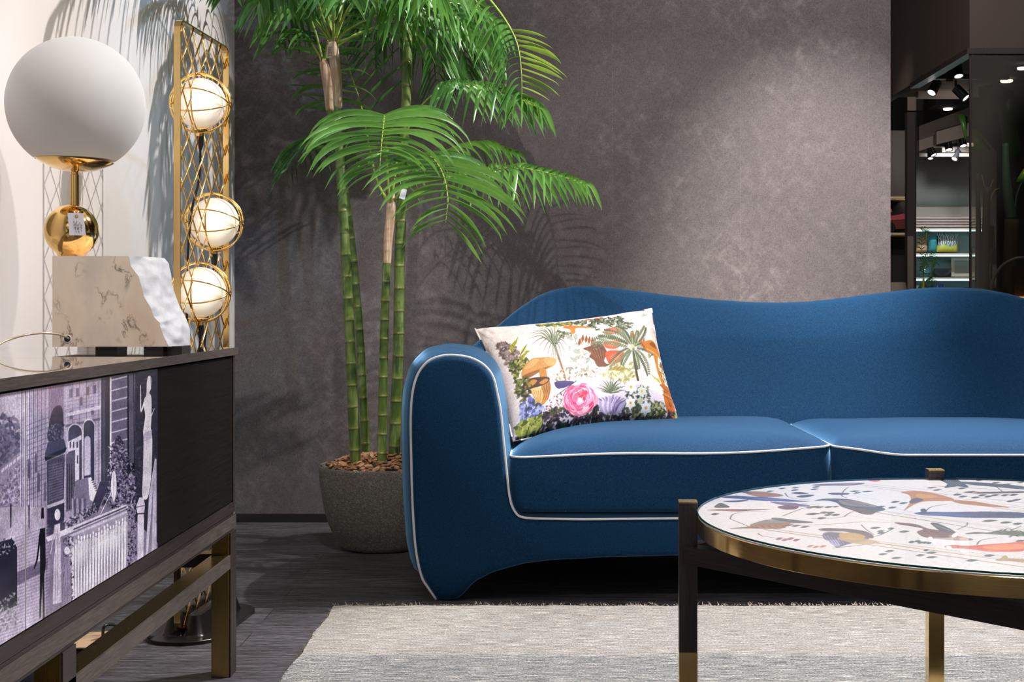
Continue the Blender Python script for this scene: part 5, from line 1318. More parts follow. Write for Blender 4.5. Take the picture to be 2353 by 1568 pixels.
# spotted rocks, agave
K.blobs([(720, 1250), (860, 1130), (960, 1110), (980, 1250), (900, 1320), (740, 1330)], 200, 6, 18, [(222, 196, 190), (80, 66, 70), (236, 216, 212), (190, 160, 160)], .75)
for k in range(26):
    a = math.pi*(1.02+k*0.0385); L = 90+70*((k*7) % 5)/5; K.stroke([(1410, 1110), (1410+0.6*L*math.cos(a), 1110+0.75*L*math.sin(a)), (1410+1.05*L*math.cos(a), 1105+L*math.sin(a))], 5.5, 1, GG[k % 5], .95); K.stroke([(1410, 1105), (1410+L*math.cos(a), 1100+L*math.sin(a))], 1.1, .8, (220, 222, 200), .6)
# dark undergrowth along the bottom edge
K.blobs([(520, 1180), (640, 1150), (760, 1240), (700, 1320), (560, 1330)], 110, 14, 36, [(96, 104, 176), (150, 160, 214), (190, 196, 226), (60, 66, 90)], .75)
K.blobs([(690, 1300), (900, 1240), (1400, 1230), (1900, 1230), (2200, 1200), (2230, 1420), (520, 1480), (600, 1380)], 900, 14, 36, [(30, 26, 44), (52, 40, 66), (84, 70, 96), (70, 90, 60), (38, 36, 60), (110, 96, 70)], .75)
K.blobs([(1650, 1200), (2000, 1150), (2010, 1300), (1650, 1300)], 220, 12, 28, [(84, 100, 60), (130, 140, 84), (56, 66, 46), (200, 200, 150)], .75)
K.blobs([(510, 1340), (740, 1300), (760, 1400), (560, 1440)], 130, 16, 40, [(170, 180, 90), (206, 210, 130), (96, 108, 56)], .85)
K.blobs([(2140, 1120), (2190, 1260), (2200, 1300), (2130, 1280)], 60, 10, 24, [(190, 194, 130), (96, 110, 66)], .85)
# peony
rk = np.random.RandomState(2)
for k in range(150):
    a = rk.rand()*6.283; r = 150*(1-k/175)**.8; x, y = 1112+r*math.cos(a), 1165+r*0.85*math.sin(a); s1 = 20+30*(r/150)
    K.ell((x, y), s1, s1*0.6, [(226, 110, 152), (240, 170, 196), (206, 70, 122), (250, 206, 220), (232, 134, 172)][k % 5], .9, a+1.57)
for k in range(40):
    a = rk.rand()*6.283; r = 40*rk.rand(); K.ell((1135+r*math.cos(a), 1130+r*math.sin(a)), 16, 8, [(214, 60, 100), (240, 120, 130), (196, 50, 90)][k % 3], .9, a)
# tulips and white flowers
for k in range(9):
    x = 1290+k*36; K.leafp((1430+(k-4)*12, 1300), (x, 1120+abs(k-4)*9), 34, (222, 214, 232) if k % 2 else (186, 176, 214), .95)
    for q in (-8, 0, 9): K.stroke([(1430+(k-4)*12, 1290), ((1430+x)/2+q, 1210), (x+q, 1130+abs(k-4)*9)], 1.8, 1.2, (96, 70, 130) if (k+q) % 2 else (60, 50, 90), .7)
def daisy(x, y, r, c=(246, 242, 244)):
    for k in range(6):
        a = k*1.047+.4; K.leafp((x, y), (x+r*math.cos(a), y+r*math.sin(a)), r*.34, c); K.stroke([(x, y), (x+r*.8*math.cos(a), y+r*.8*math.sin(a))], 1.2, .8, (180, 180, 176), .7)
    K.ell((x, y), r*.2, r*.2, (224, 176, 50))
K.blobs([(1580, 1030), (1800, 1040), (1860, 1260), (1560, 1280)], 130, 14, 30, [(84, 96, 76), (120, 130, 110), (56, 64, 56)], .7)
for a in ((1615, 1050, 70), (1735, 1085, 60, (214, 220, 214)), (1620, 1195, 62), (1790, 1225, 66, (226, 230, 240)), (1720, 1170, 40, (190, 200, 190))): daisy(*a)
K.noise(0.07, 2); K.noise(0.03, 24)
cT = {'TL': P(1092, 756, 4.40), 'TR': P(1497, 710, 4.66), 'BR': P(1563, 976, 4.42), 'BL': P(1178, 1016, 4.15)}
def pillow_pt(u, v, side_, th=0.062):
    p = (cT['BL']*(1-u)+cT['BR']*u)*(1-v)+(cT['TL']*(1-u)+cT['TR']*u)*v
    nrm = ((cT['BR']-cT['BL']).cross(cT['TL']-cT['BL'])).normalized()
    if nrm.y > 0: nrm = -nrm
    w = max(0.0, (1-(2*u-1)**4))*max(0.0, (1-(2*v-1)**4)); w = w**0.55
    # edges pull inwards between the pointed corners
    pull = 0.020*(1-(2*u-1)**2)*(1 if v > .5 else -1)*abs(2*v-1)**3
    pullu = 0.016*(1-(2*v-1)**2)*(1 if u > .5 else -1)*abs(2*u-1)**3
    U = (cT['TL']-cT['BL']).normalized(); W_ = (cT['BR']-cT['BL']).normalized()
    q = p+nrm*(side_*th*w)-U*pull-W_*pullu
    # creases running in from the upper left corner
    cr = 0.0045*math.sin((u*1.3+(1-v)*2.4)*16)*math.exp(-((u-.10)**2/.018+(1-v-.16)**2/.03))
    cr += 0.003*math.sin((u-v)*30)*math.exp(-((u-.9)**2+(v-.9)**2)/.02)
    return q+nrm*cr*side_
NUc, NVc = 430, 290
us = np.linspace(0, 1, NUc); vv = np.linspace(0, 1, NVc)
Pf = np.array([[tuple(pillow_pt(u, v, 1)) for u in us[::4]] for v in vv[::4]])
def upsample(Pc, us_c, vs_c, us_, vs2):
    t = np.stack([np.stack([np.interp(us_, us_c, Pc[j, :, k]) for j in range(Pc.shape[0])]) for k in range(3)], -1)
    return np.stack([np.stack([np.interp(vs2, vs_c, t[:, i, k]) for i in range(t.shape[1])], 1) for k in range(3)], -1)
usc = np.linspace(0, 1, 108); vsc = np.linspace(0, 1, 73)
Pf = np.array([[tuple(pillow_pt(u, v, 1)) for u in usc] for v in vsc])
Vf = upsample(Pf, usc, vsc, us, vv)
Ug, Vg = np.meshgrid(us, vv)
K.a = (K.a**1.25)*0.90
pil = empty('throw_pillow', tuple((cT['BL']+cT['BR'])/2))
tag(pil, 'rectangular cushion printed with palms, mushrooms and flowers leaning on the blue sofa', 'cushion')
link('front_cover', printed_mesh('front_cover', Vf.reshape(-1, 3), grid_quads(NUc, NVc), K.sample(Ug.ravel(), Vg.ravel())), vcol('printed_satin', 0.62, sheen=0.1, spec=0.2).m, pil, True)
bk = MB(); ub = np.linspace(0, 1, 40); vb = np.linspace(0, 1, 28)
bk.add([pillow_pt(u, v, -1, 0.05) for v in vb for u in ub], [tuple(int(t) for t in r[::-1]) for r in grid_quads(40, 28)])
bk.build('back_cover', plain('black_satin', (0.012, 0.012, 0.014, 1), 0.4), pil, True, None)
# rope edge in black and white checks
edge = [(u, 1) for u in np.linspace(0, 1, 110)]+[(1, v) for v in np.linspace(1, 0, 76)][1:]+[(u, 0) for u in np.linspace(1, 0, 110)][1:]+[(0, v) for v in np.linspace(0, 1, 76)][1:-1]
ep = [pillow_pt(u, v, 0) for u, v in edge]; em = MB(); n = len(ep)
base_i = len(em.v); em.tube(ep, 0.0033, 8, closed=True)
for i in range(len(em.m)):
    seg = i//8; em.m[i] = 1 if (seg//8) % 2 == 0 else 0
M_pw = plain('white_cord', (0.78, 0.73, 0.71, 1), 0.5); M_pb = plain('black_cord', (0.03, 0.02, 0.02, 1), 0.5)
em.build('edge_cord', [M_pw, M_pb], pil, True, None)
# ================================================================== potted palm
PX_, PY_ = -0.582, 4.845
palm = empty('potted_palm', (PX_, PY_, 0))
tag(palm, 'tall green cane palm in a rough dark stone pot beside the blue sofa', 'plant')
prof = [(0.0, 0.0), (0.120, 0.0), (0.138, 0.004), (0.149, 0.014), (0.154, 0.026), (0.166, 0.045), (0.182, 0.080), (0.196, 0.125), (0.207, 0.18), (0.214, 0.235), (0.2185, 0.278), (0.2185, 0.286), (0.216, 0.289), (0.211, 0.288), (0.208, 0.28), (0.204, 0.255), (0.0, 0.255)]
MB().lathe(prof, (PX_, PY_, 0), 96).build('pot', M_pot, palm, True, 50)
rb = random.Random(21); ck = MB()
for k in range(520):
    r = 0.198*math.sqrt(rb.random()); a = rb.uniform(0, 6.283)
    c = Vector((PX_+r*math.cos(a), PY_+r*math.sin(a), 0.268+0.040*(1-(r/0.2)**2)+rb.uniform(0, 0.02)))
    L, W, H = rb.uniform(0.009, 0.026), rb.uniform(0.005, 0.012), rb.uniform(0.0012, 0.003)
    q = Matrix.Rotation(rb.uniform(0, 6.28), 3, 'Z')@Matrix.Rotation(rb.uniform(-0.6, 0.6), 3, 'X')@Matrix.Rotation(rb.uniform(-0.5, 0.5), 3, 'Y')
    if r+L > 0.205: c = Vector((PX_, PY_, c.z))+(c-Vector((PX_, PY_, c.z)))*(0.18/max(r, .01))
    vs2 = []
    for sz in (-1, 1):
        for (x, y) in ((-1, -.4), (-.5, -1), (.6, -.8), (1, .1), (.4, 1), (-.7, .7)):
            vs2.append(c+q@Vector((x*L*rb.uniform(.75, 1), y*W*rb.uniform(.75, 1), sz*H)))
    ck.add(vs2, [(5, 4, 3, 2, 1, 0), (6, 7, 8, 9, 10, 11)]+[(i, (i+1) % 6, 6+(i+1) % 6, 6+i) for i in range(6)])
o = ck.build('bark_mulch', M_bark, palm, False, None, False); o['kind'] = 'stuff'; 
def cane_(pts, r, rings, sheath_pts=None, sr=None):
    n = 150; c = catmull(pts, n); L = [0]
    for a, b in zip(c, c[1:]): L.append(L[-1]+(b-a).length)
    mb = MB(); N = 20
    rr = []; tv = []
    for i in range(n):
        t = L[i]/L[-1]; ph = t*rings; fr_ = ph-math.floor(ph)
        k = 1+0.055*math.exp(-((fr_ if fr_ < .5 else 1-fr_)/0.06)**2)
        rr.append((r[0]+(r[1]-r[0])*t)*k); tv += [ph]*N
    mb.tube(c, rr, N)
    o = mb.build('cane', M_cane, palm, True, None)
    at = o.data.attributes.new('ringpos', 'FLOAT', 'POINT'); at.data.foreach_set('value', np.array(tv, np.float32))
    if sheath_pts:
        s_ = catmull(sheath_pts, 30); m2 = MB()
        m2.tube(s_, [interp(i/29, [0, .1, .5, .85, 1], [sr*0.82, sr*.9, sr*1.05, sr*1.0, sr*.72]) for i in range(30)], 14)
        rs2 = random.Random(int(sr*1e5))
        top = s_[-1]
        for k in range(4):      # split husk tips
            a = k*1.6+rs2.random(); d = Vector((math.cos(a), math.sin(a)*.6, 0))
            b0 = s_[-5]+d*sr*.8; b1 = top+d*sr*1.5+Vector((0, 0, rs2.uniform(0.0, 0.03)))
            w = Vector((-d.y, d.x, 0)).normalized()*sr*.45
            m2.add([b0-w, b0+w, b1+w*.4, b1-w*.4, b0-w*.7-d*.002, b0+w*.7-d*.002], [(0, 1, 2, 3), (3, 2, 5, 4)])
        m2.build('dry_sheath', M_sheath, o, True, None)
    return o
def pl(*t): return [P(*a) for a in t]
def rbase(px, py, Y): v = P(px, py, Y); v.z = min(v.z, 0.27); return v
cane_([rbase(818, 1050, 4.78), P(812, 960, 4.77), P(803, 760, 4.76), P(793, 560, 4.75), P(785, 440, 4.75), P(779, 330, 4.75), P(776, 236, 4.75)], (0.0195, 0.0140), 17, pl((777, 250, 4.75), (775, 200, 4.75), (769, 140, 4.75), (765, 92, 4.75)), 0.0172)
cane_([rbase(842, 1035, 4.93), P(836, 940, 4.93), P(826, 760, 4.93), P(808, 560, 4.93), P(786, 400, 4.93), P(764, 300, 4.93), P(757, 240, 4.93)], (0.0150, 0.0125), 16, pl((758, 255, 4.93), (753, 200, 4.93), (748, 165, 4.93), (742, 140, 4.93)), 0.0165)
cane_([rbase(877, 1056, 4.755), P(879, 960, 4.755), P(882, 800, 4.755), P(885, 700, 4.755), P(889, 605, 4.755)], (0.0165, 0.0140), 11, pl((889, 615, 4.755), (892, 550, 4.755), (897, 500, 4.755), (899, 455, 4.755)), 0.0160)
cane_([rbase(905, 1048, 4.86), P(910, 930, 4.86), P(916, 780, 4.86), P(918, 600, 4.86), P(925, 430, 4.86), P(932, 260, 4.86), P(936, 100, 4.86), P(938, -60, 4.86)], (0.0195, 0.0165), 22, pl((938, -50, 4.86), (939, -110, 4.86), (940, -160, 4.86)), 0.018)

frond_no = 0
def frond(ctrl, L=0.30, n=20, start=0.3, W=0.0115, droop=1.0, hang=0.0, mat=None, fwd=0.55, sides=(1, -1), up=None, var=0.35, taper=0.55, seed=None, lift=0.15, r0=0.0052):
    """one feather leaf: petiole and rachis along ctrl with narrow leaflets on both sides"""
    global frond_no; frond_no += 1
    rg = random.Random(seed if seed is not None else frond_no*17)
    c = catmull([P(*p) for p in ctrl], 60); m = MB()
    m.tube(c, [interp(i/59, [0, .3, 1], [r0, r0*.65, 0.0011]) for i in range(60)], 7)
    fo = m.build('frond', M_rachis, palm, True, None)
    lf = MB(); var_ = []
    for k in range(n):
        t = start+(1-start)*(k+0.5)/n; i = t*59; i0 = min(58, int(i)); p = c[i0].lerp(c[i0+1], i-i0)
        T_ = (c[min(59, i0+2)]-c[max(0, i0-2)]).normalized()
        U = Vector(up) if up else Vector((0, 0, 1))
        S = T_.cross(U)
        if S.length < 0.15: S = T_.cross(Vector((0, -1, 0.2)))
        S.normalize(); N = S.cross(T_).normalized()
        if up is None and N.z < 0: N = -N
        q = (k+0.5)/n
        ll = L*(0.62+0.38*math.sin(math.pi*min(1, q*1.15+0.12)))*(1-0.35*max(0, q-.75)/.25*(1-taper))
        for sd in sides:
            l = ll*rg.uniform(0.85, 1.08); f = fwd*(0.7+0.9*q)+rg.uniform(-.08, .08)
            d = (S*sd+T_*f+N*(lift+rg.uniform(-.10, .10))).normalized()
            w = W*rg.uniform(.85, 1.1); ns = 9; pos = p.copy(); row = []; dr = droop*rg.uniform(.75, 1.3)
            tw = rg.uniform(-.25, .25); lv = rg.random()
            for s_ in range(ns+1):
                u = s_/ns
                wd = w*(0.25+0.75*math.sin(math.pi*min(1, u*1.6+.08)/2))*(1-u**2.6)+0.0002
                sd_v = d.cross(T_ if abs(d.dot(T_)) < .95 else S); sd_v.normalize()
                nn = sd_v.cross(d).normalized()
                sv = (sd_v*math.cos(tw*u*3)+nn*math.sin(tw*u*3))
                row.append((pos-sv*wd+nn*wd*.25, pos-nn*wd*.22, pos+sv*wd+nn*wd*.25))
                pos = pos+d*(l/ns)
                d = (d+Vector((0, 0, -1))*(dr*(0.035+0.20*u*u)+hang*(0.6 if u < .3 else .2))*(1.25 if d.z > -.8 else .3)).normalized()
                if s_ > 6 and rg.random() < .12: d = (d+Vector((rg.uniform(-.3, .3), rg.uniform(-.3, .3), -.1))).normalized()
            b = len(lf.v); vs3 = [v for r_ in row for v in r_]
            fs3 = []
            for s_ in range(ns):
                a0 = s_*3; fs3 += [(a0, a0+1, a0+4, a0+3), (a0+1, a0+2, a0+5, a0+4)]
            lf.add(vs3, fs3); var_ += [min(1, max(0, var+(lv-.5)*.5+(0.15 if False else 0)))]*len(vs3)
    lo = lf.build('leaflets', mat or M_leaf, fo, True, None, False)
    at = lo.data.attributes.new('leafvar', 'FLOAT', 'POINT'); at.data.foreach_set('value', np.array(var_, np.float32))
    return fo
# --- middle crown
frond([(896, 470, 4.755), (889, 380, 4.70), (884, 300, 4.55), (884, 266, 4.38), (881, 290, 4.22), (876, 340, 4.12), (872, 400, 4.08)], L=0.31, n=17, start=0.47, W=0.0105, droop=1.9, fwd=0.2, var=.55, lift=0.22, up=(0, -0.6, 0.8))
frond([(896, 470, 4.75), (905, 400, 4.65), (935, 362, 4.45), (985, 358, 4.25), (1016, 396, 4.12), (1029, 455, 4.05), (1024, 512, 4.02)], L=0.29, n=15, start=0.42, W=0.0110, droop=1.4, fwd=0.35, var=.55, lift=0.12, up=(0.3, -0.6, 0.75))
frond([(898, 470, 4.76), (940, 430, 4.72), (1040, 408, 4.62), (1130, 392, 4.52), (1196, 387, 4.46), (1274, 402, 4.40), (1345, 424, 4.36)], L=0.24, n=19, start=0.32, W=0.0115, droop=1.2, hang=0.62, fwd=0.40, var=.45, lift=0.55)
frond([(894, 470, 4.78), (862, 400, 4.92), (832, 252, 5.02), (807, 172, 5.07), (783, 88, 5.08), (774, 20, 5.05)], L=0.29, n=12, start=0.35, W=0.011, droop=0.25, fwd=0.75, var=.0, lift=0.0, up=(0, -1, 0.0))
frond([(900, 470, 4.78), (960, 390, 4.80), (1035, 345, 4.85), (1110, 330, 4.88), (1180, 350, 4.9)], L=0.22, n=14, start=0.3, droop=1.2, var=.35, hang=.25)
frond([(898, 470, 4.76), (918, 350, 4.74), (960, 255, 4.68), (1013, 206, 4.60), (1070, 194, 4.50), (1140, 203, 4.42), (1200, 226, 4.36), (1236, 244, 4.34)], L=0.235, n=17, start=0.46, W=0.0115, droop=1.2, hang=.55, var=.22, fwd=.35, lift=.4)
# --- low leaves behind on the left, shade put into a darker green
frond([(790, 420, 4.95), (770, 350, 5.02), (730, 322, 5.10), (690, 340, 5.16), (655, 395, 5.2)], L=0.21, n=12, start=0.25, droop=1.1, hang=.3, W=.008, var=.05)
frond([(800, 450, 4.95), (790, 380, 5.0), (800, 330, 5.05), (850, 300, 5.1), (900, 310, 5.15)], L=0.18, n=9, start=0.3, droop=1.1, W=.008, var=.0)
# --- left crown
frond([(766, 100, 4.75), (800, 68, 4.72), (850, 42, 4.66), (905, 20, 4.60), (970, 5, 4.52), (1040, 30, 4.45), (1095, 90, 4.42)], L=0.31, n=17, start=0.42, droop=1.2, hang=.55, W=.013, var=.3, lift=.4)
frond([(766, 100, 4.75), (810, 85, 4.73), (870, 58, 4.70), (918, 30, 4.68), (990, 5, 4.66), (1070, 10, 4.62), (1150, 50, 4.6)], L=0.29, n=16, start=0.40, droop=1.2, hang=.5, W=.012, var=.15, lift=.3)
frond([(766, 100, 4.75), (785, 50, 4.72), (808, 10, 4.62), (850, -50, 4.5), (910, -75, 4.4), (970, -50, 4.32), (1010, 5, 4.3)], L=0.30, n=15, start=0.42, droop=1.2, hang=.6, W=.013, var=.35, lift=.3)
frond([(764, 100, 4.75), (730, 55, 4.72), (694, 14, 4.66), (660, -20, 4.6), (625, -25, 4.52), (590, 5, 4.46)], L=0.25, n=13, start=0.42, droop=1.2, hang=.6, W=.0115, var=.2, lift=.3)
frond([(764, 100, 4.75), (738, 62, 4.80), (706, 28, 4.86), (672, 20, 4.9), (640, 45, 4.95), (618, 95, 4.98)], L=0.20, n=11, start=0.36, droop=1.3, hang=.4, W=.010, var=.08)
frond([(765, 100, 4.75), (768, 40, 4.70), (772, -20, 4.62), (780, -75, 4.48), (786, -60, 4.36), (790, -15, 4.28)], L=0.24, n=12, start=0.5, droop=1.3, hang=.3, W=.0115, var=.35, up=(0, -.7, .7))
frond([(764, 100, 4.75), (756, 30, 4.74), (742, -40, 4.68), (715, -90, 4.6), (680, -80, 4.52), (650, -40, 4.48)], L=0.27, n=14, start=0.45, droop=1.5, hang=.5, W=.0115, var=.25)
frond([(767, 100, 4.76), (800, 20, 4.85), (840, -20, 4.95), (880, 0, 5.05), (905, 60, 5.12)], L=0.26, n=14, start=0.3, droop=1.1, hang=.3, W=.011, var=.0)
# --- small crown behind it
frond([(744, 150, 4.93), (724, 112, 4.95), (704, 82, 4.97), (676, 76, 4.98), (652, 100, 5.0)], L=0.15, n=8, start=0.3, droop=1.1, hang=.3, W=.009, var=.05)
frond([(745, 150, 4.93), (750, 110, 4.98), (760, 60, 5.03), (775, 10, 5.06)], L=0.22, n=7, start=0.2, droop=.9, W=.011, var=.2, fwd=.2, up=(0, -1, .1))
frond([(758, 290, 4.95), (764, 230, 5.0), (768, 170, 5.04), (766, 110, 5.06)], L=0.19, n=4, start=0.2, droop=1.5, W=.0115, var=.25, fwd=.15, up=(0, -1, .1), lift=.05)
# --- tall crown above the picture
frond([(939, -120, 4.86), (990, -130, 4.75), (1050, -95, 4.6), (1110, -20, 4.48), (1160, 45, 4.42), (1188, 100, 4.38), (1198, 165, 4.35), (1199, 236, 4.34)], L=0.185, n=13, start=0.62, W=.0100, droop=.5, hang=.02, var=.85, mat=M_leaf_y, fwd=.12, up=(0.5, -0.6, 0.5), sides=(-1,), lift=.1)
frond([(939, -120, 4.86), (990, -132, 4.76), (1050, -97, 4.62), (1110, -22, 4.50), (1160, 43, 4.44), (1188, 98, 4.40), (1198, 163, 4.37), (1199, 234, 4.36)], L=0.27, n=18, start=0.42, W=.0125, droop=1.1, hang=.38, var=.25, fwd=.2, up=(0.5, -0.6, 0.5), sides=(1,))
frond([(939, -120, 4.86), (955, -160, 4.7), (975, -140, 4.5), (988, -80, 4.36), (992, -10, 4.3)], L=0.27, n=14, start=0.4, droop=1.2, hang=.5, W=.0125, var=.45, up=(0, -.6, .8))
frond([(939, -120, 4.88), (985, -70, 4.98), (1030, 10, 5.05), (1060, 90, 5.1), (1078, 170, 5.12)], L=0.26, n=15, start=0.25, droop=.9, hang=.3, W=.0115, var=.05)
frond([(939, -120, 4.86), (1020, -170, 4.9), (1110, -160, 4.92), (1180, -110, 4.94), (1215, -60, 4.95)], L=0.22, n=13, start=0.35, droop=1.1, hang=.3, W=.009, var=.4)
frond([(939, -120, 4.88), (900, -80, 5.0), (868, -10, 5.1), (850, 60, 5.16), (842, 130, 5.2)], L=0.24, n=13, start=0.25, droop=.9, hang=.2, W=.010, var=.0)
frond([(939, -120, 4.86), (960, -60, 4.92), (985, 20, 4.98), (1000, 110, 5.0), (1005, 190, 5.02)], L=0.26, n=14, start=0.28, droop=1.0, hang=.4, W=.0115, var=.1)
frond([(939, -120, 4.86), (1000, -90, 4.8), (1070, -30, 4.75), (1120, 50, 4.72), (1145, 130, 4.72)], L=0.27, n=15, start=0.25, droop=1.2, hang=.5, W=.012, var=.2)
frond([(768, 110, 4.78), (840, 70, 4.92), (920, 70, 5.0), (1000, 110, 5.08), (1060, 180, 5.12)], L=0.26, n=15, start=0.28, droop=1.1, hang=.4, W=.0115, var=.05)

# --- leaves above the picture that throw their shadows on the pale wall
frond([(765, 100, 4.75), (735, 20, 4.68), (700, -110, 4.5), (640, -190, 4.25), (560, -200, 4.0), (470, -150, 3.8)], L=0.28, n=16, start=0.3, droop=1.1, hang=.3, var=.2)
frond([(765, 100, 4.75), (745, 10, 4.72), (700, -90, 4.6), (630, -120, 4.45), (560, -90, 4.3), (520, -60, 4.2)], L=0.26, n=15, start=0.35, droop=1.1, hang=.3, var=.2)
frond([(765, 100, 4.75), (770, -30, 4.6), (770, -180, 4.3), (750, -260, 4.0), (710, -260, 3.75), (660, -210, 3.6)], L=0.28, n=16, start=0.35, droop=1.2, hang=.3, var=.2)
frond([(744, 150, 4.93), (720, 60, 4.9), (670, -40, 4.8), (600, -90, 4.7), (545, -70, 4.6), (528, -30, 4.55)], L=0.22, n=13, start=0.35, droop=1.1, hang=.4, var=.1)

frond([(765, 100, 4.75), (768, 0, 4.68), (762, -120, 4.55), (740, -200, 4.42), (700, -220, 4.3), (655, -170, 4.2)], L=0.27, n=16, start=0.3, droop=1.2, hang=.4, var=.2)
frond([(765, 100, 4.75), (790, 0, 4.70), (800, -130, 4.62), (790, -230, 4.5), (750, -270, 4.38), (700, -250, 4.28)], L=0.28, n=16, start=0.3, droop=1.2, hang=.4, var=.2)
frond([(765, 100, 4.78), (750, 0, 4.85), (725, -110, 4.95), (690, -150, 5.05), (650, -120, 5.12)], L=0.25, n=15, start=0.3, droop=1.2, hang=.3, var=.1)

# tags hanging on the palm
ct = [P(755.0, 96, 4.70), P(765.8, 96, 4.70), P(765.2, 103, 4.70), P(768, 103.2, 4.70), P(767.5, 123, 4.70), P(761.5, 134, 4.70), P(749.0, 133.5, 4.70), P(752, 103, 4.70), P(755.0, 102, 4.70)]
tg2 = MB().prism(ct[::-1], Vector((0, 0.0008, 0))).build('plant_tag', M_tag, None, False, None)
tag(tg2, 'beige card tag lettered COO hanging on the dry sheath of the palm', 'tag')
o_ = MB()
rc_ = [P(755.4, 108.6, 4.6993), P(763.6, 108.8, 4.6993), P(762.5, 128.6, 4.6993), P(753.6, 128.4, 4.6993)]
for a, b in zip(rc_, rc_[1:]+rc_[:1]):
    o_.tube([a, b], 0.00042, 4)
o_.build('printed_frame', M_ink, tg2, False, None)
cu = bpy.data.curves.new('lettering', 'FONT'); cu.body = 'COO'; cu.size = 0.0088; cu.align_x = 'CENTER'; cu.align_y = 'CENTER'; cu.extrude = 0.0001; cu.space_character = 0.92; cu.offset = 0.0001
cu.materials.append(M_ink)
to = bpy.data.objects.new('lettering', cu); COL.objects.link(to)
dg = bpy.context.evaluated_depsgraph_get(); dg.update()
tm = bpy.data.meshes.new_from_object(to.evaluated_get(dg)); bpy.data.objects.remove(to)
to = bpy.data.objects.new('lettering', tm); COL.objects.link(to)
to.location = P(757.8, 118.4, 4.699); to.rotation_euler = (math.pi/2, math.radians(-86), 0); attach(to, tg2)
to.parent = tg2
t3 = tag_card('plant_tag', [P(917, 455, 4.64), P(923, 433, 4.64), P(935, 436, 4.64), P(930, 460, 4.64)], 0.0005, M_paper)
tag(t3, 'white paper tag hanging among the lower fronds of the palm', 'tag')
MB().tube([P(926, 436, 4.641), P(920, 420, 4.66), P(912, 408, 4.70)], 0.0009, 5).build('string', M_paper, t3, True, None)
t4 = tag_card('plant_tag', [P(905, 416, 4.66), P(908, 409, 4.66), P(915, 414, 4.66), P(912, 421, 4.66)], 0.0005, M_paper)
tag(t4, 'very small white tag tucked into the middle crown of the palm', 'tag')
# ================================================================== the neighbouring shop seen past the end of the wall
M_soffit = plain('brown_bulkhead', (0.060, 0.045, 0.040, 1), 0.7, 0, 0.05, 3)
M_panel = plain('dark_brown_panel', (0.030, 0.022, 0.020, 1), 0.6, 0, 0.08, 3)
M_taupe = plain('taupe_beam', (0.20, 0.165, 0.145, 1), 0.7)
M_shopwall = plain('grey_shop_wall', (0.105, 0.092, 0.082, 1), 0.7)
M_blackc = plain('black_ceiling', (0.004, 0.004, 0.004, 1), 0.9)
def emis(name, col, st):
    m = NT(name); m.base((0, 0, 0, 1)); m.set(rough=1.0, emit=(*col, 1), emit_s=st); return m.m
M_led = emis('teal_led_strip', (0.55, 0.92, 1.0), 3.0)
M_lens = emis('spot_lens', (1.0, 0.97, 0.92), 4.0); M_lensw = emis('warm_spot_lens', (1.0, 0.78, 0.48), 7.0)
CXg, CYg, SZ = 2.415, 8.0, 2.285                     # glass corner
def sbox(name, x0, x1, y0, y1, z0, z1, mat, bev=0): return struct(name, MB().box(x0, x1, y0, y1, z0, z1, 0, bev), mat)
sbox('ceiling', 1.33, 9, 5.6, 15, 3.34, 3.4, M_blackc)
struct('wall_bulkhead', MB().box(CXg, 8, CYg, CYg+0.06, SZ+0.033, 3.2).box(CXg, CXg+0.06, CYg+0.06, 11.6, SZ+0.033, 3.2), M_soffit)
MB_ = MB().box(CXg-0.02, 8, CYg-0.02, CYg+0.04, SZ, SZ+0.033).box(CXg-0.02, CXg+0.04, CYg+0.04, 9.25, SZ, SZ+0.033)
struct('trim_1', MB_, M_leg_dark)
sbox('wall_far', -1.4, 9, 13.0, 13.1, 0, 3.4, M_panel)
sbox('wall_shop', 3.0, 3.95, 12.30, 12.4, 1.0, 3.2, M_shopwall)
sbox('column_1', 2.365, 2.425, 9.2, 9.26, 0.0, 2.12, M_panel); sbox('column_2', 2.366, 2.424, 9.198, 9.2, 2.13, 2.22, M_taupe)
sbox('column_3', 2.366, 2.405, 9.195, 9.199, 0.3, 1.30, M_taupe)
# glass of the corner showroom, thin dark mullion
struct('window_1', MB().box(CXg+0.012, 8, CYg+0.004, CYg+0.010, 0, SZ), M_glass_dark)
struct('window_2', MB().box(CXg+0.002, CXg+0.006, CYg+0.012, 9.2, 0, SZ), glass_pane('clear_shop_glass', (0.97, 0.97, 0.97, 1), 0.22))
struct('trim_2', MB().box(CXg, CXg+0.010, CYg, CYg+0.010, 0, SZ), M_leg_dark)
# dark slatted screen in the gap
sl = MB()
for k in range(9): sl.box(1.9, 2.40, 9.9, 9.95, 1.70+k*0.055, 1.715+k*0.055)
sl.box(1.9, 1.93, 9.95, 9.98, 0, 3.34)
o = sl.build('slatted_screen', M_blackc, None, False, None); tag(o, 'dark horizontal slatted screen high in the passage beside the column', 'screen')
# beams
def Pb(px0, px1, py0, py1, Y, dep, name, mat):
    a, b = P(px0, py1, Y), P(px1, py0, Y); return struct(name, MB().box(a.x, b.x, Y, Y+dep, a.z, b.z), mat)
Pb(2153, 2229, 163, 204, 9.6, 0.1, 'wall_beam_a', M_taupe); Pb(2110, 2229, 209, 223, 9.7, 0.1, 'wall_beam_b', M_taupe)
Pb(2112, 2229, 352, 360, 11.6, 0.05, 'wall_beam_c', M_taupe); Pb(2165, 2229, 328, 350, 11.7, 0.05, 'wall_beam_d', M_taupe)
def slant(name, pts, Y, mat):
    struct(name, MB().prism([P(x, y, Y) for x, y in pts], Vector((0, 0.08, 0))), mat)
slant('wall_beam_e', [(2112, 322), (2152, 309), (2152, 334), (2112, 347)], 10.6, M_taupe); slant('wall_beam_f', [(2152, 303), (2229, 281), (2229, 312), (2152, 332)], 10.5, M_taupe)
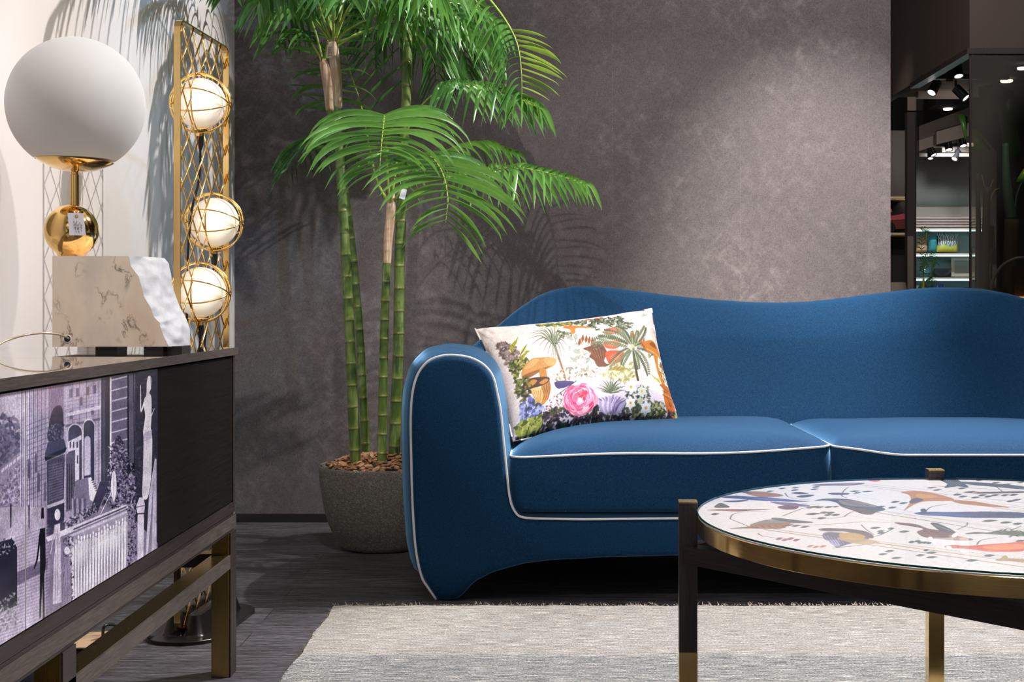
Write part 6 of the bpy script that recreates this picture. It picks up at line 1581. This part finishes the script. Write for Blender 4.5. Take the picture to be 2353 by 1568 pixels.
slant('wall_beam_g', [(2112, 290), (2229, 246), (2229, 281), (2152, 303), (2152, 309), (2112, 322)], 10.55, M_soffit)
sbox('wall_black_a', 2.50, 4.0, 11.2, 11.25, P(0, 300, 11.2).z, P(0, 224, 11.2).z, M_blackc)
Pb(2236, 2353, 134, 222, 9.8, 0.05, 'wall_beam_h', plain('olive_bulkhead', (0.060, 0.050, 0.036, 1), 0.7))
# track with cylindrical spots
def track_spot(px, py, Y, tilt, L=0.10, r=0.032, lens=M_lens, label='', face=True):
    c = P(px, py, Y); h = empty('track_spotlight', c)
    d = Vector((math.sin(tilt)*1, -0.45, -math.cos(tilt))).normalized() if face else Vector((0, 0.2, -1)).normalized()
    MB().lathe([(0, 0), (r, 0), (r, -L), (r*0.86, -L), (r*0.86, -L+0.01), (0, -L+0.01)][::-1], c-d*L, 20, axis=-d).build('housing', M_black, h, True, 40)
    MB().lathe([(0, -L+0.006), (r*0.84, -L+0.006)], c-d*L, 20, axis=-d).build('lens', lens, h, False, None)
    top = c-d*L
    MB().tube([top, top+Vector((0, 0, 0.10))], 0.008, 6).build('stem', M_black, h, True, None)
    tag(h, label, 'spotlight', 'spotlights on the dark ceiling track'); return h
track_spot(2203, 176, 8.9, 0.05, label='black track spotlight pointing straight down nearest the glass corner')
track_spot(2182, 187, 9.0, 0.0, label='unlit-looking black spotlight hanging between two lit ones near the glass corner', face=False, r=0.025)
track_spot(2140, 214, 9.2, -0.6, label='black track spotlight tilted beside the column top')
track_spot(2220, 226, 9.0, 0.65, label='black track spotlight tilted towards the glass edge under the pale beam')
track_spot(2214, 336, 11.2, 0.05, .09, .03, label='black spotlight pointing down on the right of the lower track')
track_spot(2181, 345, 11.2, 0.0, .09, .03, label='black spotlight in the middle of the lower track')
track_spot(2146, 357, 11.2, 0.35, .08, .027, label='black spotlight with two bright edges left in the lower track')
track_spot(2138, 365, 11.3, -0.1, .07, .024, label='lowest leftmost black spotlight of the lower track')
track_spot(2193, 366, 11.6, -0.55, .09, .028, label='black spotlight tilted inwards below the lower track')
tr = MB().box(2.40, 2.96, 8.95, 9.0, 2.30, 2.33).build('ceiling_track', M_black, None, False, None); tag(tr, 'black lighting track above the glass corner', 'track')
def downlight(px, py, Y, w, h, mat, label):
    c = P(px, py, Y); s_ = F/Y; e_ = empty('downlight', c)
    MB().lathe([(0, 0), (w/s_, 0), (w/s_*1.15, 0.004), (w/s_*1.15, 0.014), (0, 0.014)], c, 24).build('lens', mat, e_, True, 30); tag(e_, label, 'ceiling light', 'recessed lights in the black ceiling')
for a in ((2178, 253, 11.0, 9, 3, M_lens, 'small white recessed light in the black ceiling behind the glass'), (2083, 299, 12.0, 8, 3, M_lensw, 'warm recessed light glowing beside the dark column'),
          (2313, 189, 9.6, 12, 4, M_lensw, 'warm oval recessed light, lower of the pair behind the front glass'), (2327, 182, 9.7, 12, 4, M_lensw, 'warm oval recessed light, upper of the pair behind the front glass'), (2349, 160, 9.0, 10, 8, M_lens, 'bright round spotlight cluster at the picture edge behind glass')): downlight(*a)
# tilted discs face down: give them some thickness so they read from here
# ---- shelving with teal strip lights
sx0, sx1, sy = 3.06, 3.80, 12.05
def zrow(py): return P(0, py, 12.0).z
shf = empty('lit_shelving', (3.4, 12.1, 1.0)); tag(shf, 'grey wall shelving with teal strip lights seen through the shop glass', 'shelving')
M_teal = plain('teal_lit_back', (0.22, 0.36, 0.37, 1), 0.5)
MB().box(sx0, sx1, 12.24, 12.29, 1.0, zrow(528)).build('back_panel', M_teal, shf, False, None)
for py in (528, 586, 642):
    z = zrow(py); sh = MB().box(sx0, sx1, sy, 12.24, z, z+0.016).build('shelf', plain('shelf_board', (0.55, 0.45, 0.38, 1), 0.5), shf, False, None)
    MB().box(sx0, sx1, sy-0.008, sy-0.001, z-0.012, z+0.001).build('light_strip', M_led, sh, False, None)
MB().box(sx0, sx1, 12.16, 12.22, zrow(478), zrow(476)).build('light_strip', M_led, shf, False, None)
MB().box(sx0, sx1, 12.08, 12.10, zrow(497), zrow(474)).build('fascia', M_taupe, shf, False, None)
for k in range(4):
    z = zrow(519-k*6.4)
    r_ = MB().box(sx0+0.02, sx1, 12.07, 12.22, z-0.011, z+0.0095, 0, 0.008).build('folded_blanket', plain('mauve_wool', (0.36, 0.28, 0.26, 1), 0.9), None, True, None)
    tag(r_, ['folded taupe blanket at the bottom of the pile on the shelving', 'folded taupe blanket second from the bottom of the shelving pile', 'folded taupe blanket third from the bottom of the shelving pile', 'folded taupe blanket on top of the shelving pile'][k], 'blanket', 'folded blankets on the shelving')
def pillow_simple(name, px0, px1, py0, py1, Y, mats, lab, mi=None):
    a, b = P(px0, py1, Y), P(px1, py0, Y); m = MB(); N = 16
    for sd in (-1, 1):
        vs4 = []
        for j in range(N+1):
            for i in range(N+1):
                u, v = i/N, j/N; w = (max(0, 1-(2*u-1)**4)*max(0, 1-(2*v-1)**4))**.5
                vs4.append((a.x+(b.x-a.x)*u+0.02*(v), Y+sd*0.035*w+0.05*v, a.z+(b.z-a.z)*v))
        fs4 = [(j*(N+1)+i, j*(N+1)+i+1, (j+1)*(N+1)+i+1, (j+1)*(N+1)+i) for j in range(N) for i in range(N)]
        m.add(vs4, fs4)
    o = m.build(name, mats, None, True, None); tag(o, lab, 'cushion'); return o
def zebra():
    m = NT('zebra_and_lemon'); p = m.coord('Object'); wv = m.n('ShaderNodeTexWave'); wv.inputs['Scale'].default_value = 22; wv.inputs['Distortion'].default_value = 8; wv.inputs['Detail'].default_value = 2
    m.l(p, wv.inputs['Vector']); s1 = m.ramp(wv.outputs['Fac'], [(0.45, (0.02, 0.03, 0.03)), (0.55, (0.5, 0.56, 0.55))])
    sx_ = m.n('ShaderNodeSeparateXYZ'); m.l(p, sx_.inputs[0]); n = m.noise(p, 12, 2)
    k = m.math('LESS_THAN', m.math('ADD', sx_.outputs[2], m.math('MULTIPLY', n, 0.16)), 1.45); m.base(m.mix(k, s1, (0.50, 0.48, 0.06, 1))); return m.m
pillow_simple('throw_pillow', 2152, 2200, 536, 579, 12.12, zebra(), 'zebra-striped and lemon yellow cushion on the upper lit shelf')
pillow_simple('throw_pillow', 2133, 2151, 542, 579, 12.10, plain('teal_fabric', (0.02, 0.20, 0.22, 1), 0.8), 'teal cushion standing beside the zebra cushion on the shelf')
pillow_simple('throw_pillow', 2104, 2130, 545, 579, 12.16, plain('sand_fabric', (0.42, 0.28, 0.17, 1), 0.8), 'sand-coloured cushion at the column end of the upper lit shelf')
def pframe(px0, px1, py0, py1, Y, lab, inner, outer, t=0.012):
    a, b = P(px0, py1, Y), P(px1, py0, Y); e_ = empty('picture_frame', ((a.x+b.x)/2, Y, a.z))
    m = MB().box(a.x, b.x, Y, Y+.02, a.z, a.z+t).box(a.x, b.x, Y, Y+.02, b.z-t, b.z).box(a.x, a.x+t, Y, Y+.02, a.z+t, b.z-t).box(b.x-t, b.x, Y, Y+.02, a.z+t, b.z-t)
    m.build('frame', outer, e_, False, None); MB().box(a.x+t, b.x-t, Y+.008, Y+.018, a.z+t, b.z-t).build('picture', inner, e_, False, None); tag(e_, lab, 'picture frame')
pframe(2186, 2240, 592, 636, 12.14, 'cream framed picture leaning at the glass end of the middle shelf', plain('sage_print', (0.26, 0.30, 0.25, 1), 0.5), plain('cream_frame', (0.50, 0.45, 0.36, 1), 0.5), 0.028)
def lathe_thing(name, px, py, Y, prof, mat, lab, cat, zbase=None):
    c = P(px, py, Y)
    if zbase is not None: c.z = zbase
    o = MB().lathe(prof, c, 28).build(name, mat, None, True, 40); tag(o, lab, cat); return o
lathe_thing('bowl', 2163, 636, 12.12, [(0, 0), (.03, 0), (.08, .05), (.085, .08), (.078, .08), (.03, .01), (0, .008)], plain('slate_ceramic', (0.05, 0.07, 0.085, 1), 0.4), 'dark slate bowl on the middle lit shelf', 'bowl', zrow(642)+.0165)
lathe_thing('vase', 2124, 636, 12.12, [(0, 0), (.03, 0), (.05, .04), (.03, .09), (.022, .10), (.016, .10), (0, .01)], plain('teal_glaze', (0.03, 0.16, 0.18, 1), 0.2), 'small teal vase beside the bowl on the middle lit shelf', 'vase', zrow(642)+.0165)
for (x, mt, lab, prof) in ((2113, plain('pale_glaze', (0.45, 0.52, 0.50, 1), 0.4), 'pale round pot at the column end of the lowest shelf', [(0, 0), (.06, 0), (.075, .06), (.06, .10), (0, .10)]),
                     (2154, plain('cobalt_glaze', (0.03, 0.07, 0.22, 1), 0.25), 'cobalt blue vase on the lowest lit shelf', [(0, 0), (.035, 0), (.06, .05), (.05, .09), (.05, .115), (0, .115)]),
                     (2203, plain('bottle_green_glaze', (0.008, 0.03, 0.025, 1), 0.2), 'dark bottle-green bowl on the lowest lit shelf', [(0, 0), (.03, 0), (.055, .03), (.05, .06), (.02, .08), (0, .08)])):
    lathe_thing('vase', x, 672, 12.15, prof, mt, lab, 'vase', 0.9165)
MB_s = MB().box(sx0, sx1, sy, 12.24, 0.90, 0.916); MB_s.build('shelf', plain('shelf_board_low', (0.4, 0.34, 0.3, 1), 0.5), shf, False, None)
MB().box(sx0, sx1, 12.24, 12.29, 0.0, 1.0).box(sx0, sx0+0.02, sy, 12.24, 0.0, 0.90).box(sx1-0.02, sx1, sy, 12.24, 0.0, 0.90).build('cabinet_base', M_panel, shf, False, None)
# fern at the column
def small_palm(name, base, tips, lab, mat, n=12, L=.06, W=.005):
    e_ = empty(name, base); rg = random.Random(5)
    MB().lathe([(0, 0), (.05, 0), (.06, .1), (.0, .1)], (base[0], base[1], base[2]), 20).build('planter', M_panel, e_, True, 40)
    MB().tube([Vector(base)+Vector((0, 0, .1)), Vector(tips[0][0])], .008, 6).build('stem', M_rachis, e_, True, None)
    for ctrl in tips:
        c = catmull([Vector(v) for v in ctrl], 20); m = MB(); m.tube(c, .002, 5)
        for k in range(n):
            p = c[int(3+k*16/n)]; T_ = (c[min(19, int(4+k*16/n))]-c[int(2+k*16/n)]).normalized(); S = T_.cross(Vector((0, -1, .3))).normalized()
            for sd in (1, -1):
                d = (S*sd+T_*.8).normalized(); w = d.cross(Vector((0, -1, 0))).normalized()*W; q = p+d*L
                m.add([p-w*.4, p+w*.4, p.lerp(q, .5)+w+Vector((0, 0, .004)), q+Vector((0, 0, -.02)), p.lerp(q, .5)-w], [(0, 1, 2, 3, 4)])
        m.build('frond', mat, e_, False, None, False)
    tag(e_, lab, 'plant'); return e_
Yq = 9.9
small_palm('potted_fern', (P(2122, 0, Yq).x, Yq, 0.0), [[P(2122, 640, Yq), P(2118, 560, Yq), P(2124, 530, Yq), P(2136, 540, Yq)], [P(2122, 640, Yq), P(2125, 600, Yq), P(2140, 588, Yq), P(2152, 600, Yq)], [P(2122, 640, Yq), P(2124, 615, Yq), P(2138, 600, Yq), P(2150, 612, Yq)], [P(2122, 640, Yq), P(2122, 660, Yq), P(2134, 650, Yq), P(2146, 640, Yq)]], 'small feathery fern in front of the lit shelves behind the glass', M_leaf, 14, .055, .0045)
# niche with a toy car
Yn = 10.0
Pb(1960, 2088, 300, 980, Yn+0.28, 0.05, 'wall_niche', M_panel)
for (py, lab) in ((452, 'narrow cream wall shelf above the pink toy car'), (535, 'narrow cream wall shelf carrying the pink toy car')):
    a, b = P(1960, py+5, Yn), P(2087, py, Yn); o = MB().box(a.x, b.x, Yn, Yn+0.27, a.z, b.z, 0, .002).build('wall_shelf', plain('cream_shelf', (0.55, 0.48, 0.36, 1), 0.4), None, False, None); tag(o, lab, 'shelf')
    MB().box(a.x, b.x, Yn+.003, Yn+.27, a.z-.010, a.z-.002).build('under_edge', M_gold_old, o, False, None)
zc_ = P(0, 535, Yn).z+0.0005; xr = P(2086, 0, Yn).x
car = empty('toy_car', (xr-.2, Yn+.12, zc_)); tag(car, 'pink vintage toy car on the cream wall shelf in the dark passage', 'toy car')
M_pink = plain('pink_enamel', (0.42, 0.07, 0.10, 1), 0.3); M_red = plain('dark_red_enamel', (0.12, 0.02, 0.02, 1), 0.4)
side_pts = [(-.42, .03), (-.42, .12), (-.30, .13), (-.27, .19), (-.16, .20), (-.10, .125), (-.02, .135), (-.004, .125), (0, .05), (-.01, .03)]
MB().prism([(xr+x, Yn+.05, zc_+z) for x, z in side_pts], (0, .14, 0)).build('body', M_red, car, False, None)
MB().prism([(xr+x, Yn+.046, zc_+z) for x, z in [(-.14, .09), (-.10, .125), (-.02, .139), (0, .135), (0, .10), (-.05, .095)]], (0, .15, 0)).build('fender', M_pink, car, False, None)
MB().prism([(xr+x, Yn+.045, zc_+z) for x, z in [(-.145, .165), (-.105, .175), (-.10, .15), (-.145, .15)]], (0, .15, 0)).build('windscreen', M_pink, car, False, None)
for x in (-.33, -.115):
    for y in (.045, .195): MB().lathe([(0, -.012), (.02, -.012), (.036, -.010), (.038, 0), (.036, .010), (0, .012)], (xr+x, Yn+y, zc_+.0385), 24, axis=(0, 1, 0)).build('wheel', M_black, car, True, 40)
# pale cone shade standing low in the passage
lsh = lathe_thing('cone_lamp', 2061, 690, 8.6, [(0, -.06), (.006, -.06), (.006, 0), (.07, .02), (.052, .11), (.05, .11), (.066, .02), (.0, .01)], plain('pale_cone_shade', (0.55, 0.44, 0.34, 1), 0.6), 'pale tapered lamp shade just above the back of the sofa in the passage', 'lamp')
lt_c = P(2061, 0, 8.6); st = MB().lathe([(0, 0.001), (.10, 0.001), (.10, .012), (.008, .016), (.008, P(0, 690, 8.6).z-.055), (0, P(0, 690, 8.6).z-.055)], (lt_c.x, 8.6, 0), 24).build('lamp_pole', M_black, lsh, True, 40)
# banana plant behind the front glass
Yb = 9.0
ban = empty('banana_plant', (P(2300, 0, Yb).x, Yb, 0)); tag(ban, 'tall dark banana plant standing behind the smoked front glass', 'plant')
M_btr = plain('banana_stem', (0.085, 0.060, 0.036, 1), 0.8, 0, .35, 40); M_bgr = plain('banana_stalk', (0.045, 0.115, 0.075, 1), 0.5, 0, .3, 10); M_bl = plain('banana_leaf', (0.03, 0.11, 0.01, 1), 0.4, 0, .3, 8); M_bly = plain('light_green_banana_leaf', (0.15, 0.36, 0.01, 1), 0.4, 0, .2, 8)  # the small leaves are a lighter yellow-green
def btube(pts, r0, r1, mat, nm): 
    c = catmull([P(x, y, Yb+dy) for x, y, dy in pts], 24); MB().tube(c, [r0+(r1-r0)*i/23 for i in range(24)], 12).build(nm, mat, ban, True, None)
btube([(2322, 1010, 0), (2320, 700, 0), (2322, 600, 0), (2325, 505, 0)], .055, .045, M_btr, 'stem')
btube([(2262, 1010, .1), (2262, 700, .1), (2265, 560, .1), (2268, 430, .1)], .038, .022, M_btr, 'stem')
btube([(2248, 1010, .2), (2248, 700, .2), (2248, 520, .2), (2246, 400, .2)], .03, .012, M_btr, 'stem')
btube([(2324, 505, 0), (2316, 450, 0), (2312, 395, 0), (2310, 330, 0)], .036, .02, M_bgr, 'stalk'); btube([(2330, 500, 0), (2336, 450, 0), (2350, 415, 0)], .008, .005, M_bgr, 'stalk')
for pts in ([(2268, 470, .1), (2262, 430, .1), (2256, 402, .1)], [(2272, 470, .1), (2284, 440, .1), (2298, 432, .1)], [(2268, 470, .1), (2276, 430, .1), (2282, 412, .1)]): btube(pts, .005, .003, plain('dry_yellow_stalk', (0.28, 0.21, 0.06, 1), 0.6), 'dry_stalk')
def bleaf(pts, mat, dy=0, w=.5):
    """broad leaf: outline given, folded along the middle"""
    n = len(pts)//2; L_ = [P(x, y, Yb+dy) for x, y in pts[:n]]; R_ = [P(x, y, Yb+dy+.08) for x, y in pts[n:]][::-1]; M__ = [a.lerp(b, .5)+Vector((0, -.05, 0)) for a, b in zip(L_, R_)]
    vs5 = L_+M__+R_; fs5 = [(i, i+1, n+i+1, n+i) for i in range(n-1)]+[(n+i, n+i+1, 2*n+i+1, 2*n+i) for i in range(n-1)]
    m = MB().add(vs5, fs5); o = m.build('leaf', mat, ban, True, None, False); so = o.modifiers.new('t', 'SOLIDIFY'); so.thickness = .003
bleaf([(2238, 250), (2250, 300), (2290, 350), (2330, 210), (2290, 190), (2250, 200)], M_bl, .3)
bleaf([(2290, 240), (2300, 300), (2310, 370), (2353, 360), (2350, 280), (2340, 220)], M_bl, .1)
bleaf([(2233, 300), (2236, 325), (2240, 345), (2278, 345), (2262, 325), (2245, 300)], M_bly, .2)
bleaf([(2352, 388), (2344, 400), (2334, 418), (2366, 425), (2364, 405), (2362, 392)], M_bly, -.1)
bleaf([(2200, 262), (2208, 285), (2216, 318), (2218, 320), (2222, 290), (2224, 270)], M_bl, 1.2)
# round metal arch and small things low behind the glass
a_c = P(2353, 668, 8.7); ring = MB().tube([a_c+Vector((0.205*math.cos(t), 0, 0.205*math.sin(t))) for t in np.linspace(math.pi, 0, 30)], .011, 8)
o = ring.build('metal_arch', plain('pale_metal', (0.30, 0.26, 0.21, 1), 0.4), None, True, None); tag(o, 'round pale metal arch behind the glass above the sofa hump', 'arch')
for x in (-.205, .205): MB().tube([a_c+Vector((x, 0, .0)), Vector((a_c.x+x, 8.7, 0.0))], .011, 8).build('arch_leg', M_panel, o, True, None)
pc = P(2305, 676, 8.75); o = MB().obox(Vector((pc.x, 8.78, pc.z/2+.02)), (.035, 0, 0), (0, .01, 0), (0, 0, pc.z/2+.02)).build('display_board', plain('olive_board', (0.075, 0.065, 0.045, 1), 0.6), None, False, None); tag(o, 'dark olive display board standing inside the metal arch', 'board')
pc = P(2343, 660, 8.6); o = MB().box(P(2332, 0, 8.6).x, P(2370, 0, 8.6).x, 8.6, 8.66, 0, P(0, 612, 8.6).z).build('display_cabinet', plain('amber_cabinet', (0.10, 0.055, 0.02, 1), 0.4), None, False, None); tag(o, 'amber-lit display cabinet at the picture edge behind the glass', 'cabinet')
MB().box(P(2330, 0, 8.57).x, P(2370, 0, 8.57).x, 8.57, 8.6, P(0, 688, 8.57).z, P(0, 682, 8.57).z).build('light_strip', emis('amber_strip', (1.0, 0.55, 0.12), 2.0), o, False, None)
# white tubular stand behind the glass
o = MB().tube([P(2232, 568, 9.4), P(2248, 568, 9.4)], .004, 6).tube([P(2278, 642, 9.3), P(2278, 580, 9.3), P(2283, 572, 9.3)], .006, 6).tube([P(2232, 644, 9.4), P(2246, 644, 9.4)], .005, 6).tube([P(2278, 642, 9.3), P(2270, 644, 9.3), P(2232, 644, 9.4)], .004, 6).tube([P(2278, 642, 9.3), Vector((P(2278, 0, 9.3).x, 9.3, 0))], .006, 6).tube([P(2232, 568, 9.4), Vector((P(2232, 0, 9.4).x, 9.4, 0))], .006, 6).build('metal_rack', plain('grey_tube', (0.25, 0.23, 0.23, 1), 0.4), None, True, None); tag(o, 'thin grey tube rack standing beside the banana stems', 'rack')
# lights of that shop, with an added wash on the beams
spot('shop_spot', (3.3, 11.3, 2.3), (3.4, 12.2, 1.3), 70, 70, (0.85, 0.97, 1.0), .7, .05)
spot('shop_wash', (3.4, 11.2, 2.2), (3.4, 12.3, 2.1), 12, 110, WARM, .9, .1)
spot('beam_wash', (2.75, 9.35, 1.9), (2.95, 10.6, 2.25), 25, 90, (1, .93, .85), .9, .2)  # added to brighten the taupe beams
spot('banana_spot', (2.9, 8.6, 2.27), (2.95, 9.1, 1.0), 10, 80, (1, .95, .8), .8, .05)
spot('passage_spot', (2.1, 8.9, 3.0), (2.35, 10.1, 1.45), 40, 40, WARM, .8, .05)
spot('bulkhead_wash', (3.2, 6.8, 3.1), (2.7, 8.2, 2.7), 14, 90, (1, .9, .85), .9, .1)

sbox('ceiling_black_a', 2.85, 3.17, 11.6, 12.9, 2.37, 2.45, M_blackc); sbox('ceiling_black_b', 3.0, 3.36, 10.8, 11.19, 2.401, 2.46, M_blackc); sbox('ceiling_black_c', 2.9, 4.6, 8.9, 9.79, 2.405, 2.46, M_blackc)
tr = MB().box(2.85, 3.5, 11.28, 11.34, 2.13, 2.16).build('ceiling_track', M_black, None, False, None); tag(tr, 'black lower lighting track between pale beams', 'track')
spot('passage_wash', (1.6, 6.4, 3.0), (2.42, 9.0, 2.6), 90, 70, (1, .85, .78), .9, .1)
